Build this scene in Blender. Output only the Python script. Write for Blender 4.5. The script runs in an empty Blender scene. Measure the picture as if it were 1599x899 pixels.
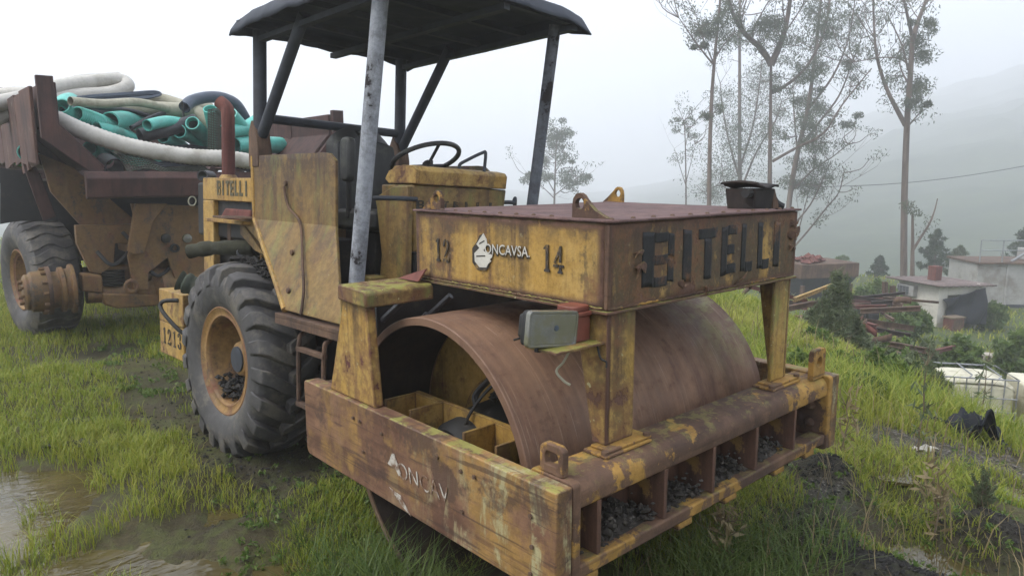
import bpy, bmesh, math, random
import numpy as np
from math import radians, sin, cos, pi, sqrt, atan2
from mathutils import Matrix, Vector

scene = bpy.context.scene
random.seed(7)
RNG = np.random.default_rng(11)

# ---------------------------------------------------------------- camera
CAM_H = 1.9
PITCH = radians(8.9)
AZ = radians(47.7)                      # heading, measured from world +X (across the roller) towards +Y (along it)
FPX, CX, CY = 1114.0, 799.5, 449.5      # lens in pixels of the 1599 px wide photograph
cam_data = bpy.data.cameras.new('camera')
cam_data.sensor_width = 36.0
cam_data.lens = 36.0 * FPX / 1599.0
cam_data.clip_start = 0.05
cam_data.clip_end = 3000.0
cam = bpy.data.objects.new('camera', cam_data)
scene.collection.objects.link(cam)
cam.location = (0, 0, CAM_H)
cam.rotation_euler = (radians(90) - PITCH, 0, AZ - radians(90))
scene.camera = cam

# ---------------------------------------------------------------- sky, sun, exposure
SUN_EL, SUN_AZ = radians(54), AZ + radians(112)    # high and diffuse, from the left
world = bpy.data.worlds.new('World')
scene.world = world
world.use_nodes = True
wn = world.node_tree
wn.nodes.clear()
w_out = wn.nodes.new('ShaderNodeOutputWorld')
w_bg = wn.nodes.new('ShaderNodeBackground')
w_sky = wn.nodes.new('ShaderNodeTexSky')
w_sky.sky_type = 'NISHITA'
w_sky.sun_disc = False
w_sky.sun_elevation = SUN_EL
w_sky.sun_rotation = pi / 2 - SUN_AZ
w_sky.dust_density = 4.0
w_mix = wn.nodes.new('ShaderNodeMix')
w_mix.data_type = 'RGBA'
w_mix.inputs[0].default_value = 0.86               # a closed cloud layer over the blue
w_mix.inputs[7].default_value = (5.1, 5.45, 6.25, 1)
wn.links.new(w_sky.outputs[0], w_mix.inputs[6])
wn.links.new(w_mix.outputs[2], w_bg.inputs[0])
w_bg.inputs[1].default_value = 0.12
wn.links.new(w_bg.outputs[0], w_out.inputs[0])

sun_data = bpy.data.lights.new('sun', 'SUN')
sun_data.energy = 1.5
sun_data.angle = radians(25)
sun_data.color = (1.0, 0.97, 0.93)
sun = bpy.data.objects.new('sun', sun_data)
scene.collection.objects.link(sun)
sun_dir = Vector((cos(SUN_EL) * cos(SUN_AZ), cos(SUN_EL) * sin(SUN_AZ), sin(SUN_EL)))
sun.rotation_euler = (-sun_dir).to_track_quat('-Z', 'Y').to_euler()
sun.location = sun_dir * 60

scene.view_settings.view_transform = 'Standard'
scene.view_settings.look = 'None'
scene.view_settings.exposure = 1.25
scene.view_settings.gamma = 1.0
scene.render.engine = 'CYCLES'
cy = scene.cycles
cy.use_denoising = True
try:
    cy.denoiser = 'OPENIMAGEDENOISE'
    cy.denoising_input_passes = 'RGB_ALBEDO_NORMAL'
except Exception:
    pass
cy.max_bounces = 8
cy.diffuse_bounces = 3
cy.glossy_bounces = 3
cy.transmission_bounces = 6
cy.transparent_max_bounces = 8
cy.volume_bounces = 4
cy.caustics_reflective = False
cy.caustics_refractive = False
cy.sample_clamp_indirect = 6.0

# ---------------------------------------------------------------- places: from a bearing in the photograph to a point in the world
HD = np.array([cos(AZ), sin(AZ), 0.0])
RT = np.array([sin(AZ), -cos(AZ), 0.0])
FW = HD * cos(PITCH) - np.array([0, 0, 1.0]) * sin(PITCH)
CU = HD * sin(PITCH) + np.array([0, 0, 1.0]) * cos(PITCH)
EYE = np.array([0, 0, CAM_H])

def ray(px, py): return FW * FPX + RT * (px - CX) - CU * (py - CY)
def at(px, py, depth):                   # depth: metres straight ahead of the camera
    d = ray(px, py); return Vector(EYE + d * (depth / (d @ HD)))
def atx(px, py, x):
    d = ray(px, py); return Vector(EYE + d * (x / d[0]))
def aty(px, py, y):
    d = ray(px, py); return Vector(EYE + d * (y / d[1]))
def atz(px, py, z):
    d = ray(px, py); return Vector(EYE + d * ((z - CAM_H) / d[2]))
def rf(p): return (p[0] * RT[0] + p[1] * RT[1], p[0] * HD[0] + p[1] * HD[1])   # right, forward

# ---------------------------------------------------------------- noise for geometry
_G = np.random.default_rng(5).random((256, 256))
def vnoise(x, y):
    x = np.asarray(x, float); y = np.asarray(y, float)
    xi = np.floor(x).astype(int); yi = np.floor(y).astype(int)
    fx = x - xi; fy = y - yi
    fx = fx * fx * (3 - 2 * fx); fy = fy * fy * (3 - 2 * fy)
    a = _G[xi % 256, yi % 256]; b = _G[(xi + 1) % 256, yi % 256]
    c = _G[xi % 256, (yi + 1) % 256]; d = _G[(xi + 1) % 256, (yi + 1) % 256]
    return (a * (1 - fx) + b * fx) * (1 - fy) + (c * (1 - fx) + d * fx) * fy - 0.5
def fbm(x, y, o=4):
    s = 0; a = 1.0
    for i in range(o):
        s = s + a * vnoise(x * 2 ** i + 17.3 * i, y * 2 ** i + 9.1 * i); a *= 0.5
    return s
def sstep(a, b, t):
    t = np.clip((np.asarray(t, float) - a) / (b - a), 0, 1); return t * t * (3 - 2 * t)

# ---------------------------------------------------------------- materials
class NT:
    def __init__(self, name):
        self.m = bpy.data.materials.new(name); self.m.use_nodes = True
        self.t = self.m.node_tree; self.t.nodes.clear()
        self.out = self.t.nodes.new('ShaderNodeOutputMaterial')
        self.co = self.t.nodes.new('ShaderNodeTexCoord')
        self.obj = self.co.outputs['Object']
    def link(self, a, b): self.t.links.new(a, b)
    def put(self, sock, v):
        if v is None: return
        if hasattr(v, 'is_linked') or hasattr(v, 'links'): self.link(v, sock)
        else:
            if isinstance(v, tuple) and len(v) == 3 and sock.type == 'RGBA': v = v + (1,)
            sock.default_value = v
    def map(self, vec, s=(1, 1, 1), r=(0, 0, 0), l=(0, 0, 0)):
        n = self.t.nodes.new('ShaderNodeMapping'); self.link(vec, n.inputs[0])
        n.inputs[1].default_value = l; n.inputs[2].default_value = r; n.inputs[3].default_value = s
        return n.outputs[0]
    def noise(self, scale, detail=5, rough=0.6, vec=None, dist=0.0):
        n = self.t.nodes.new('ShaderNodeTexNoise'); self.link(vec or self.obj, n.inputs['Vector'])
        n.inputs['Scale'].default_value = scale; n.inputs['Detail'].default_value = detail
        n.inputs['Roughness'].default_value = rough; n.inputs['Distortion'].default_value = dist
        return n.outputs[0]
    def voro(self, scale, vec=None, feature='F1', out=0):
        n = self.t.nodes.new('ShaderNodeTexVoronoi'); n.feature = feature
        self.link(vec or self.obj, n.inputs['Vector']); n.inputs['Scale'].default_value = scale
        return n.outputs[out]
    def wave(self, scale, vec=None, axis='X', dist=0.0):
        n = self.t.nodes.new('ShaderNodeTexWave'); n.bands_direction = axis
        self.link(vec or self.obj, n.inputs['Vector']); n.inputs['Scale'].default_value = scale
        n.inputs['Distortion'].default_value = dist
        return n.outputs['Fac']
    def mask(self, v, lo, hi, a=0.0, b=1.0):
        n = self.t.nodes.new('ShaderNodeMapRange'); n.interpolation_type = 'SMOOTHSTEP'; n.clamp = True
        self.put(n.inputs[0], v)
        n.inputs[1].default_value = lo; n.inputs[2].default_value = hi; n.inputs[3].default_value = a; n.inputs[4].default_value = b
        return n.outputs[0]
    def math(self, op, a, b=0.0, clamp=False):
        n = self.t.nodes.new('ShaderNodeMath'); n.operation = op; n.use_clamp = clamp
        self.put(n.inputs[0], a); self.put(n.inputs[1], b); return n.outputs[0]
    def mix(self, f, a, b, mode='MIX'):
        n = self.t.nodes.new('ShaderNodeMix'); n.data_type = 'RGBA'; n.blend_type = mode
        self.put(n.inputs[0], f); self.put(n.inputs[6], a); self.put(n.inputs[7], b); return n.outputs[2]
    def sep(self, v):
        n = self.t.nodes.new('ShaderNodeSeparateXYZ'); self.link(v, n.inputs[0]); return n.outputs
    def geo(self, name):
        n = self.t.nodes.new('ShaderNodeNewGeometry'); return n.outputs[name]
    def attr(self, name, out='Fac'):
        n = self.t.nodes.new('ShaderNodeAttribute'); n.attribute_name = name; return n.outputs[out]
    def edge(self, r=0.02):
        b = self.t.nodes.new('ShaderNodeBevel'); b.samples = 4; b.inputs[0].default_value = r
        d = self.t.nodes.new('ShaderNodeVectorMath'); d.operation = 'DOT_PRODUCT'
        self.link(b.outputs[0], d.inputs[0]); self.link(self.geo('Normal'), d.inputs[1])
        return self.math('SUBTRACT', 1.0, d.outputs['Value'])
    def bsdf(self, col, rough=0.7, metal=0.0, bump=None, bs=0.3, bd=0.01, spec=0.5, **kw):
        p = self.t.nodes.new('ShaderNodeBsdfPrincipled')
        self.put(p.inputs['Base Color'], col); self.put(p.inputs['Roughness'], rough); self.put(p.inputs['Metallic'], metal)
        self.put(p.inputs['Specular IOR Level'], spec)
        for k, v in kw.items(): self.put(p.inputs[k.replace('_', ' ')], v)
        if bump is not None:
            b = self.t.nodes.new('ShaderNodeBump'); b.inputs['Strength'].default_value = bs; b.inputs['Distance'].default_value = bd
            self.link(bump, b.inputs['Height']); self.link(b.outputs[0], p.inputs['Normal'])
        self.link(p.outputs[0], self.out.inputs[0]); return p

YEL = (0.40, 0.235, 0.052)
RUST = (0.068, 0.037, 0.026)
GRIME = (0.030, 0.025, 0.019)

def weathered(name, base=YEL, chip=0.60, streak=0.6, moss=0.4, grime=0.5, rust=RUST, edge=0.6, fade=(0.43, 0.29, 0.095), rough=0.62, seed=0.0, runs=0.3, stretch=1.3, edge_r=0.02, grime_col=GRIME, green=0.0, grime_shift=0.0, top=None, run_len=0.25, halo_col=(0.17, 0.078, 0.033)):
    """old enamel: faded, streaked by rain, chipped down to rust, lichen on what faces up"""
    N = NT(name)
    v = N.map(N.obj, l=(seed * 3.1, seed * 7.7, seed * 1.3))
    vw = N.map(v, s=(5.5, 5.5, stretch)); vn = N.map(v, s=(8.5, 8.5, stretch * 0.9))
    blot = N.noise(2.3, 6, 0.65, v); mid = N.noise(9, 7, 0.72, v); fine = N.noise(60, 4, 0.7, v); grit = N.noise(24, 8, 0.78, v)
    wide = N.noise(1.0, 7, 0.70, vw, 0.5); thin = N.noise(1.0, 5, 0.62, vn, 0.3)
    c = N.mix(N.mask(blot, 0.35, 0.65), base, fade)
    c = N.mix(N.mask(grit, 0.40, 0.66, 0.0, 0.6), c, tuple(k * 0.45 for k in base))
    c = N.mix(N.mask(fine, 0.40, 0.75, 0.0, 0.35), c, tuple(k * 0.5 for k in base))
    pale = N.math('MULTIPLY', N.mask(thin, 0.30, 0.44, 1, 0), runs, True)
    c = N.mix(pale, c, tuple(min(1, k * 1.15 + 0.02) for k in fade))
    # rust runs and washed-down grime
    patch = N.mask(N.noise(1.6, 4, 0.6, N.map(v, l=(9, 4, 2))), 0.40, 0.60)
    r = N.math('MULTIPLY', N.math('MULTIPLY', N.mask(N.math('ADD', N.math('MULTIPLY', thin, 0.6), N.math('MULTIPLY', mid, 0.4)), 0.47, 0.60), patch), streak, True)
    c = N.mix(r, c, (0.130, 0.060, 0.030))
    gm = N.math('ADD', N.math('MULTIPLY', wide, 0.62), N.math('ADD', N.math('MULTIPLY', mid, 0.2), N.math('MULTIPLY', blot, 0.18)))
    g = N.math('MULTIPLY', N.mask(gm, 0.46 - grime_shift, 0.60 - grime_shift), grime * 0.6, True)
    g2 = N.math('ADD', N.math('MULTIPLY', gm, 0.55), N.math('ADD', N.math('MULTIPLY', thin, 0.25), N.math('MULTIPLY', grit, 0.20)))
    g2 = N.math('MULTIPLY', N.mask(g2, 0.515 - grime_shift * 0.7, 0.550 - grime_shift * 0.7), grime * 0.85, True)
    g = N.math('MAXIMUM', g, g2)
    c = N.mix(g, c, N.mix(N.mask(fine, 0.3, 0.7), grime_col, tuple(k * 2.2 for k in grime_col)))
    if top is not None:
        col = N.noise(1.0, 4, 0.6, N.map(v, s=(10.5, 10.5, 0.45), l=(1, 6, 2)), 0.7); ln = N.noise(1.0, 3, 0.6, N.map(v, s=(9, 9, 0.2), l=(7, 1, 4)))
        down = N.math('SUBTRACT', top, N.sep(N.obj)[2])
        fall = N.math('SUBTRACT', 1.0, N.math('DIVIDE', down, N.math('MULTIPLY', ln, run_len * 2.2)), True)
        rn = N.math('MULTIPLY', N.mask(col, 0.49, 0.64), N.math('POWER', fall, 0.6), True)
        c = N.mix(N.math('MULTIPLY', rn, N.mask(grit, 0.3, 0.6, 0.55, 0.95)), c, N.mix(N.mask(blot, 0.4, 0.6), (0.050, 0.030, 0.020), (0.115, 0.060, 0.030)))
        wash = N.math('SUBTRACT', 1.0, N.math('DIVIDE', down, run_len * 0.35), True)
        c = N.mix(N.math('MULTIPLY', wash, N.mask(mid, 0.36, 0.56, 0.25, 0.9)), c, (0.050, 0.032, 0.024))
    if green > 0:
        gg = N.math('MULTIPLY', N.mask(N.noise(1.0, 6, 0.7, N.map(v, s=(6, 6, 1.6), l=(3, 8, 1))), 0.50, 0.64), green, True)
        c = N.mix(gg, c, (0.165, 0.185, 0.050))
    # chips: sharp-edged
    h = N.math('ADD', N.math('MULTIPLY', blot, 0.42), N.math('ADD', N.math('MULTIPLY', mid, 0.38), N.math('MULTIPLY', wide, 0.20)))
    if edge > 0:
        e = N.mask(N.edge(edge_r), 0.0, 0.22)
        h = N.math('ADD', h, N.math('MULTIPLY', e, edge * 0.20))
    ch = N.mask(h, chip - 0.010, chip + 0.010)
    rc = N.mix(N.mask(mid, 0.38, 0.66), rust, tuple(k * 2.0 for k in rust))
    halo = N.math('MULTIPLY', N.mask(h, chip - 0.075, chip), 0.7)
    c = N.mix(halo, c, halo_col)
    c = N.mix(ch, c, rc)
    if moss > 0:
        up = N.mask(N.sep(N.geo('Normal'))[2], 0.35, 0.9)
        lm = N.mask(N.noise(13, 6, 0.75, v), 0.44, 0.56)
        c = N.mix(N.math('MULTIPLY', N.math('MULTIPLY', up, lm), moss, True), c, (0.215, 0.205, 0.050))
        sp = N.mask(N.noise(30, 3, 0.6, v), 0.67, 0.71)
        c = N.mix(N.math('MULTIPLY', sp, moss * 0.8, True), c, (0.40, 0.39, 0.22))
    ht = N.math('ADD', N.math('MULTIPLY', ch, -1.2), N.math('ADD', N.math('MULTIPLY', fine, 0.45), N.math('MULTIPLY', mid, 0.6)))
    rg = N.mix(ch, (rough,) * 3, (0.9,) * 3)
    N.bsdf(c, rg, 0, ht, 0.65, 0.007, 0.35)
    return N.m

def rusty(name, a=(0.058, 0.036, 0.026), b=(0.150, 0.090, 0.055), paint=None, paint_at=0.62, axis='Z', rough=0.8, moss=0.0, pale=0.3, scale=1.0, spec=0.35, grad=None, drips=0.0, con=1.0, soft=0.018, cover=1.0, lichen=0.0):
    N = NT(name)
    st = {'Z': (8, 8, 0.9), 'Y': (8, 0.9, 8), 'X': (0.9, 8, 8)}[axis]
    v = N.obj
    vs = N.map(v, s=st); vf = N.map(v, s=tuple(k * (4.5 if k > 2 else 2.0) for k in st))
    big = N.noise(2.0 * scale, 7, 0.65); mid = N.noise(11 * scale, 7, 0.7); fine = N.noise(90 * scale, 3, 0.7)
    strk = N.noise(1.4, 6, 0.65, vs, 0.3); scr = N.noise(1.0, 4, 0.6, vf, 0.4)
    dr = N.noise(1.0, 6, 0.65, N.map(v, s=(9, 9, 1.0), l=(2, 5, 3)), 0.3)
    c = N.mix(N.mask(big, 0.3, 0.7), a, b)
    c = N.mix(N.mask(strk, 0.45, 0.68, 0, 0.6 * con), c, tuple(k * 0.55 for k in a))
    c = N.mix(N.mask(dr, 0.50, 0.66, 0, 0.5 * con), c, tuple(k * 0.6 for k in a))
    c = N.mix(N.mask(mid, 0.5, 0.72, 0, pale), c, tuple(min(1, k * 1.45) for k in b))
    c = N.mix(N.mask(scr, 0.58, 0.72, 0, 0.4 * con), c, tuple(k * 0.45 for k in a))
    c = N.mix(N.mask(scr, 0.27, 0.40, 0.25 * con, 0), c, tuple(min(1, k * 1.5) for k in b))
    c = N.mix(N.mask(fine, 0.45, 0.8, 0, 0.3), c, tuple(k * 0.6 for k in a))
    ht = N.math('ADD', N.math('MULTIPLY', mid, 0.6), N.math('ADD', N.math('MULTIPLY', fine, 0.35), N.math('MULTIPLY', scr, 0.35)))
    if paint:
        iso = N.noise(4.5, 8, 0.72, N.map(v, l=(5, 3, 8)))
        h = N.math('ADD', N.math('MULTIPLY', big, 0.30), N.math('ADD', N.math('MULTIPLY', iso, 0.38), N.math('ADD', N.math('MULTIPLY', strk, 0.10), N.math('MULTIPLY', dr, 0.22))))
        if grad: h = N.math('ADD', h, N.math('MULTIPLY', N.math('SUBTRACT', grad[1], N.sep(v)[grad[0]]), grad[2]))
        pk = N.math('MULTIPLY', N.mask(h, paint_at - soft, paint_at + soft, 0.0, cover), N.mask(scr, 0.55, 0.66, 1.0, 0.45))
        pc = N.mix(N.mask(mid, 0.35, 0.65), paint, tuple(k * 0.62 for k in paint))
        pc = N.mix(N.mask(dr, 0.34, 0.46, drips, 0.0), pc, (0.38, 0.36, 0.19))
        c = N.mix(pk, c, pc)
        ht = N.math('ADD', ht, N.math('MULTIPLY', pk, 0.5))
    if lichen > 0:
        l1 = N.noise(1.0, 8, 0.74, N.map(v, s=(7, 7, 1.7), l=(4, 2, 6)), 0.6)
        zone = N.mask(N.sep(v)[1], 1.55, 2.75, 1.0, 0.05)
        c = N.mix(N.math('MULTIPLY', N.math('MULTIPLY', N.mask(l1, 0.50, 0.60), N.mask(mid, 0.42, 0.54)), N.math('MULTIPLY', zone, lichen), True), c, (0.36, 0.335, 0.185))
        bl = N.noise(3.2, 7, 0.7, N.map(v, l=(8, 8, 1)))
        c = N.mix(N.mask(bl, 0.53, 0.62, 0.0, 0.75), c, (0.060, 0.036, 0.028))
        sc2 = N.noise(1.0, 5, 0.6, N.map(v, s=(30, 1.6, 34), r=(0.32, 0, 0)), 0.5)
        c = N.mix(N.mask(sc2, 0.57, 0.64, 0.0, 0.65), c, (0.055, 0.031, 0.025))
    if moss > 0:
        up = N.mask(N.sep(N.geo('Normal'))[2], 0.2, 0.9)
        lm = N.mask(N.noise(10, 6, 0.75), 0.5, 0.6)
        c = N.mix(N.math('MULTIPLY', N.math('MULTIPLY', up, lm), moss, True), c, (0.24, 0.23, 0.06))
    N.bsdf(c, rough, 0, ht, 0.5, 0.006, spec)
    return N.m

def plain(name, col, rough=0.6, var=0.35, scale=8, dirt=(0.06, 0.05, 0.035), dirt_at=0.58, dirt_amt=0.6, bump=0.25, spec=0.5, metal=0.0, **kw):
    N = NT(name)
    n = N.noise(scale, 6, 0.65); f = N.noise(scale * 7, 4, 0.7)
    c = N.mix(N.mask(n, 0.3, 0.7), col, tuple(k * (1 - var) for k in col))
    c = N.mix(N.mask(f, 0.3, 0.75, 0, 0.3), c, tuple(k * 0.55 for k in col))
    if dirt_amt > 0: c = N.mix(N.mask(N.noise(scale * 0.6, 7, 0.7, N.map(N.obj, l=(4, 2, 7))), dirt_at - 0.06, dirt_at + 0.1, 0, dirt_amt), c, dirt)
    N.bsdf(c, rough, metal, N.math('ADD', n, N.math('MULTIPLY', f, 0.6)), bump, 0.006, spec, **kw)
    return N.m

M = {}
M['yellow'] = weathered('faded_yellow_paint', chip=0.585, streak=0.7, grime=0.7)
M['tank'] = weathered('streaked_yellow_tank_paint', chip=0.60, streak=0.9, grime=0.7, moss=0.3, seed=2, edge_r=0.035, edge=1.0, stretch=0.8, runs=0.45, top=1.735, run_len=0.30)
M['tankfront'] = weathered('dark_streaked_peeling_paint', base=(0.40, 0.225, 0.050), chip=0.585, streak=0.8, grime=1.0, moss=0.2, seed=5, edge_r=0.035, edge=1.0, stretch=0.7, grime_col=(0.022, 0.018, 0.014), grime_shift=0.072, top=1.735, run_len=0.34)
M['mossy'] = weathered('mossy_yellow_paint', base=(0.38, 0.235, 0.055), chip=0.575, streak=0.7, grime=0.6, moss=1.0, seed=3, edge=1.0, green=0.7, top=1.41, run_len=0.45)
M['panel'] = weathered('dull_ochre_panel_paint', base=(0.200, 0.120, 0.038), fade=(0.255, 0.168, 0.056), chip=0.63, streak=0.6, grime=0.55, moss=0.3, seed=9, edge=0.35, stretch=4.0, green=0.4, runs=0.0, top=2.05, run_len=0.8)
M['pillar'] = weathered('chipped_yellow_pillar_paint', chip=0.565, streak=0.5, grime=0.35, moss=0.7, seed=13, rust=(0.055, 0.020, 0.018), edge=0.8, green=0.5, top=1.375, run_len=0.3)
M['hoodp'] = weathered('hood_yellow_paint', chip=0.585, streak=0.6, grime=0.5, moss=0.25, seed=17, edge=0.8)
M['lettering'] = weathered('flaking_black_lettering', base=(0.011, 0.0115, 0.013), fade=(0.018, 0.018, 0.019), chip=0.60, streak=0.1, grime=0.3, moss=0.0, seed=5, edge=0, runs=0.0, grime_col=(0.011, 0.011, 0.011), rust=(0.10, 0.055, 0.025))
M['fadedletter'] = plain('faded_olive_lettering', (0.085, 0.075, 0.040), 0.8, 0.3, 20, dirt=(0.2, 0.14, 0.05), dirt_at=0.55, dirt_amt=0.8)
M['stencil'] = plain('black_stencil_paint', (0.034, 0.028, 0.022), 0.8, 0.3, 30, dirt=(0.22, 0.14, 0.05), dirt_at=0.56, dirt_amt=0.85)
M['whitepaint'] = plain('chipped_white_decal', (0.54, 0.52, 0.46), 0.75, 0.15, 12, dirt=(0.22, 0.13, 0.07), dirt_at=0.60, dirt_amt=0.75)
M['whiteworn'] = plain('worn_white_decal', (0.50, 0.47, 0.41), 0.8, 0.2, 30, dirt=(0.15, 0.085, 0.05), dirt_at=0.47, dirt_amt=1.0)
M['beam'] = rusty('rusted_side_beam', a=(0.098, 0.047, 0.031), b=(0.225, 0.125, 0.072), paint=(0.34, 0.20, 0.058), paint_at=0.535, soft=0.05, cover=0.8, axis='Y', pale=0.4, rough=0.65, moss=0.85, grad=(1, 2.6, 0.022), drips=0.9, con=1.0, lichen=0.85)
M['fbeam'] = rusty('rusted_front_beam', a=(0.058, 0.034, 0.025), b=(0.155, 0.088, 0.052), paint=(0.36, 0.205, 0.05), paint_at=0.515, soft=0.012, axis='X', pale=0.35, moss=0.35)
N = NT('rolled_drum_rust')
n_big = N.noise(1.6, 7, 0.68); n_mid = N.noise(9, 8, 0.72); n_fine = N.noise(120, 3, 0.7)
bands = N.noise(1.0, 6, 0.7, N.map(N.obj, s=(26, 0.6, 0.6))); drip = N.noise(1.0, 6, 0.66, N.map(N.obj, s=(7, 3, 0.8)), 0.4); scr = N.noise(1.0, 3, 0.6, N.map(N.obj, s=(110, 3, 3), r=(0, 0, 0.06)))
c = N.mix(N.mask(n_big, 0.32, 0.68), (0.135, 0.073, 0.045), (0.250, 0.146, 0.088))
c = N.mix(N.mask(bands, 0.42, 0.66, 0, 0.45), c, (0.100, 0.060, 0.041))
c = N.mix(N.mask(bands, 0.28, 0.42, 0.4, 0), c, (0.30, 0.17, 0.11))
c = N.mix(N.mask(drip, 0.52, 0.66, 0, 0.5), c, (0.085, 0.042, 0.030))
c = N.mix(N.mask(n_mid, 0.55, 0.68, 0, 0.5), c, (0.07, 0.036, 0.026))
c = N.mix(N.mask(n_mid, 0.27, 0.38, 0.4, 0), c, (0.33, 0.20, 0.13))
c = N.mix(N.mask(scr, 0.62, 0.68, 0, 0.45), c, (0.36, 0.25, 0.18))
c = N.mix(N.mask(n_fine, 0.5, 0.8, 0, 0.35), c, (0.06, 0.03, 0.022))
sx_ = N.sep(N.obj); alg = N.math('MULTIPLY', N.math('MULTIPLY', N.mask(sx_[0], 2.9, 3.45), N.mask(sx_[2], 0.75, 1.2)), N.mask(N.noise(1.0, 6, 0.75, N.map(N.obj, s=(5, 9, 3))), 0.44, 0.60))
c = N.mix(N.math('MULTIPLY', alg, 0.75), c, (0.235, 0.225, 0.085))
mudz = N.math('MULTIPLY', N.mask(sx_[2], 0.05, 0.45, 1, 0), N.mask(n_mid, 0.36, 0.56)); c = N.mix(mudz, c, (0.075, 0.06, 0.045))
N.bsdf(c, N.mask(n_mid, 0.3, 0.7, 0.5, 0.8), 0, N.math('ADD', N.math('MULTIPLY', n_mid, 0.7), N.math('ADD', N.math('MULTIPLY', n_fine, 0.35), N.math('MULTIPLY', scr, 0.3))), 0.5, 0.006, 0.4)
M['drum'] = N.m
M['druminside'] = rusty('dark_drum_inside', a=(0.018, 0.013, 0.011), b=(0.045, 0.030, 0.022), pale=0.1)  # liner coloured darker than the outer drum shell
M['rust'] = rusty('dark_rust')
M['rustred'] = rusty('red_brown_rust', a=(0.10, 0.032, 0.026), b=(0.17, 0.062, 0.045))
M['roofrust'] = rusty('purple_brown_rust_plate', a=(0.085, 0.050, 0.048), b=(0.15, 0.088, 0.076), pale=0.45, scale=2)
M['truckrust'] = rusty('truck_bed_rust', a=(0.038, 0.021, 0.019), b=(0.088, 0.042, 0.033), pale=0.15)
M['truckyel'] = weathered('truck_dull_yellow', base=(0.150, 0.083, 0.028), fade=(0.18, 0.108, 0.043), chip=0.58, streak=0.8, grime=1.0, moss=0.1, seed=23, stretch=2.5)
M['rubber'] = plain('weathered_rubber', (0.066, 0.063, 0.062), 0.7, 0.45, 7, dirt=(0.15, 0.132, 0.10), dirt_at=0.52, dirt_amt=0.6, bump=0.5)
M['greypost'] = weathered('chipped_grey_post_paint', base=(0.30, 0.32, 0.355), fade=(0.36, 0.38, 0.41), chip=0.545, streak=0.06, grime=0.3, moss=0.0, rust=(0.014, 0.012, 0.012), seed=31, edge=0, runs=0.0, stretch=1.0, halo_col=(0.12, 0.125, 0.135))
M['darksteel'] = plain('dark_blue_grey_steel', (0.040, 0.047, 0.060), 0.7, 0.35, 9, dirt=(0.02, 0.018, 0.018), dirt_amt=0.7)
M['canopy'] = plain('dark_canopy_sheet', (0.030, 0.038, 0.055), 0.75, 0.4, 3, dirt=(0.06, 0.066, 0.055), dirt_at=0.60, dirt_amt=0.6)
M['black'] = plain('black_worn', (0.014, 0.014, 0.014), 0.7, 0.3, 12, dirt=(0.05, 0.042, 0.03))
M['seat'] = plain('mouldy_black_vinyl', (0.030, 0.031, 0.030), 0.55, 0.3, 10, dirt=(0.075, 0.08, 0.06), dirt_at=0.55, dirt_amt=0.5)
M['lampglass'] = plain('dirty_lamp_glass', (0.17, 0.17, 0.15), 0.25, 0.3, 14, dirt=(0.13, 0.125, 0.07), dirt_at=0.5, dirt_amt=0.7, spec=0.7)
M['redlens'] = plain('dull_red_lens', (0.19, 0.052, 0.032), 0.6, 0.3, 14, dirt=(0.15, 0.09, 0.05), dirt_at=0.55)
M['greenpipe'] = plain('teal_pipe_plastic', (0.115, 0.50, 0.42), 0.45, 0.25, 5, dirt=(0.09, 0.12, 0.085), dirt_at=0.60, dirt_amt=0.55)
M['whitehose'] = plain('grey_white_hose', (0.50, 0.48, 0.43), 0.6, 0.2, 5, dirt=(0.24, 0.22, 0.17), dirt_at=0.55, dirt_amt=0.6)
M['creamhose'] = plain('yellowed_hose', (0.40, 0.38, 0.28), 0.6, 0.25, 5, dirt=(0.17, 0.16, 0.10), dirt_at=0.52, dirt_amt=0.6)
M['blackhose'] = plain('black_hose', (0.028, 0.029, 0.034), 0.5, 0.25, 6, dirt=(0.07, 0.068, 0.06))
M['bluehose'] = plain('slate_blue_hose', (0.055, 0.075, 0.105), 0.5, 0.25, 6, dirt=(0.07, 0.07, 0.06))
M['mesh'] = plain('weathered_net', (0.055, 0.068, 0.048), 0.9, 0.4, 20)
M['soil'] = plain('black_soil', (0.016, 0.0145, 0.013), 0.9, 0.4, 25, dirt=(0.075, 0.062, 0.05), dirt_at=0.62, dirt_amt=0.6, bump=0.9)
M['stone'] = plain('grey_stones', (0.16, 0.145, 0.125), 0.85, 0.5, 15, dirt=(0.04, 0.035, 0.03), dirt_at=0.5)
M['wall'] = plain('stained_cream_wall', (0.60, 0.575, 0.51), 0.85, 0.15, 1.2, dirt=(0.17, 0.155, 0.12), dirt_at=0.60, dirt_amt=0.55, bump=0.15)
M['roofsheet'] = rusty('shed_roof_sheet', a=(0.10, 0.075, 0.07), b=(0.20, 0.155, 0.14))
M['tarp'] = plain('black_plastic_sheet', (0.011, 0.014, 0.021), 0.6, 0.25, 3, dirt=(0.05, 0.05, 0.046), dirt_at=0.66, dirt_amt=0.4, spec=0.25)
M['zinc'] = plain('grey_white_tank_steel', (0.36, 0.355, 0.335), 0.65, 0.25, 1.3, dirt=(0.13, 0.10, 0.07), dirt_at=0.58, dirt_amt=0.6)
M['galv'] = plain('galvanised_tube', (0.30, 0.31, 0.32), 0.45, 0.2, 10, metal=0.4)
M['ibc'] = plain('stained_white_plastic', (0.60, 0.57, 0.43), 0.5, 0.15, 3, dirt=(0.22, 0.19, 0.085), dirt_at=0.54, dirt_amt=0.7)
M['block'] = plain('concrete_block', (0.40, 0.36, 0.29), 0.9, 0.3, 6, dirt=(0.12, 0.11, 0.09), dirt_at=0.58)
M['wood'] = plain('grey_wood', (0.20, 0.15, 0.10), 0.85, 0.4, 9)
M['traygravel'] = plain('brown_tray_gravel', (0.045, 0.038, 0.030), 0.9, 0.5, 40, dirt=(0.13, 0.11, 0.085), dirt_at=0.58, dirt_amt=0.7, bump=0.9)
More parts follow.
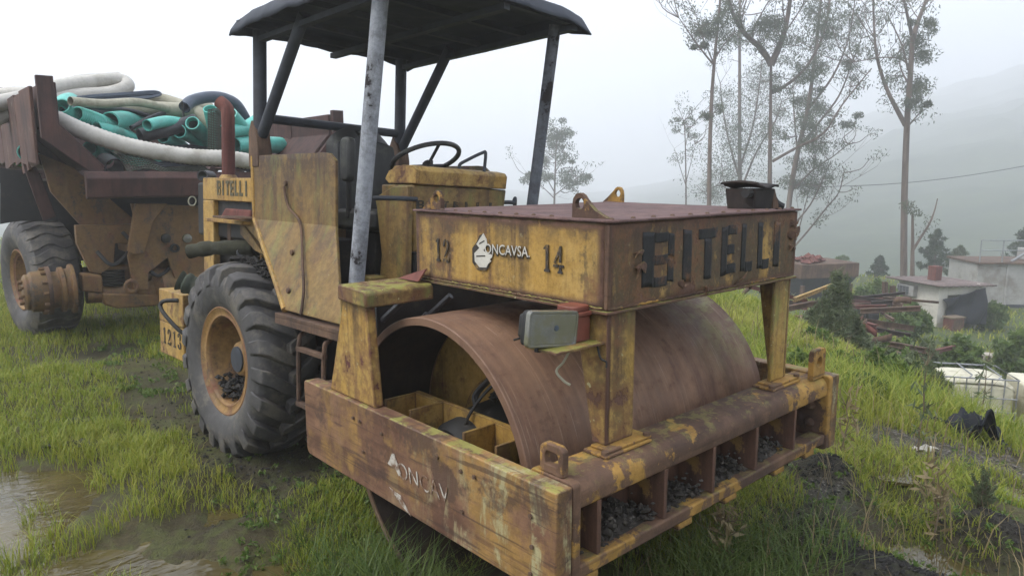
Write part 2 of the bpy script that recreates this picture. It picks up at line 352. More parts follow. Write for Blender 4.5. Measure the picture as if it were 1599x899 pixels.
M['upright'] = rusty('brown_tray_uprights', a=(0.050, 0.027, 0.021), b=(0.13, 0.066, 0.042), paint=(0.27, 0.155, 0.045), paint_at=0.56, axis='Z', pale=0.3)
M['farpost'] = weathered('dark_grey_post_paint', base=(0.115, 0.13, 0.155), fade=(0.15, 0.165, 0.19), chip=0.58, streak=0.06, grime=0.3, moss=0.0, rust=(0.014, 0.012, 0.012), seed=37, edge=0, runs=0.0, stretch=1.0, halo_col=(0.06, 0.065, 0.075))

# ---------------------------------------------------------------- mesh kit
I4 = Matrix.Identity(4)
WORLD_OF = {}
def V(*a): return Vector(a)

class MB:
    """collects shapes that become ONE mesh"""
    def __init__(self): self.v = []; self.f = []
    def add(self, vs, fs):
        n = len(self.v); self.v.extend([tuple(p) for p in vs]); self.f.extend([tuple(i + n for i in f) for f in fs]); return self
    def box(self, a, b):
        (x0, y0, z0), (x1, y1, z1) = a, b
        return self.add([(x0, y0, z0), (x1, y0, z0), (x1, y1, z0), (x0, y1, z0), (x0, y0, z1), (x1, y0, z1), (x1, y1, z1), (x0, y1, z1)],
                        [(3, 2, 1, 0), (4, 5, 6, 7), (0, 1, 5, 4), (1, 2, 6, 5), (2, 3, 7, 6), (3, 0, 4, 7)])
    def hexa(self, p):      # eight corners: bottom ring, then top ring
        return self.add(p, [(3, 2, 1, 0), (4, 5, 6, 7), (0, 1, 5, 4), (1, 2, 6, 5), (2, 3, 7, 6), (3, 0, 4, 7)])
    def prism(self, poly, axis, lo, hi):
        """2D outline pushed along an axis; poly in (y,z) for X, (x,z) for Y, (x,y) for Z"""
        def P(p, t): return {'X': (t, p[0], p[1]), 'Y': (p[0], t, p[1]), 'Z': (p[0], p[1], t)}[axis]
        n = len(poly); vs = [P(p, lo) for p in poly] + [P(p, hi) for p in poly]
        fs = [tuple(range(n))[::-1], tuple(range(n, 2 * n))] + [(i, (i + 1) % n, n + (i + 1) % n, n + i) for i in range(n)]
        return self.add(vs, fs)
    def holed(self, outer, inner, axis, lo, hi):
        """a plate with one hole: outer and inner outlines with the same number of points"""
        def P(p, t): return {'X': (t, p[0], p[1]), 'Y': (p[0], t, p[1]), 'Z': (p[0], p[1], t)}[axis]
        n = len(outer)
        vs = [P(p, lo) for p in outer] + [P(p, lo) for p in inner] + [P(p, hi) for p in outer] + [P(p, hi) for p in inner]
        fs = []
        for i in range(n):
            j = (i + 1) % n
            fs += [(i, n + i, n + j, j), (2 * n + i, 2 * n + j, 3 * n + j, 3 * n + i), (i, j, 2 * n + j, 2 * n + i), (n + j, n + i, 3 * n + i, 3 * n + j)]
        return self.add(vs, fs)
    def tube(self, pts, r, seg=8, cap=True, closed=False, prof=None):
        pts = [Vector(p) for p in pts]; n = len(pts)
        if not hasattr(r, '__len__'): r = [r] * n
        rings = []; u = None
        for i, p in enumerate(pts):
            a = pts[i - 1] if (i > 0 or closed) else p
            b = pts[(i + 1) % n] if (i < n - 1 or closed) else p
            t = (b - a)
            if t.length < 1e-9: t = Vector((0, 0, 1))
            t.normalize()
            if u is None:
                k = Vector((0, 0, 1)) if abs(t.z) < 0.9 else Vector((1, 0, 0))
                u = k.cross(t).normalized()
            u = (u - t * u.dot(t))
            if u.length < 1e-6: u = t.orthogonal()
            u.normalize(); w = t.cross(u)
            rings.append([p + (u * cos(2 * pi * k / seg) + w * sin(2 * pi * k / seg)) * r[i] for k in range(seg)])
        vs = [q for g in rings for q in g]; fs = []
        for i in range(n if closed else n - 1):
            j = (i + 1) % n
            for k in range(seg):
                l = (k + 1) % seg
                fs.append((i * seg + k, i * seg + l, j * seg + l, j * seg + k))
        if cap and not closed:
            fs += [tuple(range(seg))[::-1], tuple((n - 1) * seg + k for k in range(seg))]
        return self.add(vs, fs)
    def lathe(self, prof, origin, axis, seg=32, closed_profile=False, a0=0.0, a1=2 * pi):
        """profile of (along, radius) turned about a line"""
        o = Vector(origin); d = Vector(axis).normalized()
        k = Vector((0, 0, 1)) if abs(d.z) < 0.9 else Vector((0, 1, 0))
        u = k.cross(d).normalized(); w = d.cross(u); m = len(prof)
        full = abs(a1 - a0 - 2 * pi) < 1e-6; ns = seg if full else seg + 1
        vs = [o + d * s + (u * cos(a0 + (a1 - a0) * i / seg) + w * sin(a0 + (a1 - a0) * i / seg)) * r for i in range(ns) for s, r in prof]
        fs = []
        for i in range(seg):
            j = (i + 1) % ns
            for q in range(m if closed_profile else m - 1):
                q2 = (q + 1) % m
                fs.append((i * m + q, i * m + q2, j * m + q2, j * m + q))
        return self.add(vs, fs)
    def cyl(self, p0, p1, r, seg=16, r1=None):
        p0, p1 = Vector(p0), Vector(p1); L = (p1 - p0).length
        return self.tube([p0, p1], [r, r if r1 is None else r1], seg)
    def grid(self, fn, nu, nv):
        vs = [fn(i / nu, j / nv) for j in range(nv + 1) for i in range(nu + 1)]
        fs = [(j * (nu + 1) + i, j * (nu + 1) + i + 1, (j + 1) * (nu + 1) + i + 1, (j + 1) * (nu + 1) + i) for j in range(nv) for i in range(nu)]
        return self.add(vs, fs)
    def mesh(self, name, smooth=40):
        me = bpy.data.meshes.new(name); me.from_pydata(self.v, [], self.f); me.update()
        bm = bmesh.new(); bm.from_mesh(me); bmesh.ops.recalc_face_normals(bm, faces=bm.faces); bm.to_mesh(me); bm.free()
        if smooth:
            me.polygons.foreach_set('use_smooth', [True] * len(me.polygons)); me.set_sharp_from_angle(angle=radians(smooth))
        return me

def put(name, me, mat, parent=None, basis=I4, bevel=0.0, label=None, kind=None, solid=0.0, segs=2):
    if isinstance(me, MB): me = me.mesh(name)
    if mat is not None and not me.materials: me.materials.append(M[mat] if isinstance(mat, str) else mat)
    o = bpy.data.objects.new(name, me); scene.collection.objects.link(o)
    if parent is not None:
        o.parent = parent; o.matrix_parent_inverse = WORLD_OF[parent.name].inverted()
    o.matrix_basis = basis
    WORLD_OF[o.name] = basis.copy()
    if solid:
        s = o.modifiers.new('thickness', 'SOLIDIFY'); s.thickness = solid; s.offset = 0
    if bevel:
        b = o.modifiers.new('worn_edge', 'BEVEL'); b.width = bevel; b.segments = segs; b.limit_method = 'ANGLE'; b.angle_limit = radians(38)
    if label: o['label'] = label
    if kind: o['kind'] = kind
    return o

def thing(name, loc, label, cat, group=None):
    e = bpy.data.objects.new(name, None); scene.collection.objects.link(e)
    e.empty_display_size = 0.2; e.location = loc
    WORLD_OF[e.name] = Matrix.Translation(Vector(loc))
    return tag(e, label, cat, group)

def tag(o, label, cat, group=None, kind=None):
    o['label'] = label; o['category'] = cat
    if group: o['group'] = group
    if kind: o['kind'] = kind
    return o

def structure(o, label=None):
    o['kind'] = 'structure'
    if label: o['label'] = label
    return o

def fast_mesh(name, verts, loops, sizes, mat, attrs=None, smooth=False):
    """numpy arrays straight into a mesh"""
    me = bpy.data.meshes.new(name)
    verts = np.asarray(verts, np.float32); loops = np.asarray(loops, np.int32); sizes = np.asarray(sizes, np.int32)
    me.vertices.add(len(verts)); me.vertices.foreach_set('co', verts.ravel())
    me.loops.add(len(loops)); me.loops.foreach_set('vertex_index', loops)
    me.polygons.add(len(sizes)); st = np.zeros(len(sizes), np.int32); st[1:] = np.cumsum(sizes)[:-1]
    me.polygons.foreach_set('loop_start', st)
    try: me.polygons.foreach_set('loop_total', sizes)
    except Exception: pass
    if attrs:
        for k, a in attrs.items():
            me.attributes.new(k, 'FLOAT', 'POINT').data.foreach_set('value', np.asarray(a, np.float32))
    me.update(calc_edges=True)
    me.polygons.foreach_set('use_smooth', np.full(len(sizes), smooth))
    me.materials.append(M[mat] if isinstance(mat, str) else mat)
    return me

def arc(cx, cy, r, a0, a1, n):
    return [(cx + r * cos(radians(a0 + (a1 - a0) * i / n)), cy + r * sin(radians(a0 + (a1 - a0) * i / n))) for i in range(n + 1)]
def rrect(x0, y0, x1, y1, r, n=4):
    return arc(x1 - r, y0 + r, r, -90, 0, n) + arc(x1 - r, y1 - r, r, 0, 90, n) + arc(x0 + r, y1 - r, r, 90, 180, n) + arc(x0 + r, y0 + r, r, 180, 270, n)
def spline(pts, n=6):
    P = [Vector(p) for p in pts]; out = []
    for i in range(len(P) - 1):
        a = P[max(i - 1, 0)]; b = P[i]; c = P[i + 1]; d = P[min(i + 2, len(P) - 1)]
        for k in range(n):
            t = k / n
            out.append(0.5 * ((2 * b) + (c - a) * t + (2 * a - 5 * b + 4 * c - d) * t * t + (3 * b - a - 3 * c + d) * t ** 3))
    out.append(P[-1]); return out

def lumps(mb, n, spot, size, seed):
    """angular clods and stones"""
    rg = random.Random(seed)
    base = [(1, 0, 0), (-1, 0, 0), (0, 1, 0), (0, -1, 0), (0, 0, 1), (0, 0, -1)]
    fs = [(0, 2, 4), (2, 1, 4), (1, 3, 4), (3, 0, 4), (2, 0, 5), (1, 2, 5), (3, 1, 5), (0, 3, 5)]
    for _ in range(n):
        p = spot(rg); s = size * rg.uniform(0.35, 1.3); a = rg.uniform(0, 6.28)
        vs = []
        for b in base:
            k = s * rg.uniform(0.55, 1.2); x, y = b[0] * cos(a) - b[1] * sin(a), b[0] * sin(a) + b[1] * cos(a)
            vs.append((p[0] + x * k, p[1] + y * k, p[2] + b[2] * k * 0.7))
        mb.add(vs, fs)
    return mb

# flat lettering on a face: origin, right vector, up vector, thickness along the normal
def text_mesh(body, size, org, right, up, off=0.0, depth=0.002, shear=0.0, sx=1.0):
    cu = bpy.data.curves.new('lettering', 'FONT'); cu.body = body; cu.size = size; cu.offset = off; cu.shear = shear
    cu.extrude = depth; cu.resolution_u = 3
    o = bpy.data.objects.new('lettering', cu); scene.collection.objects.link(o)
    dg = bpy.context.evaluated_depsgraph_get(); me = bpy.data.meshes.new_from_object(o.evaluated_get(dg))
    bpy.data.objects.remove(o); bpy.data.curves.remove(cu)
    r, u = Vector(right).normalized(), Vector(up).normalized(); w = r.cross(u); org = Vector(org)
    for v in me.vertices: v.co = org + r * (v.co.x * sx) + u * v.co.y + w * v.co.z
    me.materials.clear(); me.update(); return me

def flat(mb, poly, org, right, up, depth=0.002):
    r, u = Vector(right).normalized(), Vector(up).normalized(); w = r.cross(u); org = Vector(org)
    n = len(poly); vs = [org + r * p[0] + u * p[1] - w * 0.001 for p in poly] + [org + r * p[0] + u * p[1] + w * depth for p in poly]
    mb.add(vs, [tuple(range(n))[::-1], tuple(range(n, 2 * n))] + [(i, (i + 1) % n, n + (i + 1) % n, n + i) for i in range(n)])
    return mb

# block capitals as strokes on a 1 x 1 cell (wide stems)
def stroke_letter(ch):
    s = 0.34
    R = lambda a, b, c, d: [(a, b), (c, b), (c, d), (a, d)]
    return {'I': [R(0.30, 0, 0.70, 1)], 'T': [R(0.30, 0, 0.70, 0.80), R(0, 0.80, 1, 1)],
            'E': [R(0, 0, s + .04, 1), R(s + .04, 0, 0.95, 0.20), R(s + .04, 0.40, 0.82, 0.60), R(s + .04, 0.80, 0.95, 1)],
            'L': [R(0, 0, s + .04, 1), R(s + .04, 0, 0.95, 0.22)],
            'B': [R(0, 0, s + .04, 1), R(s + .04, 0, 0.80, 0.18), R(s + .04, 0.41, 0.80, 0.59), R(s + .04, 0.82, 0.80, 1), R(0.80, 0.05, 1.0, 0.47), R(0.80, 0.53, 1.0, 0.95)]}[ch]

def stencil_digit(ch):
    def ring(cx, cy, ro, ri, a0, a1, n=8): return arc(cx, cy, ro, a0, a1, n) + arc(cx, cy, ri, a1, a0, n)
    if ch == '1': return [[(0.30, 0.0), (0.75, 0.0), (0.75, 0.08), (0.62, 0.12), (0.62, 0.88), (0.66, 1.0), (0.44, 1.0), (0.25, 0.88), (0.25, 0.82), (0.42, 0.84), (0.42, 0.12), (0.30, 0.08)]]
    if ch == '2': return [[(0.12, 0.70), (0.14, 0.84), (0.26, 0.96), (0.42, 1.0), (0.42, 0.93), (0.34, 0.88), (0.32, 0.72), (0.22, 0.66)],
                          [(0.48, 1.0), (0.68, 0.95), (0.80, 0.80), (0.76, 0.60), (0.58, 0.42), (0.36, 0.24), (0.22, 0.20), (0.40, 0.40), (0.54, 0.60), (0.58, 0.80), (0.48, 0.93)],
                          [(0.12, 0.0), (0.14, 0.14), (0.36, 0.18), (0.52, 0.10), (0.66, 0.12), (0.74, 0.24), (0.84, 0.22), (0.80, 0.04), (0.66, -0.02), (0.46, 0.02), (0.30, 0.04)]]
    if ch == '3': return [[(0.14, 0.72), (0.16, 0.86), (0.30, 0.98), (0.46, 1.0), (0.46, 0.92), (0.36, 0.86), (0.34, 0.74)], [(0.52, 1.0), (0.72, 0.92), (0.78, 0.76), (0.68, 0.58), (0.52, 0.52), (0.40, 0.54), (0.50, 0.62), (0.58, 0.76), (0.52, 0.92)],
                          [(0.52, 0.47), (0.74, 0.40), (0.84, 0.24), (0.74, 0.06), (0.52, 0.0), (0.52, 0.08), (0.60, 0.22), (0.54, 0.38)], [(0.46, 0.0), (0.26, 0.04), (0.12, 0.16), (0.16, 0.28), (0.32, 0.28), (0.34, 0.14), (0.46, 0.08)]]
    if ch == '4': return [[(0.66, 1.0), (0.66, 0.40), (0.50, 0.40), (0.50, 0.70), (0.24, 0.42), (0.24, 0.36), (0.08, 0.36), (0.54, 1.0)], [(0.06, 0.32), (0.44, 0.32), (0.44, 0.22), (0.06, 0.22)], [(0.50, 0.32), (0.66, 0.32), (0.66, 0.12), (0.76, 0.06), (0.76, 0.0), (0.40, 0.0), (0.40, 0.06), (0.50, 0.12)], [(0.70, 0.32), (0.84, 0.32), (0.84, 0.22), (0.70, 0.22)]]
    return []

def write(chars, glyph, parent, name, mat, org, right, up, w, h, pitch, basis=I4, depth=0.002):
    r = Vector(right).normalized(); out = []
    for i, ch in enumerate(chars):
        if ch == ' ': continue
        mb = MB()
        for poly in glyph(ch): flat(mb, [(p[0] * w, p[1] * h) for p in poly], Vector(org) + r * pitch * i, right, up, depth)
        out.append(put(name, mb.mesh(name, 0), mat, parent, basis))
    return out

# ================================================================ the ground
def soft(t, k=0.6): return np.log1p(np.exp(np.clip(np.asarray(t, float) / k, -30, 30))) * k
def base_h(x, y):
    x = np.asarray(x, float); y = np.asarray(y, float)
    cr = x * RT[0] + y * RT[1]; cf = x * HD[0] + y * HD[1]
    s = soft(cr - 3.05, 0.5)
    z = -0.295 * np.minimum(s, 1.55) - 1.75 * sstep(4.4, 7.0, cr) - 0.17 * np.clip(cr - 6.9, 0, 11) - 0.02 * np.clip(cr - 17.9, 0, 60)
    d = np.hypot(cr, cf); az = np.degrees(np.arctan2(cr, np.maximum(cf, 0.01)))
    z = z - 0.06 * np.clip(d - 16, 0, 25) * (1 - sstep(2, 9, cr)) * (cf > 0)
    z = z - 0.16 * np.clip(d - 48, 0, 60)
    w = sstep(4, 42, az) * (cf > 0)
    z = z + w * (0.185 * np.clip(d - 95, 0, 700) + (14 * fbm(x / 60, y / 60, 4) + 3 * fbm(x / 9, y / 9, 2)) * sstep(90, 260, d))
    return z

BUMPS = []      # x, y, radius, height, blackness
def bump_at(px, py, z, r, h, black=0.0):
    p = atz(px, py, z); BUMPS.append((p.x, p.y, r, h, black))
for a in ((30, 810, 0, .50, -.080), (150, 880, 0, .45, -.075), (310, 885, 0, .30, -.07), (0, 745, 0, .40, -.07), (245, 640, 0, .42, -.085), (215, 680, 0, .22, -.06), (450, 888, 0, .25, -.07),
          (520, 890, 0, .22, -.05), (330, 800, 0, .22, -.05), (100, 745, 0, .3, -.06), (120, 560, 0, .5, -.05),
          (60, 610, 0, .9, .07), (250, 740, 0, .35, .05), (400, 730, 0, .35, .045), (560, 800, 0, .45, .06), (430, 800, 0, .3, .03), (150, 690, 0, .3, .03), (330, 740, 0, .2, .04)):
    bump_at(*a)
for a in ((1290, 775, -.12, .22, .15, .9), (1560, 858, -.1, .25, .16, .9), (1340, 885, -.05, .40, .05, .9), (1220, 800, -.05, .4, .02, .5), (1260, 830, -.05, .4, .0, .7), (1150, 880, -.02, .3, .0, .5), (1450, 885, -.03, .3, .0, .8)): bump_at(*a)
for a in ((1400, 765, -.02, .20, -.12), (1385, 850, -.08, .17, -.10), (1500, 880, -.06, .3, -.12), (1590, 780, -.2, .25, -.1), (1420, 830, -.1, .15, -.07)): bump_at(*a)
for a in ((180, 540, 0, .5, .0, .35), (330, 610, 0, .5, 0, .5), (420, 740, 0, .45, 0, .55), (470, 800, 0, .25, 0, .5), (240, 600, 0, .4, 0, .4), (1500, 680, -.3, .5, .0, .35), (1400, 690, -.3, .5, 0, .3)): bump_at(*a)

def ground_h(x, y):
    x = np.asarray(x, float); y = np.asarray(y, float)
    z = base_h(x, y)
    d = np.hypot(x, y); near = 1 - sstep(20, 45, d)
    z = z + near * (0.055 * fbm(x * 1.1, y * 1.1, 4) + 0.040 * fbm(x * 4.3, y * 4.3, 4) + 0.018 * fbm(x * 17, y * 17, 2)) + 0.10 * fbm(x * 0.21, y * 0.21, 3) * sstep(9, 25, d)
    for bx, by, r, h, b in BUMPS:
        if h: z = z + h * np.exp(-((x - bx) ** 2 + (y - by) ** 2) / (r * r))
    # the drum and the tyres stand in their own hollows; wheel ruts behind the near tyre
    under = np.exp(-(((x - 2.6) / 1.3) ** 4 + ((y - 2.47) / 0.8) ** 4)); z = z * (1 - under) + under * 0.015
    rut = np.exp(-((x - 1.55 - 0.10 * np.sin(y * 0.9)) / 0.16) ** 2) * sstep(0.8, 1.6, y) * (1 - sstep(4.0, 4.6, y)); z = z - 0.03 * rut
    return z
def black_w(x, y):
    w = np.zeros_like(np.asarray(x, float))
    for bx, by, r, h, b in BUMPS:
        if b: w = np.maximum(w, b * np.exp(-((x - bx) ** 2 + (y - by) ** 2) / (1.5 * r * r)))
    return w
def puddle_w(x, y):
    w = np.zeros_like(np.asarray(x, float))
    for bx, by, r, h, b in BUMPS:
        if h < -0.02: w = np.maximum(w, np.exp(-((x - bx) ** 2 + (y - by) ** 2) / (2.1 * r * r)))
    return w
GRAVEL = [tuple(atz(px, py, -.1))[:2] + (r,) for px, py, r in ((1380, 690, .20), (1450, 695, .26), (1530, 700, .28), (1590, 705, .26), (1290, 800, .15))]
def gravel_w(x, y):
    w = np.zeros_like(np.asarray(x, float))
    for bx, by, r in GRAVEL: w = np.maximum(w, np.exp(-((x - bx) ** 2 + (y - by) ** 2) / (r * r)))
    return w

def ground_material():
    N = NT('wet_mud_ground')
    n1 = N.noise(1.3, 7, 0.65); n2 = N.noise(7, 7, 0.7); n3 = N.noise(45, 5, 0.75)
    c = N.mix(N.mask(n1, 0.35, 0.65), (0.050, 0.040, 0.017), (0.098, 0.080, 0.034))
    c = N.mix(N.mask(n2, 0.44, 0.58, 0, 0.85), c, (0.095, 0.108, 0.026))
    c = N.mix(N.mask(n3, 0.35, 0.7, 0, 0.55), c, (0.026, 0.021, 0.014))
    st = N.voro(55); c = N.mix(N.mask(st, 0.10, 0.22, 0.5, 0.0), c, (0.16, 0.145, 0.115))
    c = N.mix(N.attr('black'), c, N.mix(N.mask(n3, 0.5, 0.72), (0.012, 0.011, 0.010), (0.07, 0.062, 0.055)))
    c = N.mix(N.math('MULTIPLY', N.attr('gravel'), 0.85), c, N.mix(N.mask(N.voro(38), 0.1, 0.45), (0.24, 0.22, 0.19), (0.07, 0.064, 0.055)))
    green = N.attr('far'); c = N.mix(green, c, N.mix(N.mask(N.noise(0.6, 6, 0.7), 0.35, 0.65), (0.045, 0.075, 0.020), (0.095, 0.11, 0.035)))
    forest = N.attr('forest'); c = N.mix(forest, c, N.mix(N.mask(N.noise(0.10, 6, 0.7), 0.35, 0.65), (0.018, 0.035, 0.015), (0.045, 0.065, 0.028)))
    ht = N.math('ADD', N.math('MULTIPLY', n2, 0.5), N.math('ADD', N.math('MULTIPLY', n3, 0.5), N.math('MULTIPLY', N.math('MINIMUM', st, 0.25), -1.2)))
    rg = N.math('SUBTRACT', 0.9, N.math('MULTIPLY', N.attr('wet'), 0.35))
    N.bsdf(c, rg, 0, ht, 1.0, 0.05, 0.3)
    return N.m
M['ground'] = ground_material()
rr = np.concatenate([[0.0], np.geomspace(0.4, 12, 210), np.geomspace(12.3, 700, 125)])
aa = np.concatenate([np.linspace(AZ - 0.85, AZ + 0.85, 560), np.linspace(AZ + 0.85, AZ - 0.85 + 2 * pi, 90)[1:-1]])
na, nr = len(aa), len(rr)
gx = np.outer(rr, np.cos(aa)); gy = np.outer(rr, np.sin(aa)); gz = ground_h(gx, gy)
gv = np.stack([gx, gy, gz], -1).reshape(-1, 3)
ii, jj = np.meshgrid(np.arange(nr - 1), np.arange(na), indexing='ij'); j2 = (jj + 1) % na
gl = np.stack([ii * na + jj, (ii + 1) * na + jj, (ii + 1) * na + j2, ii * na + j2], -1).reshape(-1)
dd = np.hypot(gx, gy)
gm = fast_mesh('ground', gv, gl, np.full((nr - 1) * na, 4), 'ground', dict(gravel=gravel_w(gx, gy).ravel(), black=black_w(gx, gy).ravel(), wet=puddle_w(gx, gy).ravel(), far=(sstep(9, 24, dd) * 0.9).ravel(), forest=sstep(70, 110, dd).ravel()), True)
structure(put('ground', gm, None), 'muddy puddled ground with grass, sloping down to the right')

# puddles
N = NT('murky_puddle_water')
rip = N.math('MULTIPLY', N.math('ADD', N.noise(7, 2, 0.5, N.map(N.obj, s=(1, 3.2, 1), r=(0, 0, 0.75)), 0.6), N.math('MULTIPLY', N.noise(22, 2, 0.5, N.map(N.obj, s=(1, 2.2, 1), r=(0, 0, 0.75))), 0.25)), N.mask(N.noise(1.1, 3, 0.5), 0.35, 0.6, 0.15, 1.0))
N.bsdf(N.mix(N.mask(N.noise(2.5, 4, 0.6), 0.35, 0.65), (0.060, 0.048, 0.018), (0.095, 0.076, 0.030)), 0.03, 0, rip, 0.30, 0.02, 0.4)
M['water'] = N.m
def puddle(name, x0, y0, x1, y1, z, label):
    o = put(name, MB().grid(lambda u, v: (x0 + u * (x1 - x0), y0 + v * (y1 - y0), z), 2, 2), 'water'); structure(o, label)
# one level sheet per hollow
puddle('puddle', -1.6, 0.9, 1.50, 7.5, -0.053, 'shallow brown puddle among the grass at the lower left')
def tilted_puddle(px, py, zg, r, lift, label):
    p = atz(px, py, zg); g = float(ground_h(p.x, p.y)); z = g + lift
    structure(put('puddle', MB().prism([(p.x + r * cos(t) * (1 + .15 * sin(3 * t)), p.y + r * sin(t)) for t in np.linspace(0, 2 * pi, 24, endpoint=False)], 'Z', z - 0.02, z), 'water'), label)
tilted_puddle(1400, 765, -.15, .16, .02, 'small bright puddle in the grass right of the roller')
tilted_puddle(1385, 850, -.08, .15, .02, 'narrow puddle beside the black soil at the lower right')
tilted_puddle(1500, 880, -.06, .28, .02, 'puddle with sky reflection at the lower right edge')
tilted_puddle(1590, 780, -.2, .2, .02, 'grassy puddle at the right edge')

# haze: a closed box of damp air round everything but the sky
N = NT('damp_air'); 
pv = N.t.nodes.new('ShaderNodeVolumePrincipled'); pv.inputs['Color'].default_value = (0.985, 0.99, 1.0, 1); pv.inputs['Density'].default_value = 0.0045; pv.inputs['Anisotropy'].default_value = 0.5
N.link(pv.outputs[0], N.out.inputs['Volume'])
hz = put('haze', MB().box((-710, -710, -40), (710, 710, 118)).mesh('haze', 0), N.m); hz['kind'] = 'stuff'; hz['label'] = 'pale mist filling the air over the valley'

# ================================================================ the road roller
roller = thing('road_roller', (2.63, 3.4, 0), 'abandoned rusty yellow single-drum road roller under a dark canopy roof', 'road roller')
def RP(name, mb, mat, basis=I4, bevel=0.0, parent=None, **k): return put(name, mb, mat, parent or roller, basis, bevel, **k)

# --- drum
XD0, XD1, DY, DR = 1.757, 3.49, 2.47, 0.647
mb = MB(); mb.lathe([(0, DR - 0.035), (0, DR - 0.004), (0.004, DR), (XD1 - XD0 - 0.004, DR), (XD1 - XD0, DR - 0.004), (XD1 - XD0, DR - 0.035)], (XD0, DY, DR), (1, 0, 0), 120, True)
drum = RP('drum', mb, 'drum', label='wide smooth steel drum filmed with brown rust')
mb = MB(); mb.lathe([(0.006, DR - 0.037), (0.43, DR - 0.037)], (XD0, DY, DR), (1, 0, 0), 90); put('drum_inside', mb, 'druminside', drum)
mb = MB(); mb.lathe([(0.44, DR - 0.036), (0.44, 0.30), (0.42, 0.29), (0.42, 0.0)], (XD0, DY, DR), (1, 0, 0), 64); put('drum_disc', mb, 'hoodp', drum)
mb = MB(); mb.lathe([(1.29, DR - 0.036), (1.29, 0.0)], (XD0, DY, DR), (1, 0, 0), 64); put('drum_disc', mb, 'yellow', drum)
mb = MB(); mb.lathe([(0.10, 0.0), (0.10, 0.12), (0.13, 0.15), (0.20, 0.16), (0.30, 0.19), (0.42, 0.20)], (XD0, DY, DR), (1, 0, 0), 32); put('drum_hub', mb, 'black', drum)
mesh_bolt = MB().lathe([(0, 0), (0, 0.010), (-0.008, 0.010), (-0.010, 0.0)], (0, 0, 0), (1, 0, 0), 8).mesh('bolt')
for i in range(10):
    a = 2 * pi * i / 10 + 0.2
    put('bolt', mesh_bolt, 'rust', drum, Matrix.Translation((XD0 + 0.435, DY + 0.245 * cos(a), DR + 0.245 * sin(a))) @ Matrix.Scale(1.6, 4))

# --- side beams
def beam_outline(): return [(1.512, 0.50), (1.512, 0.886)] + arc(3.27, 0.866, 0.02, 90, 0, 3) + arc(3.25, 0.54, 0.04, 0, -90, 5)
for x0, x1, lab in ((1.57, 1.648, 'long flat side beam rusted brown with yellow paint showing through'), (3.602, 3.68, None)):
    b = RP('side_beam', MB().prism(beam_outline(), 'X', x0, x1), 'beam', bevel=0.006, label=lab)
    if lab: side_beam = b
for px, py in ((552, 652), (562, 657), (596, 677), (568, 705), (683, 713), (720, 735), (741, 744), (555, 760), (722, 798), (722, 860), (745, 872), (675, 828), (829, 805), (831, 853), (829, 895)):
    p = atx(px, py, 1.568)
    if not (0.53 < p.z < 0.86 and 1.54 < p.y < 3.25): continue
    put('bolt', mesh_bolt, 'rust', side_beam, Matrix.Translation(p) @ Matrix.Scale(0.85, 4))

# --- front beam: rounded tube, lower rail, tray, uprights, end plates
prof = [(1.70, 0.79), (1.524, 0.79)] + arc(1.534, 0.80, 0.014, 250, 180, 3) + arc(1.575, 0.83, 0.056, 178, 92, 7) + [(1.70, 0.886)]
RP('front_beam', MB().prism(prof, 'X', 1.690, 3.56), 'fbeam', bevel=0.004, label='rounded front cross beam worn to brown rust with yellow patches')
RP('lower_rail', MB().box((1.690, 1.516, 0.535), (3.56, 1.60, 0.585)), 'fbeam', bevel=0.008)
RP('tray_floor', MB().box((1.690, 1.602, 0.54), (3.56, 1.696, 0.562)), 'rust')
RP('tray_back', MB().box((1.690, 1.702, 0.52), (3.56, 1.72, 0.85)), 'upright', bevel=0.002)
me_up = MB().box((-0.011, 1.524, 0.587), (0.011, 1.70, 0.788)).mesh('upright')
for x in (1.80, 2.19, 2.53, 2.88, 3.24): put('upright', me_up, 'upright', roller, Matrix.Translation((x, 0, 0)), 0.003)
out = rrect(1.509, 0.50, 1.72, 0.893, 0.02, 3)
inn = rrect(1.56, 0.56, 1.66, 0.75, 0.02, 3)
RP('end_plate', MB().prism(out, 'X', 1.6505, 1.688), 'fbeam', bevel=0.005)
RP('end_plate', MB().prism(out, 'X', 3.562, 3.60), 'fbeam', bevel=0.005)
for z in (0.63, 0.725): RP('bolt', MB().lathe([(0, 0), (0, 0.026), (-0.014, 0.024), (-0.026, 0.014), (-0.028, 0)], (3.561, 1.60, z), (1, 0, 0), 12), 'fbeam')
me_hook = MB().box((0, 1.52, 0.505), (0.16, 1.56, 0.533)).mesh('rail_foot')
for x in (1.70, 2.28, 2.62, 3.05, 3.36): put('rail_foot', me_hook, 'fbeam', roller, Matrix.Translation((x, 0, 0)) @ Matrix.Diagonal((0.6, 1, 1, 1)), 0.005)
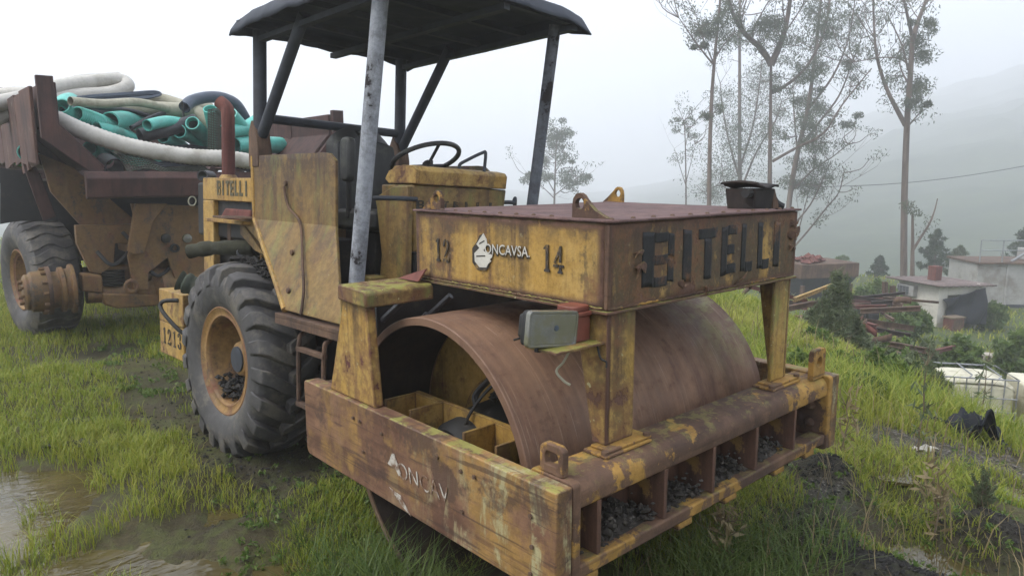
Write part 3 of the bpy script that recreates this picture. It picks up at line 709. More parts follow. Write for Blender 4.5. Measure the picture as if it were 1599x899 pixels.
# tie-down eyes at the two front corners
out = [(1.565, 0.894), (1.675, 0.894), (1.675, 0.95), (1.674, 0.985), (1.655, 1.0), (1.585, 1.0), (1.566, 0.985), (1.565, 0.95)]
inn = [(1.592, 0.925), (1.648, 0.925), (1.652, 0.945), (1.65, 0.962), (1.642, 0.972), (1.598, 0.972), (1.59, 0.962), (1.588, 0.945)]
RP('lifting_eye', MB().holed(out, inn, 'X', 1.654, 1.684), 'fbeam', bevel=0.004)
ring_o = [(3.50 + 0.055 * cos(a) * 1.15, 0.99 + 0.05 * sin(a) * 1.2) for a in np.linspace(0, 2 * pi, 16, endpoint=False)]
RP('lifting_eye', MB().holed([(3.565, 0.99), (3.565, 1.012), (3.56, 1.035), (3.545, 1.042), (3.50, 1.042), (3.455, 1.042), (3.44, 1.035), (3.435, 1.012), (3.435, 0.99), (3.435, 0.96), (3.435, 0.93), (3.435, 0.89), (3.50, 0.89), (3.565, 0.89), (3.565, 0.93), (3.565, 0.96)],
   [(3.50 + 0.028 * cos(a), 0.975 + 0.028 * sin(a)) for a in np.linspace(0, 2 * pi, 16, endpoint=False)], 'Y', 1.54, 1.57), 'fbeam', bevel=0.003)

# --- tank over the drum
TX0, TX1, TY0, TY1, TZ0, TZ1 = 1.946, 3.345, 1.632, 2.812, 1.42, 1.735
tank = RP('water_tank', MB().box((TX0, TY0 + 0.004, TZ0), (TX1, TY1, TZ1)), 'tank', bevel=0.005, label='streaked yellow box tank above the drum')
mb = MB()
def front_skin(u, v):
    x = TX0 + 0.002 + u * (TX1 - TX0 - 0.004); z = TZ0 + 0.002 + v * (TZ1 - TZ0 - 0.004)
    return (x, TY0 - 0.002 - 0.010 * max(0, float(fbm(x * 5, z * 7, 3))) * (1 if 0.03 < u < 0.97 and 0.06 < v < 0.94 else 0), z)
mb.grid(front_skin, 90, 26)
front_plate = put('front_plate', mb, 'tankfront', tank, label='front plate with peeling dark paint and big black letters', solid=0.004)
put('top_plate', MB().grid(lambda u, v: (TX0 - 0.012 + u * (TX1 - TX0 + 0.024), TY0 - 0.016 + v * (TY1 - TY0 + 0.028), TZ1 + 0.006 + 0.014 * float(fbm(u * 5, v * 4, 3)) * (1 if 0 < u < 1 and 0 < v < 1 else 0)), 24, 20), 'roofrust', tank, solid=0.009, label='purple-brown rusted top plate')
put('bottom_flange', MB().holed([(TX0 - 0.012, TY0 - 0.012), (TX1 + 0.012, TY0 - 0.012), (TX1 + 0.012, TY1 + 0.012), (TX0 - 0.012, TY1 + 0.012)], [(TX0 + 0.06, TY0 + 0.06), (TX1 - 0.06, TY0 + 0.06), (TX1 - 0.06, TY1 - 0.06), (TX0 + 0.06, TY1 - 0.06)], 'Z', TZ0 - 0.012, TZ0 - 0.001), 'mossy', tank, bevel=0.002)
put('corner_strip', MB().box((TX0 - 0.006, TY0 - 0.007, TZ0 + 0.004), (TX0 + 0.012, TY0 + 0.012, TZ1 - 0.002)), 'fbeam', tank, bevel=0.004)
mb = MB()
def near_skin(u, v):
    y = TY1 - 0.002 - u * (TY1 - TY0 - 0.016); z = TZ0 + 0.002 + v * (TZ1 - TZ0 - 0.004)
    return (TX0 - 0.001 - 0.004 * max(0, float(fbm(y * 3 + 4, z * 4, 3))) * (1 if 0.03 < u < 0.97 and 0.06 < v < 0.94 else 0), y, z)
mb.grid(near_skin, 50, 16); put('side_plate', mb, 'tank', tank, solid=0.003)
m_rivet = MB().lathe([(0, 0.010), (0.004, 0.009), (0.007, 0.005), (0.008, 0)], (0, 0, 0), (0, 0, 1), 8).mesh('rivet')
for i in range(12): put('rivet', m_rivet, 'rust', tank, Matrix.Translation((TX0 + 0.03 + i * 0.122, TY0 + 0.012, TZ1 + 0.012)))
for i in range(9): put('rivet', m_rivet, 'rust', tank, Matrix.Translation((TX0 + 0.018, TY0 + 0.30 + i * 0.10, TZ1 + 0.012)))
put('weld_bead', MB().tube([(TX0 - 0.004 + 0.002 * sin(i * 2.3), TY1 - i * 0.0147, TZ0 + 0.006 + 0.0015 * sin(i * 1.7)) for i in range(80)], [0.005 + 0.0015 * sin(i * 3.1) for i in range(80)], 5), 'mossy', tank)
put('weld_bead', MB().tube([(TX0 + i * 0.0155, TY0 - 0.004 + 0.002 * sin(i * 2.3), TZ0 + 0.006 + 0.0015 * sin(i * 1.7)) for i in range(90)], [0.005 + 0.0015 * sin(i * 3.1) for i in range(90)], 5), 'fbeam', tank)
# writing
FN = dict(right=(1, 0, 0), up=(0, 0, 1))
for ch, a, b in (('B', 1001, 1050), ('I', 1052, 1088), ('T', 1088, 1117), ('E', 1124, 1149), ('L', 1155, 1174), ('L', 1180, 1200), ('I', 1198, 1222)):
    xa, xb = aty(a, 400, TY0).x, aty(b, 400, TY0).x
    glyph = stroke_letter(ch); mbl = MB(); k = 5
    for poly in glyph:
        (ax, az_), (bx, _), (_, bz), _ = poly
        mbl.grid(lambda u, v: (xa + (ax + u * (bx - ax)) * (xb - xa), TY0 - 0.0052 - 0.010 * max(0, float(fbm((xa + (ax + u * (bx - ax)) * (xb - xa)) * 5, (1.483 + (az_ + v * (bz - az_)) * 0.208) * 7, 3))), 1.483 + (az_ + v * (bz - az_)) * 0.208 + 0.004 * sin(40 * (ax + u) + ord(ch) % 5)), 6, 10)
    put('letter', mbl, 'lettering', front_plate, solid=0.001)
SN = dict(right=(0, -1, 0), up=(0, 0, 1))
p12, p14 = atx(680, 397, TX0), atx(846, 418, TX0)
write('12', stencil_digit, tank, 'digit', 'stencil', (TX0 - 0.0075, p12.y, 1.515), w=0.062, h=0.105, pitch=0.062, **SN)
write('14', stencil_digit, tank, 'digit', 'stencil', (TX0 - 0.0075, p14.y, 1.535), w=0.07, h=0.105, pitch=0.066, **SN)
pl = atx(740, 415, TX0); LO = (TX0 - 0.0075, pl.y, 1.503)
mb = MB(); flat(mb, [(0.0, 0.03), (0.0, 0.09), (0.03, 0.12), (0.05, 0.15), (0.07, 0.155), (0.07, 0.10), (0.11, 0.06), (0.11, 0.02), (0.09, 0.0), (0.03, 0.0)], LO, (0, -1, 0), (0, 0, 1), 0.001)
put('logo_shadow', mb.mesh('logo', 0), 'stencil', tank)
mb = MB(); flat(mb, [(0.018, 0.035), (0.016, 0.07), (0.05, 0.095), (0.03, 0.11), (0.075, 0.158), (0.095, 0.135), (0.10, 0.115), (0.075, 0.085), (0.10, 0.075), (0.135, 0.072), (0.13, 0.06), (0.115, 0.05), (0.125, 0.045), (0.105, 0.03), (0.095, 0.015), (0.05, 0.012)], LO, (0, -1, 0), (0, 0, 1), 0.0025)
put('logo', mb.mesh('logo', 0), 'whitepaint', tank)
for poly in ([(0.03, 0.055), (0.09, 0.062), (0.088, 0.067), (0.03, 0.061)], [(0.05, 0.11), (0.085, 0.125), (0.083, 0.13), (0.05, 0.116)]):
    put('logo_line', flat(MB(), poly, LO, (0, -1, 0), (0, 0, 1), 0.0035).mesh('logo', 0), 'stencil', tank)
LT = (LO[0], LO[1] - 0.082, 1.578)
put('lettering', text_mesh('ONCAVSA.', 0.060, (LT[0] - 0.0, LT[1] + 0.004, LT[2] - 0.004), (0, -1, 0.02), (0, 0.02, 1), 0.003, 0.0006, sx=0.95), 'stencil', tank)
put('lettering', text_mesh('ONCAVSA.', 0.060, (LT[0] - 0.0015, LT[1], LT[2]), (0, -1, 0.02), (0, 0.02, 1), 0.0, 0.0006, sx=0.95), 'whitepaint', tank)
# worn lettering on the side beam
b0 = atx(606, 716, 1.567); R1 = (0, -1, 0.0)
mb = MB(); flat(mb, [(0.0, 0.0), (0.035, 0.055), (0.05, 0.058), (0.10, -0.015), (0.085, -0.03), (0.05, 0.0), (0.03, -0.005)], (1.566, b0.y, b0.z - 0.02), R1, (0, 0, 1), 0.0015)
put('worn_logo', mb.mesh('logo', 0), 'whiteworn', side_beam)
put('worn_lettering', text_mesh('ONCAV', 0.10, (1.566, b0.y - 0.075, b0.z - 0.055), R1, (0, 0.15, 1), -0.001, 0.0006), 'whiteworn', side_beam)
mb = MB(); flat(mb, [(0, 0), (0.09, -0.01), (0.13, -0.05), (0.16, -0.075), (0.12, -0.06), (0.05, -0.035)], atx(608, 760, 1.566), R1, (0, 0, 1), 0.001)
put('worn_patch', mb.mesh('logo', 0), 'whiteworn', side_beam)
# paint flakes curling off the front plate
rg = random.Random(3)
fl = MB().grid(lambda u, v: ((u - 0.5) * 0.05 + 0.012 * sin(v * 4), -0.020 * (v ** 2) - 0.004 * sin(u * 5), -v * 0.045 * (0.7 + 0.5 * sin(u * 7 + 1))), 5, 5).mesh('paint_flake')
for i in range(9):
    x = rg.choice([rg.uniform(1.99, 2.12), rg.uniform(2.05, 3.3), rg.uniform(3.28, 3.32)]); z = rg.uniform(1.44, 1.47) if 2.12 < x < 3.28 else rg.uniform(1.46, 1.70)
    put('paint_flake', fl, 'tankfront', front_plate, Matrix.Translation((x, TY0 - 0.010, z)) @ Matrix.Rotation(rg.uniform(-0.6, 0.6) + (pi if i % 2 else 0), 4, 'Y') @ Matrix.Diagonal((rg.uniform(0.4, 1.6), rg.uniform(0.3, 0.6), rg.uniform(0.3, 0.9), 1)), solid=0.0015)

# lugs on the tank
def lug(x, ya, yb, s):        # upright edge at ya, slope running to yb
    L = yb - ya; d = 1 if L > 0 else -1
    o = [(ya, 0), (ya, 0.045), (ya + 0.004 * d, 0.07), (ya + 0.018 * d, 0.088), (ya + 0.036 * d, 0.092), (ya + 0.052 * d, 0.084), (ya + 0.066 * d, 0.068), (ya + 0.11 * d, 0.03), (yb, 0.004), (yb, 0)]
    c = (ya + 0.036 * d, 0.052); q = [(-.7, -.7), (-1, 0), (-.85, .5), (-.5, .87), (0, 1), (.5, .87), (.85, .5), (1, 0), (.8, -.6), (.3, -.95)]
    i = [(c[0] + 0.022 * p[0] * d, c[1] + 0.022 * p[1]) for p in q]
    z0 = TZ1 + 0.012
    put('lifting_lug', MB().holed([(a, z0 + b * s) for a, b in o], [(a, z0 + b * s) for a, b in i], 'X', x - 0.011, x + 0.011), 'fbeam', tank, bevel=0.003)
lug(1.985, 1.835, 1.665, 1.0); lug(1.985, 2.655, 2.80, 0.95); lug(3.29, 2.655, 2.80, 1.0)

# breather box at the far front corner
brx = MB().hexa([(3.06, 1.70, TZ1 + .01), (3.225, 1.70, TZ1 + .01), (3.225, 1.84, TZ1 + .01), (3.06, 1.84, TZ1 + .01), (3.05, 1.69, 1.842), (3.23, 1.69, 1.842), (3.23, 1.85, 1.842), (3.05, 1.85, 1.842)])
M['burnt'] = rusty('burnt_black_rust', a=(0.016, 0.014, 0.013), b=(0.04, 0.028, 0.022), pale=0.4)
breather = put('breather_box', brx, 'burnt', tank, bevel=0.006)
RPb = lambda n, mb, mat, **k: put(n, mb, mat, tank, **k)
RPb('breather_lid', MB().grid(lambda u, v: (3.03 + u * 0.215, 1.68 + v * 0.18, 1.850 + 0.008 * sin(v * 3.1) + 0.006 * sin(u * 9) + 0.014 * (u < 0.12)), 12, 8), 'burnt', solid=0.010)
RPb('breather_pipe', MB().tube(spline([(3.23, 1.74, 1.82), (3.27, 1.73, 1.80), (3.295, 1.72, 1.77), (3.325, 1.70, 1.75)]), 0.022, 8), 'black')
RPb('breather_pipe', MB().tube([(3.01, 1.72, 1.822), (3.05, 1.72, 1.822)], 0.022, 8), 'black')
RPb('breather_bracket', MB().hexa([(3.235, 1.70, 1.747), (3.30, 1.70, 1.747), (3.30, 1.71, 1.747), (3.235, 1.71, 1.747), (3.235, 1.70, 1.84), (3.245, 1.70, 1.84), (3.245, 1.71, 1.84), (3.235, 1.71, 1.84)]), 'rust')
dc = aty(1172, 432, 1.95)
RPb('drain_cup', MB().lathe([(0, 0), (0, 0.05), (-0.03, 0.05), (-0.05, 0.035), (-0.09, 0.018), (-0.11, 0.0)], (dc.x, 1.95, TZ0 - 0.013), (0, 0, 1), 14), 'black')

# tank legs: pressed angle posts
def leg(name, xo, s, wx, ytop, ybot):
    # s = +1: the corner is at low x
    xa, xb = (xo, xo + 0.018) if s > 0 else (xo - 0.018, xo)
    m = MB()
    m.hexa([(xa, 1.636, 0.912), (xb, 1.636, 0.912), (xb, ybot, 0.912), (xa, ybot, 0.912), (xa, 1.636, TZ0 - .013), (xb, 1.636, TZ0 - .013), (xb, ytop, TZ0 - .013), (xa, ytop, TZ0 - .013)])
    xc, xd = (xb, xo + wx) if s > 0 else (xo - wx, xa)
    m.box((xc, 1.636, 0.912), (xd, 1.654, TZ0 - .013))
    return RP(name, m, 'mossy', bevel=0.005)
RP('leg_corner', MB().box((1.950, 1.631, 0.914), (1.966, 1.6355, TZ0 - 0.014)), 'upright', bevel=0.002)
leg('tank_leg', 1.955, 1, 0.165, 1.80, 1.70); leg('tank_leg', 3.335, -1, 0.15, 1.80, 1.72)
mfoot = MB().box((-0.13, 1.582, 0.888), (0.14, 1.695, 0.899)); mfoot.box((-0.10, 1.592, 0.901), (0.15, 1.685, 0.911)); mf = mfoot.mesh('foot_plate')
for x in (2.03, 3.25):
    f = put('foot_plate', mf, 'fbeam', roller, Matrix.Translation((x, 0, 0)), 0.003)
    for dx in (-0.115, 0.13): put('bolt', mesh_bolt, 'rust', f, Matrix.Translation((x + dx, 1.60, 0.900 if dx < 0 else 0.912)) @ Matrix.Rotation(pi / 2, 4, 'Y') @ Matrix.Scale(1.5, 4))

# rear pillars and arms carrying the tank
for s, x0, x1 in ((1, 1.590, 1.636), (-1, 3.614, 3.66)):
    xo, xi = (x0, x1)
    m = MB().hexa([(xo, 2.645, 0.888), (xi, 2.645, 0.888), (xi, 3.05, 0.888), (xo, 3.05, 0.888), (xo, 2.70, 1.375), (xi, 2.70, 1.375), (xi, 2.885, 1.375), (xo, 2.885, 1.375)])
    RP('pillar', m, 'pillar', bevel=0.006)
    xa, xb = (1.568, TX0 - 0.016) if s > 0 else (TX1 + 0.016, 3.682)
    poly = [(2.66, 1.335), (2.66, 1.395), (2.675, 1.41), (2.89, 1.418), (2.905, 1.405), (2.905, 1.345)]
    m = MB().prism(poly, 'X', xa, xb)
    RP('arm', m, 'mossy', bevel=0.008)
RP('weld_gusset', MB().hexa([(1.87, 2.70, 1.42), (1.88, 2.70, 1.42), (1.88, 2.86, 1.42), (1.87, 2.86, 1.42), (1.915, 2.70, 1.475), (1.925, 2.70, 1.475), (1.925, 2.86, 1.43), (1.915, 2.86, 1.43)]), 'rustred')

# bracket, headlamp and red rear lamp beside the near leg
RP('lamp_bracket', MB().box((1.70, 1.645, 1.296), (1.952, 1.80, 1.306)), 'mossy', bevel=0.002)
hl = Matrix.Translation((1.752, 1.725, 1.372)) @ Matrix.Rotation(radians(-7), 4, 'Z') @ Matrix.Rotation(radians(6), 4, 'Y')
m = MB(); m.prism(rrect(-0.108, -0.062, 0.108, 0.062, 0.016, 3), 'Y', -0.012, 0.028)
m.prism(rrect(-0.085, -0.045, 0.085, 0.045, 0.014, 3), 'Y', 0.028, 0.075)
lamp = put('headlamp', m, 'black', roller, hl, 0.003)
m = MB(); m.prism(rrect(-0.101, -0.055, 0.101, 0.055, 0.012, 4), 'Y', -0.019, -0.011); put('lamp_glass', m, 'lampglass', lamp, hl, 0.004)
m = MB().holed(rrect(-0.110, -0.064, 0.110, 0.064, 0.016, 4), rrect(-0.100, -0.054, 0.100, 0.054, 0.012, 4), 'Y', -0.020, 0.004); put('lamp_rim', m, 'lampglass', lamp, hl, 0.002)
m = MB().lathe([(0, 0.0), (0, 0.010), (0.004, 0.012)], (0.012, -0.0205, 0.004), (0, 1, 0), 12); put('lamp_emblem', m, 'bluehose', lamp, hl)
m = MB().cyl((-0.04, 0.01, -0.064), (-0.04, 0.01, -0.085), 0.012, 8); put('lamp_foot', m, 'black', lamp, hl)
m = MB(); m.prism(rrect(1.845, 1.70, 1.945, 1.80, 0.02, 3), 'Z', 1.307, 1.40); m.prism(rrect(1.838, 1.693, 1.952, 1.807, 0.022, 3), 'Z', 1.4005, 1.416); m.prism(rrect(1.848, 1.703, 1.942, 1.797, 0.02, 3), 'Z', 1.4165, 1.436)
RP('rear_lamp', m, 'redlens', bevel=0.004, label='dull red rusty lamp box on a mossy bracket')
RP('loose_wire', MB().tube(spline([(1.83, 1.70, 1.29), (1.815, 1.72, 1.24), (1.79, 1.73, 1.21), (1.795, 1.70, 1.18), (1.81, 1.68, 1.165)]), 0.005, 6), 'creamhose')
RP('loose_wire', MB().tube(spline([(1.93, 1.66, 1.29), (1.925, 1.64, 1.25), (1.945, 1.63, 1.235), (1.94, 1.625, 1.215)]), 0.004, 6), 'black')
RP('loose_wire', MB().tube([(1.76, 1.83, 1.33), (1.70, 1.86, 1.315)], 0.004, 6), 'black')

# yoke inside the drum: long inner plate with two U brackets bolted to the side beam
RP('yoke_plate', MB().box((1.955, 2.03, 0.45), (1.975, 2.86, 0.845)), 'hoodp', bevel=0.003)
for a, b in ((2.63, 2.85), (2.03, 2.25)):
    m = MB(); m.box((1.765, a, 0.48), (1.953, a + 0.014, 0.845)); m.box((1.765, b - 0.014, 0.48), (1.953, b, 0.845)); m.box((1.935, a + 0.0145, 0.48), (1.953, b - 0.0145, 0.845)); m.box((1.65, a + 0.0145, 0.48), (1.953, b - 0.0145, 0.50))
    br = RP('yoke_bracket', m, 'hoodp', bevel=0.003)
    m = MB(); m.box((1.648, a, 0.60), (1.762, a + 0.012, 0.80)); m.box((1.648, b - 0.012, 0.60), (1.762, b, 0.80)); put('bracket_web', m, 'hoodp', br)
for y, z in ((2.45, 0.76), (2.40, 0.66), (2.56, 0.70), (2.33, 0.62)): RP('bolt', MB().lathe([(0, 0), (0, 0.018), (-0.012, 0.018), (-0.014, 0)], (1.954, y, z), (1, 0, 0), 8), 'rust')
RP('drum_hose', MB().tube(spline([(2.05, 2.30, 1.02), (1.98, 2.36, 0.94), (1.93, 2.42, 0.82), (1.90, 2.44, 0.70), (1.92, 2.40, 0.62)]), 0.008, 6), 'black')
RP('drum_hose', MB().tube(spline([(2.09, 2.34, 1.06), (2.05, 2.42, 0.97), (2.02, 2.47, 0.90), (2.00, 2.44, 0.86)]), 0.016, 6), 'black')
RP('cable_clump', lumps(MB(), 26, lambda r: (2.10 + r.uniform(-.05, .05), 2.33 + r.uniform(-.07, .07), 1.00 + r.uniform(-.12, .10)), 0.035, 8), 'black')

for k, (x, z) in enumerate(((2.1, 1.0), (2.25, 1.08), (2.4, 0.98), (2.0, 1.12))):
    RP('hydraulic_hose', MB().tube(spline([(x, 2.95, z + .2), (x - .06, 3.12, z + .05), (x + .05, 3.3, z + .02), (x + .18, 3.5, z + .05), (x + .2, 3.7, z - .05)]), 0.018, 8), 'blackhose')
RP('added_dark_plate', MB().box((1.90, 3.12, 0.862), (3.45, 3.15, 1.35)), 'black', bevel=0.004)  # added black plate; blocks the sky showing between tank and drum
# inner cross frame, hitch and chassis between the two halves
RP('cross_frame', MB().box((1.652, 3.20, 0.52), (3.598, 3.28, 0.86)), 'rust', bevel=0.006)
RP('hitch', MB().hexa([(2.3, 3.282, 0.55), (2.95, 3.282, 0.55), (2.8, 3.75, 0.6), (2.45, 3.75, 0.6), (2.3, 3.282, 0.95), (2.95, 3.282, 0.95), (2.8, 3.75, 0.95), (2.45, 3.75, 0.95)]), 'rust', bevel=0.01)

# ---------------------------------------------------------------- rear half: turned a little on its joint and leaning to the far side
da, ro = radians(3), radians(3)
xr = Vector((cos(da) * cos(ro), sin(da) * cos(ro), -sin(ro))); yr = Vector((-sin(da), cos(da), 0)); zr = xr.cross(yr)
TC = Vector((1.69, 4.85, 0.65))
RM = Matrix((xr, yr, zr)).transposed().to_4x4()
MR = Matrix.Translation(TC) @ RM @ Matrix.Translation(-TC)
def RR(name, mb, mat, bevel=0.0, parent=None, basis=None, **k): return put(name, mb, mat, parent or roller, MR @ basis if basis is not None else MR, bevel, **k)

RR('chassis', MB().box((2.22, 3.72, 0.55), (3.04, 6.1, 1.04)), 'black', 0.01)
RR('axle', MB().cyl((2.10, 4.85, 0.65), (3.16, 4.85, 0.65), 0.14, 16), 'rust')
# floor plate
fp = MB(); fp.box((1.74, 3.40, 1.06), (3.46, 4.12, 1.085)); fp.box((1.74, 3.40, 1.02), (1.755, 4.12, 1.0595))
RR('floor_plate', fp, 'rust', 0.004)
# near side panel: upright above, flared out below
def side_panel(mir):
    X = lambda x: x if not mir else 5.26 - x
    m = MB()
    rows = [(2.0, 2.058, 4.93, 3.85), (2.0, 1.62, 4.91, 3.85), (1.78, 1.105, 4.06, 3.42)]
    def fn(u, v):
        if v <= 0.5: a, b, t = rows[0], rows[1], v * 2
        else: a, b, t = rows[1], rows[2], v * 2 - 1
        x, z, ya, yb = [a[i] + (b[i] - a[i]) * t for i in range(4)]
        y = ya + (yb - ya) * u
        if v < 0.5 and u > 0.93: z -= 0.05 * (u - 0.93) / 0.07
        return (X(x) + (0.006 * float(fbm(y * 3, z * 3, 2))), y, z)
    m.grid(fn, 16, 20)
    o = RR('side_panel', m.mesh('side_panel', 14), 'panel', solid=0.02, bevel=0.004, label=None if mir else 'ochre side panel with grime streaks, flared at the bottom')
    if not mir:
        RR('fender_edge', MB().tube([fn(0, k / 12) for k in range(13)], 0.022, 8), 'hoodp', parent=o)
        RR('panel_rod', MB().tube(spline([(1.975, 4.45, 1.85), (1.97, 4.38, 1.72), (1.965, 4.22, 1.62), (1.87, 4.02, 1.40), (1.80, 3.88, 1.24), (1.76, 3.84, 1.11)]), 0.009, 6), 'rust', parent=o)
        for y, z in ((4.44, 1.87), (4.30, 1.44), (4.28, 1.22)): RR('bolt', MB().lathe([(0, 0), (0, 0.02), (-0.012, 0.016), (-0.014, 0)], (1.985 - (max(0, 1.62 - z)) * 0.43, y - (max(0, 1.62 - z)) * 0.5, z), (1, 0, 0), 8), 'rust', parent=o)
    return o
side_panel(False); side_panel(True)
RR('rear_bulkhead', MB().box((2.02, 4.86, 1.10), (3.24, 4.885, 1.98)), 'panel', 0.004)
# fender apron over the tyre
RR('fender', MB().hexa([(1.78, 4.93, 1.62), (2.0, 4.93, 1.62), (2.0, 5.10, 1.62), (1.78, 5.10, 1.62), (1.78, 4.96, 1.635), (2.0, 4.96, 1.635), (2.0, 5.10, 1.635), (1.78, 5.10, 1.635)]), 'rust', 0.003)
RR('fender', MB().prism([(5.14, 1.615), (4.95, 1.615), (4.62, 1.36), (4.45, 1.19), (4.62, 1.36), (4.90, 1.40), (5.12, 1.50)], 'X', 1.99, 2.008), 'panel', 0.002)

# engine bay frame behind the panel
EB = RR('engine_frame', MB().box((2.0, 4.94, 1.735), (2.03, 5.80, 1.905)), 'hoodp', 0.006, label='yellow engine side frame with dark block letters')
RR('frame_post', MB().box((1.995, 5.60, 0.95), (2.05, 5.79, 1.733)), 'hoodp', 0.008, parent=EB)
RR('frame_shelf', MB().box((1.93, 4.96, 1.575), (2.30, 5.60, 1.60)), 'hoodp', 0.004, parent=EB)
RR('engine_hood', MB().hexa([(2.035, 4.94, 1.45), (3.22, 4.94, 1.45), (3.22, 6.0, 1.45), (2.035, 6.0, 1.45), (2.035, 4.94, 1.90), (3.22, 4.94, 1.90), (3.22, 6.0, 1.87), (2.035, 6.0, 1.87)]), 'black', 0.02)
RR('air_filter', MB().hexa([(1.99, 4.97, 1.602), (2.03, 4.97, 1.602), (2.03, 5.48, 1.602), (1.99, 5.48, 1.602), (2.0, 5.0, 1.68), (2.03, 5.0, 1.68), (2.03, 5.40, 1.68), (2.0, 5.40, 1.68)]), 'rustred', 0.01)
RR('engine_block', MB().box((2.08, 4.98, 1.06), (3.1, 5.95, 1.44)), 'black', 0.03)
RR('engine_bracket', MB().box((2.032, 5.38, 1.40), (2.06, 5.44, 1.57)), 'rust', 0.003)
RR('chrome_pipe', MB().tube(spline([(1.99, 5.10, 1.38), (1.98, 5.22, 1.40), (1.99, 5.36, 1.375)]), 0.04, 10), 'galv')
write('BITELLI', stroke_letter, EB, 'letter', 'fadedletter', (1.998, 5.53, 1.775), (0, -1, 0), (0, 0, 1), 0.060, 0.11, 0.076, basis=MR)
# exhaust stack
RR('exhaust_stack', MB().tube(spline([(2.22, 5.83, 1.86), (2.22, 5.83, 2.1), (2.22, 5.83, 2.40), (2.215, 5.85, 2.47), (2.18, 5.90, 2.52)], 5), 0.052, 14), 'rustred', label='red-brown rusted exhaust stack')
RR('exhaust_collar', MB().lathe([(0, 0.054), (0, 0.07), (0.05, 0.07), (0.07, 0.054)], (2.22, 5.83, 1.87), (0, 0, 1), 16), 'hoodp')
RR('coolant_pipe', MB().lathe([(0, 0.045), (-0.16, 0.045), (-0.16, 0.036), (0, 0.036)], (2.12, 5.93, 1.92), (0.7, 0.7, 0), 14, True), 'blackhose')
# counterweight at the tail
cw = RR('counterweight', MB().box((1.80, 5.72, 0.74), (3.46, 6.22, 1.0)), 'hoodp', 0.008)
RR('counterweight_lower', MB().box((1.803, 5.72, 0.47), (3.457, 6.22, 0.736)), 'hoodp', 0.008, parent=cw)
write('1213', stencil_digit, cw, 'digit', 'stencil', (1.80, 6.16, 0.56), (0, -1, 0), (0, 0, 1), 0.10, 0.13, 0.105, basis=MR)
RR('handle', MB().tube(spline([(1.80, 5.80, 0.95), (1.72, 5.88, 0.94), (1.70, 5.90, 0.90), (1.71, 5.84, 0.84), (1.76, 5.72, 0.74), (1.80, 5.68, 0.70)], 4), 0.016, 8), 'black', parent=cw)

# cowl in front of the driver
RR('cowl_base', MB().box((2.38, 3.57, 1.09), (3.04, 3.84, 1.475)), 'black', 0.01)
cowl = RR('cowl', MB().hexa([(2.35, 3.557, 1.48), (3.08, 3.557, 1.48), (3.08, 3.87, 1.48), (2.35, 3.87, 1.48), (2.335, 3.55, 1.885), (3.125, 3.55, 1.885), (3.125, 3.88, 1.885), (2.335, 3.88, 1.885)]), 'panel', 0.012)
RR('cowl_side', MB().prism([(3.545, 1.10), (3.545, 1.875), (3.70, 1.87), (3.88, 1.80), (3.86, 1.74), (3.80, 1.45), (3.84, 1.10)], 'X', 2.29, 2.333), 'panel', 0.006, parent=cowl)
RR('cowl_box', MB().prism([(3.535, 1.888), (3.525, 1.97), (3.545, 1.992), (3.62, 2.004), (3.78, 2.0), (3.80, 1.98), (3.80, 1.888)], 'X', 2.36, 3.105), 'hoodp', 0.006, parent=cowl)
RR('cowl_end', MB().prism([(3.52, 1.892), (3.52, 1.975), (3.56, 1.997), (3.66, 2.004), (3.80, 1.97), (3.84, 1.92), (3.80, 1.892)], 'X', 2.335, 2.357), 'hoodp', 0.004, parent=cowl)
write('BITELLI', stroke_letter, cowl, 'letter', 'stencil', (2.36, 3.5485, 1.742), (1, 0, 0.0), (0, 0, 1), 0.058, 0.052, 0.098, basis=MR)
RR('grab_handle', MB().tube(spline([(2.76, 3.62, 1.99), (2.76, 3.62, 2.03), (2.80, 3.60, 2.06), (2.90, 3.56, 2.115), (2.925, 3.555, 2.11), (2.92, 3.56, 1.99)], 4), 0.011, 8), 'darksteel', parent=cowl)
RR('lever', MB().tube([(2.56, 3.66, 2.0), (2.56, 3.66, 2.045)], 0.010, 8), 'black', parent=cowl)
RR('grab_rail', MB().tube(spline([(2.36, 3.545, 1.80), (2.22, 3.56, 1.80), (2.10, 3.62, 1.795), (2.08, 3.64, 1.77), (2.06, 3.66, 1.5), (2.04, 3.68, 1.09)], 5), 0.014, 8), 'darksteel', parent=cowl)
RR('grab_rail', MB().tube(spline([(3.12, 3.58, 1.80), (3.22, 3.58, 1.80), (3.26, 3.60, 1.77), (3.26, 3.64, 1.09)], 5), 0.014, 8), 'darksteel', parent=cowl)
RR('loose_cable', MB().tube(spline([(2.12, 3.62, 1.13), (2.03, 3.66, 1.15), (1.95, 3.70, 1.20), (1.92, 3.74, 1.16), (1.95, 3.78, 1.10), (2.02, 3.78, 1.09)]), 0.013, 8), 'bluehose')
RR('pedal_box', MB().box((2.15, 3.72, 1.09), (2.285, 3.86, 1.32)), 'panel', 0.01)

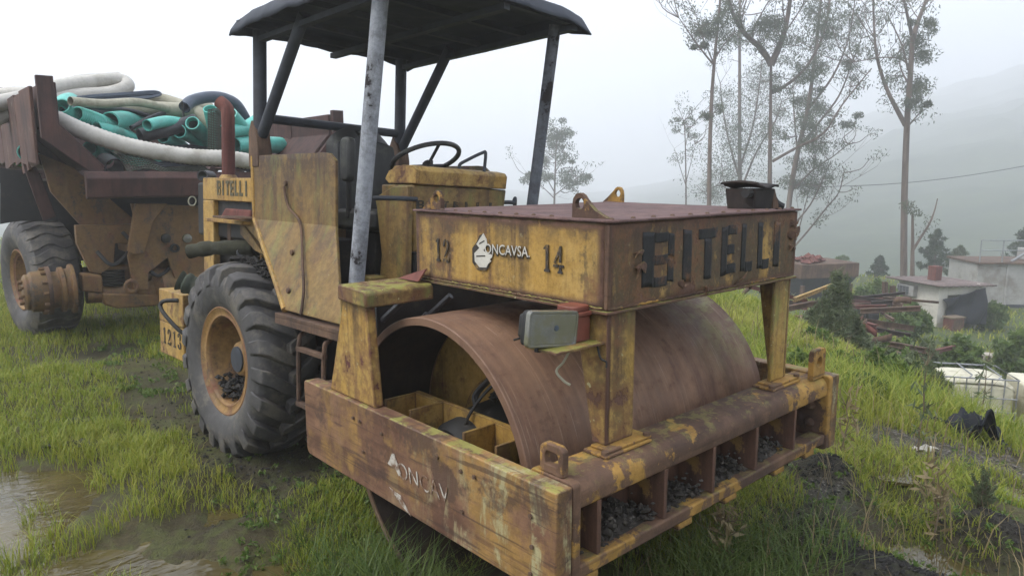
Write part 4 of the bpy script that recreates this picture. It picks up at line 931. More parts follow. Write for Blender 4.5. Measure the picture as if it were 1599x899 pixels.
# driver's seat
seat = RR('seat', MB().prism([(a, b) for a, b in rrect(2.34, 3.98, 2.88, 4.48, 0.07, 4)], 'Z', 1.58, 1.72), 'seat', 0.03, label='mouldy black driver seat with tall backrest', segs=3)
m = MB()
def back(u, v):
    w = 0.275 * (1 - 0.10 * v - 0.35 * max(0, v - 0.82) / 0.18 * max(0, v - 0.82) / 0.18 * 2)
    return (2.61 + (u - 0.5) * 2 * w, 4.47 + 0.10 * v + 0.05 * ((u - 0.5) * 2) ** 2 * -1, 1.66 + v * 0.60)
m.grid(back, 16, 20); RR('backrest', m, 'seat', 0.02, parent=seat, solid=0.10)
RR('seat_base', MB().box((2.42, 4.05, 1.09), (2.80, 4.42, 1.575)), 'black', 0.01, parent=seat)
RR('armrest', MB().prism(rrect(4.20, 1.90, 4.31, 2.19, 0.04, 4), 'X', 2.30, 2.36), 'seat', 0.015, parent=seat)
RR('armrest_post', MB().tube([(2.345, 4.26, 1.66), (2.335, 4.25, 1.90)], 0.018, 8), 'black', parent=seat)
RR('toolbox', MB().box((2.05, 4.10, 1.09), (2.38, 4.60, 1.52)), 'black', 0.01)

# steering wheel
wc, wn_ = Vector((2.80, 4.02, 2.075)), Vector((0, 0.42, 0.90)).normalized()
u_ = Vector((1, 0, 0)); v_ = wn_.cross(u_)
wheel_rim = [wc + (u_ * cos(t) + v_ * sin(t)) * 0.235 for t in np.linspace(0, 2 * pi, 40, endpoint=False)]
sw = RR('steering_wheel', MB().tube(wheel_rim, 0.017, 8, closed=True), 'seat')
for t in (0.3, 2.4, 4.5):
    RR('spoke', MB().tube([wc - wn_ * 0.05, wc + (u_ * cos(t) + v_ * sin(t)) * 0.225], 0.012, 6), 'black', parent=sw)
RR('steering_column', MB().tube([wc - wn_ * 0.03, (2.78, 3.80, 1.80)], 0.035, 10), 'black', parent=sw)

# canopy
def posts():
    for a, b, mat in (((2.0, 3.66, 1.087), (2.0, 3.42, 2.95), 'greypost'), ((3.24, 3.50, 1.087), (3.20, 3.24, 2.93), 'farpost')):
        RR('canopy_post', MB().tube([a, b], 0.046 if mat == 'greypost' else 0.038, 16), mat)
    for x in (2.035, 3.225):
        RR('canopy_post', MB().tube([(x, 4.90, 2.0), (x, 4.90, 2.90)], 0.045, 16), 'darksteel')
        RR('post_base', MB().prism([(4.83, 1.98), (4.83, 2.10), (4.86, 2.22), (4.93, 2.30), (4.97, 2.22), (4.97, 1.98)], 'X', x - 0.052, x + 0.052), 'rust', 0.006)
        RR('canopy_brace', MB().tube([(x, 4.87, 2.20), (x, 4.30, 2.92)], 0.038, 14), 'darksteel')
    RR('cross_bar', MB().tube([(2.0, 4.90, 2.32), (3.26, 4.90, 2.32)], 0.032, 12), 'darksteel')
posts()
def roof(u, v):
    x = 1.845 + u * 1.53; y = 4.99 - v * 1.92
    z = 2.975 + 0.04 * v + 0.05 * (1 - (2 * u - 1) ** 2) * (1 - (2 * v - 1) ** 2)
    e = min(u, 1 - u) * 1.56; f = min(v, 1 - v) * 1.92
    d = min(e, f)
    z -= 0.095 * (1 - min(1, d / 0.05)) ** 0.6 if d < 0.05 else 0
    cd = sqrt(e * e + f * f)
    z -= 0.045 * max(0, 1 - cd / 0.26) ** 1.2
    z += 0.012 * float(fbm(x * 5, y * 5, 3)) * (1 if d > 0.05 else 2)
    return (x + (0.02 if u == 0 else -0.02 if u == 1 else 0), y, z)
canopy = RR('canopy_roof', MB().grid(roof, 70, 80), 'canopy', solid=0.012, label='dark sagging canopy roof with drooping corners')
for y in (3.2, 3.65, 4.1, 4.55, 4.90):
    RR('roof_rib', MB().box((1.88, y - 0.02, 2.90 + 0.05 * (5.14 - y) / 2.12), (3.34, y + 0.02, 2.935 + 0.05 * (5.14 - y) / 2.12)), 'darksteel', parent=canopy)
for x in (2.03, 2.63, 3.23): RR('roof_rail', MB().hexa([(x - .025, 3.1, 2.885), (x + .025, 3.1, 2.885), (x + .025, 4.94, 2.82), (x - .025, 4.94, 2.82), (x - .025, 3.1, 2.922), (x + .025, 3.1, 2.922), (x + .025, 4.94, 2.854), (x - .025, 4.94, 2.854)]), 'darksteel', parent=canopy)

# steps
for y in (3.86, 3.58):
    RR('step_rail', MB().tube(spline([(2.2, y, 1.0), (1.86, y, 1.01), (1.79, y, 0.99), (1.76, y, 0.93), (1.76, y, 0.56)], 5), 0.0145, 8), 'rust')
for z in (0.905, 0.575): RR('step_bar', MB().box((1.742, 3.57, z - 0.014), (1.778, 3.87, z + 0.014)), 'rust', 0.004)
RR('step_bar', MB().box((1.76, 3.565, 0.55), (2.1, 3.60, 0.59)), 'rustred', 0.004)

# ---------------------------------------------------------------- wheels
def wheel_meshes():
    # axis along +x, outer face at s = 0, width 0.46; turned about the origin
    W = 0.46
    half = [(0.070, 0.355), (0.045, 0.375), (0.020, 0.43), (0.004, 0.49), (0.006, 0.545), (0.028, 0.59), (0.07, 0.610), (0.15, 0.620), (0.23, 0.622)]
    prof = half + [(W - s, r) for s, r in half[-2::-1]]
    tyre = MB().lathe(prof, (0, 0, 0), (1, 0, 0), 96).mesh('tyre')
    tread = MB(); nl = 21
    def rad(s):
        s = min(s, W - s)
        return float(np.interp(s, [p[0] for p in half[3:]], [p[1] for p in half[3:]]))
    for side in (0, 1):
        for i in range(nl):
            th0 = 2 * pi * (i + 0.5 * side) / nl
            secs = []
            for t, s, dth, wd in ((0, -0.004, -0.015, 0.082), (0.12, 0.012, 0.0, 0.086), (0.3, 0.06, 0.03, 0.088), (0.6, 0.15, 0.125, 0.080), (1.0, 0.262, 0.215, 0.062)):
                ss = s if side == 0 else W - s
                r0 = rad(max(0.004, s)) - 0.02
                top = {0: 0.56, 0.12: 0.640, 0.3: 0.668, 0.6: 0.680, 1.0: 0.678}[t]
                if t == 0: r0 = 0.525
                q = []
                for a, r in ((-wd * 1.0, r0), (-wd * 0.84, top), (wd * 0.84, top), (wd * 1.0, r0)):
                    an = th0 + dth + a
                    q.append((ss, r * cos(an), r * sin(an)))
                secs.append(q)
            vs = [p for q in secs for p in q]; n = len(secs)
            fs = [(k * 4 + j, k * 4 + j + 1, k * 4 + 5 + j, k * 4 + 4 + j) for k in range(n - 1) for j in range(3)] + [(0, 3, 2, 1), tuple((n - 1) * 4 + j for j in range(4))]
            tread.add(vs, fs)
    rim = MB().lathe([(0.085, 0.30), (0.07, 0.345), (0.056, 0.372), (0.045, 0.376), (0.042, 0.368), (0.055, 0.345), (0.062, 0.325), (0.058, 0.312), (0.066, 0.302), (0.10, 0.295), (0.30, 0.285), (0.33, 0.26), (0.335, 0.0)], (0, 0, 0), (1, 0, 0), 64).mesh('rim')
    back_rim = MB().lathe([(0.40, 0.30), (0.415, 0.372), (0.405, 0.376), (0.38, 0.30)], (0, 0, 0), (1, 0, 0), 48).mesh('rim')
    hub = MB().lathe([(0.335, 0.14), (0.20, 0.13), (0.16, 0.115), (0.15, 0.10), (0.150, 0.0)], (0, 0, 0), (1, 0, 0), 32).mesh('hub')
    cap = MB().lathe([(0.152, 0.09), (0.138, 0.088), (0.134, 0.0)], (0, 0, 0), (1, 0, 0), 32).mesh('hub_cap')
    nut = MB().lathe([(0.334, 0.0), (0.334, 0.016), (0.30, 0.016), (0.295, 0.0)], (0, 0, 0), (1, 0, 0), 6).mesh('wheel_nut')
    return tyre, tread.mesh('tread'), rim, back_rim, hub, cap, nut
WM = wheel_meshes()
M['rim'] = weathered('chipped_rim_paint', base=(0.25, 0.140, 0.042), fade=(0.29, 0.18, 0.07), chip=0.57, streak=0.7, grime=0.85, moss=0.0, seed=41, edge=0.9, rust=(0.10, 0.045, 0.028))
def wheel(basis, far):
    w = put('wheel', WM[2], 'rim', roller, basis)
    t = put('tyre', WM[0], 'rubber', w, basis); put('tread', WM[1], 'rubber', w, basis, 0.008)
    put('rim_flange', WM[3], 'rim', w, basis)
    put('hub', WM[4], 'rim', w, basis); put('hub_cap', WM[5], 'darksteel', w, basis)
    for i in range(12):
        put('wheel_nut', WM[6], 'rust', w, basis @ Matrix.Rotation(2 * pi * i / 12, 4, 'X') @ Matrix.Translation((0, 0, 0.215)))
    return w
wheel(MR @ Matrix.Translation((1.69, 4.85, 0.65)) @ Matrix.Rotation(0.12, 4, 'X'), False)
wheel(MR @ Matrix.Translation((3.57, 4.85, 0.65)) @ Matrix.Rotation(pi, 4, 'Z'), True)
roller_parts_done = True

# dirt lying in and on the roller
m = MB(); rgd = random.Random(2)
def in_rim(r):
    a = r.uniform(-0.85, 0.85); k = r.uniform(0.19, 0.285)
    p = MR @ Vector((1.69 + r.uniform(0.08, 0.31), 4.85 + k * sin(a), 0.65 - k * cos(a))); return p
lumps(m, 200, in_rim, 0.03, 21)
o = put('soil_in_rim', m.mesh('soil', 0), 'soil'); tag(o, 'black soil heaped in the bottom of the roller rear wheel rim', 'soil', kind='stuff')
m = MB()
for i in range(5):
    x0, x1 = ((1.705, 1.785), (1.815, 2.175), (2.205, 2.515), (2.545, 2.865), (2.895, 3.225))[i]
    dens = (20, 260, 170, 170, 190)[i]; hh = (0.02, 0.10, 0.06, 0.085, 0.09)[i]
    lumps(m, dens, lambda r: (lambda x: (x, r.uniform(1.55, 1.685), 0.575 + r.random() ** 1.5 * hh * (0.4 + 0.6 * sin(pi * (x - x0) / (x1 - x0)))))(r.uniform(x0 + 0.02, x1 - 0.02)), 0.018, 30 + i)
    m.grid(lambda u, v: (x0 + 0.003 + u * (x1 - x0 - 0.006), 1.545 + v * 0.15, 0.572 + hh * 0.8 * v ** 0.7 * sin(pi * min(1, max(0, u)) * 0.9 + 0.1)), 10, 6)
o = put('gravel_in_tray', m.mesh('gravel', 0), 'traygravel'); tag(o, 'dark gravel and soil lying in the front tray of the roller', 'gravel', kind='stuff')
m = MB()
lumps(m, 160, lambda r: (r.uniform(1.85, 3.2), r.uniform(1.55, 1.68), 0.60 + r.random() * 0.06), 0.009, 77)
o = put('pebbles_in_tray', m.mesh('pebble', 0), 'stone'); tag(o, 'pale pebbles scattered over dark gravel in the front tray', 'pebbles', kind='stuff')
m = MB()
lumps(m, 420, lambda r: MR @ (lambda a, x: Vector((x, 4.85 - (0.68 + r.random() * 0.03) * sin(a), 0.65 + (0.68 + r.random() * 0.03) * cos(a))))(r.uniform(-0.35, 0.55), r.uniform(1.86, 2.14)), 0.022, 55)
o = put('soil_on_tyre', m.mesh('soil', 0), 'soil'); tag(o, 'black clods of soil caked on top of the roller rear tyre', 'soil', kind='stuff')

def roll(name, pts, r, mat, label, cat, seed=1, lump=0.25):
    pts = spline(pts, 6); rs = [r * (1 + lump * float(vnoise(i * 0.7 + seed, seed * 3.0))) for i in range(len(pts))]
    o = put(name, MB().tube(pts, rs, 14), mat); tag(o, label, cat); return o
M['moss'] = plain('dry_moss', (0.045, 0.045, 0.026), 0.95, 0.5, 30, dirt=(0.03, 0.03, 0.02), bump=1.0)
roll('mossy_log', [MR @ V(1.74, 5.42, 1.36), MR @ V(1.84, 5.30, 1.39), MR @ V(1.95, 5.18, 1.40), MR @ V(2.06, 5.06, 1.41)], 0.055, 'moss', 'mossy log lying across the roller rear tyre', 'log', 1, 0.35)
roll('net_roll', [MR @ V(1.74, 5.62, 1.13), MR @ V(1.80, 5.58, 1.10), MR @ V(1.86, 5.54, 1.07)], 0.075, 'mesh', 'dark roll of netting on the counterweight behind the roller tyre', 'net roll', 4, 0.4)

# ================================================================ the dump truck behind, loaded with pipes
MTK = Matrix.Translation((1.42, 9.0, -0.02)) @ Matrix.Rotation(radians(-2.5), 4, 'Z')
MTI = MTK.inverted()
def tl(px, py, v):
    """point of the truck's own frame on the plane v metres behind its rear axle line"""
    o = MTI @ Vector(EYE); d = MTI.to_3x3() @ Vector(ray(px, py)); t = (v - o.y) / d.y
    return o + d * t
truck = thing('dump_truck', (1.35 + 1.3, 9.2, 0), 'derelict dump truck with rusty bed heaped with pipes, behind the roller', 'dump truck')
def TP(name, mb, mat, bevel=0.0, parent=None, **k): return put(name, mb, mat, parent or truck, MTK, bevel, **k)
def tplate(name, pts, v, th, mat, bevel=0.006, parent=None, **k):
    a = [tl(px, py, v) for px, py in pts]; n = len(a)
    m = MB().add([(p.x, v, p.z) for p in a] + [(p.x, v + th, p.z) for p in a], [tuple(range(n))[::-1], tuple(range(n, 2 * n))] + [(i, (i + 1) % n, n + (i + 1) % n, n + i) for i in range(n)])
    return TP(name, m, mat, bevel, parent, **k)

# bed: side walls with a sloping lower half, floor, lip
BW = 3.15
def bed_wall(mir):
    X = lambda u: u if not mir else BW + 0.2 - u
    top = 2.86 if not mir else 2.70
    prof = [(0.10, top), (0.10, 2.42), (0.52, 1.98), (0.58, 2.02), (0.20, 2.45), (0.20, top)]
    m = MB(); n = len(prof)
    m.add([(X(a), -0.36, z) for a, z in prof] + [(X(a) - (0.25 if not mir else -0.25), 6.0, z + 0.05) for a, z in prof], [tuple(range(n))[::-1], tuple(range(n, 2 * n))] + [(i, (i + 1) % n, n + (i + 1) % n, n + i) for i in range(n)])
    w = TP('bed_wall', m, 'truckrust', 0.01, label='tall rust-brown bed wall')
    for k, v in enumerate((-0.44, 0.9, 2.2, 3.5)):
        s = 1 if not mir else -1
        m = MB().add([(X(a + o_) , v + dv, z) for dv in (0, 0.12 if k else 0.075) for a, z, o_ in ((0.02, top + (0.05 if k == 0 else 0), 0), (0.02, 2.30, 0), (0.46, 1.93, 0), (0.56, 1.99, 0), (0.17, 2.44, 0), (0.17, top + (0.05 if k == 0 else 0), 0))],
                     [(5, 4, 3, 2, 1, 0), (6, 7, 8, 9, 10, 11)] + [(i, (i + 1) % 6, 6 + (i + 1) % 6, 6 + i) for i in range(6)])
        TP('wall_rib', m, 'truckrust', 0.006, parent=w)
    return w
wl = bed_wall(False); wr = bed_wall(True)
TP('bed_floor', MB().hexa([(0.5, -0.4, 1.90), (BW - 0.3, -0.4, 1.90), (BW - 0.3, 6.0, 1.78), (0.5, 6.0, 1.78), (0.5, -0.4, 1.96), (BW - 0.3, -0.4, 1.96), (BW - 0.3, 6.0, 1.84), (0.5, 6.0, 1.84)]), 'truckrust', 0.005)
lip = MB().prism([(-0.52, 1.70), (-0.42, 1.68), (-0.42, 1.965), (-0.50, 1.97), (-0.56, 1.90)], 'X', 0.36, BW - 0.15)
TP('tail_lip', lip, 'truckrust', 0.012, label='heavy dark rusted tail lip')
TP('head_board', MB().box((0.0, 6.0, 1.8), (BW, 6.1, 3.4)), 'truckrust', 0.01)
M['sideboard'] = rusty('patchy_bed_boards', a=(0.050, 0.028, 0.024), b=(0.13, 0.066, 0.048), paint=(0.20, 0.16, 0.115), paint_at=0.575, axis='Z')
# boards of the tall left side
rgw = random.Random(9)
for i in range(9):
    v0 = -0.28 + i * 0.62; zb_ = 2.02 + rgw.uniform(-0.05, 0.10); zt_ = 2.84 - rgw.uniform(0, 0.07)
    TP('wall_plate', MB().hexa([(-0.03, v0, zb_), (0.0, v0, zb_), (0.0, v0 + 0.60, zb_ + rgw.uniform(-.05, .05)), (-0.03, v0 + 0.60, zb_ + rgw.uniform(-.05, .05)), (-0.03 - rgw.uniform(0, .03), v0, zt_), (0.005, v0, zt_), (0.005, v0 + 0.60, zt_ + rgw.uniform(-.04, .04)), (-0.03 - rgw.uniform(0, .03), v0 + 0.60, zt_)]), 'sideboard', 0.008, parent=wl)
TP('added_cross_panel', MB().box((0.75, 0.9, 1.365), (2.6, 1.0, 1.775)), 'black', 0.01)  # added black panel; stops light coming through from behind the truck
TP('added_back_panel', MB().box((0.62, 1.3, 0.75), (2.75, 1.36, 1.775)), 'black', 0.01)  # second added black plate, keeps the space beneath the bed dark
TP('added_gap_filler', MB().box((0.02, 1.95, 0.80), (3.1, 2.0, 1.86)), 'black', 0.01)  # added black plate filling the bright sky gap under the tail lip
# frame under the bed
tplate('body_strut', [(62, 240), (115, 262), (212, 345), (215, 385), (150, 372), (125, 350), (80, 300)], 0.15, 0.10, 'truckyel')
tplate('mud_flap', [(0, 262), (62, 270), (92, 345), (30, 345), (0, 350)], 1.0, 0.02, 'black')
tplate('side_strut', [(35, 255), (58, 262), (88, 338), (68, 345)], 0.5, 0.06, 'truckrust')
TP('chassis_rail', MB().box((0.95, -0.15, 0.98), (1.10, 6, 1.36)), 'truckyel', 0.01)
TP('chassis_rail', MB().box((2.05, -0.15, 0.98), (2.20, 6, 1.36)), 'truckyel', 0.01)
tplate('rear_crossmember', [(205, 318), (330, 322), (340, 470), (285, 470), (262, 402), (232, 425), (232, 452), (208, 452), (200, 400), (212, 350)], -0.22, 0.06, 'truckyel', label='dull yellow rear cross member')
tplate('hitch_arm', [(212, 318), (262, 318), (240, 345), (226, 395), (210, 398), (200, 392)], -0.32, 0.08, 'truckyel')
TP('hitch_eye', MB().tube([tl(205 + 9 * cos(t), 447 + 9 * sin(t), -0.30) for t in np.linspace(0, 2 * pi, 14, endpoint=False)], 0.022, 8, closed=True), 'truckyel')
tplate('spring_bracket', [(118, 352), (208, 350), (208, 380), (180, 380), (178, 412), (158, 428), (142, 425), (120, 380)], -0.02, 0.12, 'truckyel')
tplate('axle_block', [(128, 428), (160, 430), (162, 458), (128, 455)], -0.12, 0.22, 'truckyel', 0.02)
c0 = tl(176, 422, 0.0)
for k in range(6): TP('coil', MB().lathe([(0, 0.06), (0, 0.115), (0.02, 0.12), (0.024, 0.06)], (c0.x, 0.0, 0.70 + k * 0.028), (0, 0, 1), 20), 'black')
TP('axle_beam', MB().tube(spline([(0.35, 0, 0.62), (0.7, 0, 0.60), (1.1, 0, 0.60), (1.5, 0, 0.62), (2.0, 0, 0.60), (2.7, 0, 0.62)]), [0.10] * 6 + [0.12] * 6 + [0.26] * 6 + [0.28] * 6 + [0.14] * 7, 16), 'truckyel')
TP('axle_beam', MB().cyl((0.35, 1.25, 0.66), (2.7, 1.25, 0.66), 0.13, 14), 'truckyel')
tplate('diff_plate', [(160, 458), (250, 460), (252, 475), (240, 478), (185, 482), (162, 476)], -0.15, 0.2, 'truckyel', 0.02)
for px in (259, 292):
    p = tl(px, 372, -0.225); TP('tail_light', MB().lathe([(0, 0), (0, 0.055), (-0.03, 0.05), (-0.04, 0)], (p.x, -0.222, p.z), (0, 1, 0), 16), 'lampglass' if px > 280 else 'black')
p = tl(272, 387, -0.225); TP('tow_socket', MB().lathe([(0, 0.03), (0, 0.05), (-0.05, 0.05), (-0.05, 0.03)], (p.x, -0.222, p.z), (0, 1, 0), 16, True), 'black')
TP('wire_loop', MB().tube([tl(300 + 6 * cos(t), 314 + 7 * sin(t), -0.55) for t in np.linspace(0, 2 * pi, 14, endpoint=False)], 0.008, 6, closed=True), 'creamhose')
for k, (px, py, r_) in enumerate(((190, 362, .05), (236, 372, .06), (222, 410, .04), (308, 352, .05), (150, 392, .05))):
    p = tl(px, py, -0.05); TP('hydraulic_hose', MB().tube(spline([(p.x, -0.1, p.z), (p.x + .12, -0.18, p.z - .15), (p.x + .30, -0.08, p.z - .05), (p.x + .45, 0.2, p.z + .15)]), 0.022, 8), 'black')
tplate('brake_pot', [(232, 350), (268, 350), (270, 385), (232, 388)], 0.3, 0.25, 'black', 0.03)
tplate('tail_skirt', [(262, 322), (335, 322), (335, 360), (300, 352), (275, 340)], -0.10, 0.05, 'black')
# bare hub where a wheel is missing
hub = TP('wheel_hub', MB().lathe([(-0.02, 0), (-0.02, 0.16), (0.0, 0.19), (0.03, 0.19), (0.05, 0.215), (0.19, 0.225), (0.20, 0.25), (0.225, 0.25), (0.23, 0.20), (0.30, 0.20), (0.31, 0.245), (0.35, 0.245), (0.36, 0.225), (0.40, 0.225), (0.41, 0.27), (0.445, 0.27), (0.46, 0.15)], (-0.21, 0, 0.70), (1, 0, 0), 40), 'truckyel', 0.004, label='bare yellow wheel hub with its wheel missing')
TP('hub_ring', MB().lathe([(0.185, 0.252), (0.185, 0.262), (0.225, 0.262), (0.225, 0.252)], (-0.21, 0, 0.70), (1, 0, 0), 40, True), 'rust', parent=hub)
mnut = MB().lathe([(0, 0), (0, 0.02), (-0.045, 0.02), (-0.05, 0)], (0, 0, 0), (1, 0, 0), 6).mesh('stud')
for i in range(12):
    t = 2 * pi * i / 12; put('stud', mnut, 'truckyel', hub, MTK @ Matrix.Translation((-0.025, 0.237 * cos(t), 0.70 + 0.237 * sin(t))))
for i in range(8):
    t = 2 * pi * i / 8 + .2; put('stud', mnut, 'truckyel', hub, MTK @ Matrix.Translation((-0.22, 0.12 * cos(t), 0.70 + 0.12 * sin(t))))
# wheel, worn tyre with shallow wavy bars
W2 = 0.56
hp = [(0.08, 0.36), (0.04, 0.40), (0.0, 0.52), (0.02, 0.64), (0.07, 0.695), (0.28, 0.71)]
tyre2 = MB().lathe(hp + [(W2 - s, r) for s, r in hp[-2::-1]], (0, 0, 0), (1, 0, 0), 72).mesh('tyre')
tr2 = MB()
for i in range(26):
    th = 2 * pi * i / 26; n = 13; secs = []
    for k in range(n):
        s = 0.015 + (W2 - 0.03) * k / (n - 1); r = float(np.interp(min(s, W2 - s), [p[0] for p in hp[2:]], [p[1] for p in hp[2:]]))
        a = th + 0.035 * sin(k * 0.95) + 0.05 * abs(k - 6) / 6
        for dw, rr_ in ((-0.085, r - 0.01), (-0.07, r + 0.018), (0.07, r + 0.018), (0.085, r - 0.01)): secs.append((s, rr_ * cos(a + dw), rr_ * sin(a + dw)))
    tr2.add(secs, [(k * 4 + j, k * 4 + j + 1, k * 4 + 5 + j, k * 4 + 4 + j) for k in range(n - 1) for j in range(3)] + [(0, 1, 2, 3), tuple((n - 1) * 4 + j for j in range(4))])
tr2 = tr2.mesh('tread')
rim2 = MB().lathe([(0.09, 0.30), (0.07, 0.365), (0.05, 0.37), (0.045, 0.355), (0.07, 0.33), (0.09, 0.31), (0.20, 0.30), (0.24, 0.22), (0.24, 0.0)], (0, 0, 0), (1, 0, 0), 40).mesh('rim')
for v, u, rz in ((1.25, -0.19, 0), (1.25, 3.10, pi), (0.0, 3.10, pi)):
    b = MTK @ Matrix.Translation((u, v, 0.69)) @ Matrix.Rotation(rz + radians(9), 4, 'Z')
    w = put('wheel', rim2, 'rim', truck, b); put('tyre', tyre2, 'rubber', w, b); put('tread', tr2, 'rubber', w, b, 0.006)

# ---------------------------------------------------------------- the load
def corr(pts, r, ring=0.02, amp=0.09):
    """corrugated pipe: the radius steps along its length"""
    P = spline(pts, 14); L = [0.0]
    for i in range(1, len(P)): L.append(L[-1] + (P[i] - P[i - 1]).length)
    n = max(8, int(L[-1] / ring * 2)); out = []; rs = []
    j = 0
    for k in range(n + 1):
        d = L[-1] * k / n
        while j < len(L) - 2 and L[j + 1] < d: j += 1
        t = (d - L[j]) / max(1e-6, L[j + 1] - L[j]); out.append(P[j].lerp(P[j + 1], t)); rs.append(r * (1 + (amp if k % 2 else 0)))
    return out, rs
def pipe(name, pts, r, mat, label, cat, ribbed=False, hollow=False, seg=16, group=None, ring=0.03):
    m = MB()
    if ribbed: P, R = corr(pts, r, ring)
    else: P = spline(pts, 8); R = [r] * len(P)
    m.tube(P, R, seg, cap=not hollow)
    if hollow:
        m.tube(P, [k * 0.86 for k in R], seg, cap=False)
        for e in (0, -1):
            q = len(P); a = 0 if e == 0 else (q - 1) * seg; off = q * seg
            m.f += [(a + k, a + (k + 1) % seg, off + a + (k + 1) % seg, off + a + k) for k in range(seg)]
    o = put(name, m, mat); tag(o, label, cat, group); return o
def T3(px, py, v): return MTK @ tl(px, py, v)

# green pipes
for pts, rb, lab in (
    ([(328, 170), (338, 215), (345, 245)], False, 'short teal pipe standing in the load just left of the exhaust stack'),
    ([(365, 228), (400, 226), (438, 227)], False, 'teal pipe with open end sticking out beside the canopy post'),
    ([(360, 178), (385, 205), (402, 215)], False, 'teal pipe leaning down to the right behind the exhaust stack'),
    ([(350, 205), (378, 202), (402, 188)], False, 'teal pipe crossing behind the rear canopy post'),
    ([(96, 165), (115, 185), (170, 205), (240, 238)], True, 'long ribbed teal pipe sloping down from the left wall of the bed'),
    ([(120, 178), (160, 192), (200, 215), (232, 235)], True, 'second ribbed teal pipe, just right of the longest ribbed one'),
    ([(172, 190), (195, 188), (215, 190)], False, 'short wide teal pipe with dark open mouth in the middle of the load'),
    ([(255, 213), (275, 222), (292, 238)], False, 'pale worn teal pipe pointing down to the right in the load'),
    ([(280, 205), (300, 215), (330, 240)], False, 'smooth bright teal pipe beside the pale one, its lower end open'),
    ([(300, 192), (315, 208), (328, 228)], False, 'teal pipe lying under the end of the black pipe'),
    ([(140, 232), (157, 240), (165, 247)], False, 'teal pipe end with a dark mouth low at the left of the bed'),
    ([(170, 232), (200, 245), (245, 255)], True, 'ribbed teal pipe under the white hose'),
    ([(90, 178), (100, 165), (110, 160)], False, 'teal pipe stub at the top of the left bed wall')):
    pts3 = [T3(px, py, 0.35 + 0.05 * (sum(map(ord, lab)) % 7) + 0.25 * i) for i, (px, py) in enumerate(pts)]
    big = 0.115 if 'wide' in lab or 'open end' in lab or 'stub' in lab else 0.085
    pipe('green_pipe', pts3, big, 'greenpipe', lab, 'pipe', rb, True, group='teal pipes on the truck')
pipe('green_pipe', [T3(30, 248, 2.2), T3(50, 232, 1.6), T3(42, 238, 0.9)], 0.1, 'greenpipe', 'teal pipe end showing over the far left of the bed wall', 'pipe', False, True, group='teal pipes on the truck')

for k, (pts, r_, mt, lab) in enumerate((
    ([(100, 196), (150, 214), (205, 244)], .07, 'greenpipe', 'thin teal pipe tucked under the upper side of the white hose'),
    ([(230, 196), (262, 190), (300, 196)], .07, 'greenpipe', 'teal pipe half hidden under the thick black pipe'),
    ([(150, 200), (185, 208), (225, 228)], .075, 'greenpipe', 'dull teal pipe between the two ribbed ones and the black pipe'),
    ([(95, 172), (150, 168), (215, 176), (262, 196)], .03, 'blackhose', 'thin black hose snaking over the ribbed teal pipes'),
    ([(205, 200), (235, 184), (262, 176), (300, 182), (318, 200)], .028, 'blackhose', 'thin black hose looped over the yellowed hose'),
    ([(110, 158), (160, 162), (215, 160), (262, 170)], .05, 'creamhose', 'slim yellowed hose below the blue cables'),
    ([(262, 236), (300, 232), (342, 240)], .05, 'blackhose', 'black hose end low between the white hose and the exhaust stack'),
    ([(372, 205), (395, 196), (415, 205)], .06, 'greenpipe', 'short teal pipe end beside the rear canopy post'))):
    pipe('load_pipe', [T3(px, py, 0.2 + 0.12 * k % 0.5 + 0.2 * i) for i, (px, py) in enumerate(pts)], r_, mt, lab, 'pipe' if mt == 'greenpipe' else 'hose', False, True)
# hoses
pipe('white_hose', [T3(88, 186, 0.1), T3(130, 205, -0.1), T3(200, 228, -0.25), T3(290, 244, -0.4), T3(360, 248, -0.5), T3(420, 258, -0.5)], 0.088, 'whitehose', 'long ribbed grey-white hose running across the front of the pipe load', 'hose', True, ring=0.045)
pipe('white_hose', [T3(-20, 165, 1.6), T3(40, 152, 1.8), T3(95, 135, 2.0), T3(150, 128, 2.2), T3(188, 126, 2.3), T3(198, 136, 2.2), T3(170, 146, 2.1), T3(120, 150, 2.0), T3(60, 160, 1.9), T3(-20, 190, 1.7)], 0.095, 'whitehose', 'looped pale hose on top of the pipe load', 'hose')
pipe('white_hose', [T3(85, 142, 2.4), T3(120, 128, 2.5), T3(165, 124, 2.6), T3(185, 122, 2.7)], 0.085, 'whitehose', 'short straight pale hose behind the loop on top of the load', 'hose')
pipe('white_hose', [T3(-20, 150, 2.6), T3(30, 146, 2.4), T3(80, 150, 2.2), T3(130, 152, 2.0)], 0.085, 'whitehose', 'pale hose lying low at the left of the load top', 'hose')
pipe('cream_hose', [T3(155, 168, 1.2), T3(190, 158, 1.3), T3(240, 156, 1.4), T3(280, 166, 1.3), T3(310, 178, 1.1), T3(335, 195, 0.9)], 0.10, 'creamhose', 'yellowed thick hose arching over the middle of the load', 'hose')
pipe('cream_hose', [T3(180, 175, 1.0), T3(225, 170, 1.1), T3(280, 172, 1.1), T3(330, 172, 1.2)], 0.095, 'creamhose', 'yellowed thick hose lying flat under the arching one', 'hose')
pipe('slate_hose', [T3(288, 168, 0.7), T3(300, 158, 0.8), T3(325, 152, 0.9), T3(350, 154, 1.0), T3(370, 165, 1.1), T3(385, 190, 1.2)], 0.075, 'bluehose', 'slate grey hose bent in a half circle behind the exhaust stack', 'hose', False, True)
pipe('black_pipe', [T3(218, 212, 0.5), T3(260, 203, 0.55), T3(305, 188, 0.6)], 0.085, 'blackhose', 'thick black pipe lying slantwise over the teal pipes', 'pipe', False, True)
pipe('black_pipe', [T3(130, 176, 1.0), T3(200, 182, 1.2), T3(270, 186, 1.3), T3(340, 200, 1.4)], 0.13, 'blackhose', 'wide black pipe lying under the yellowed hoses', 'pipe')
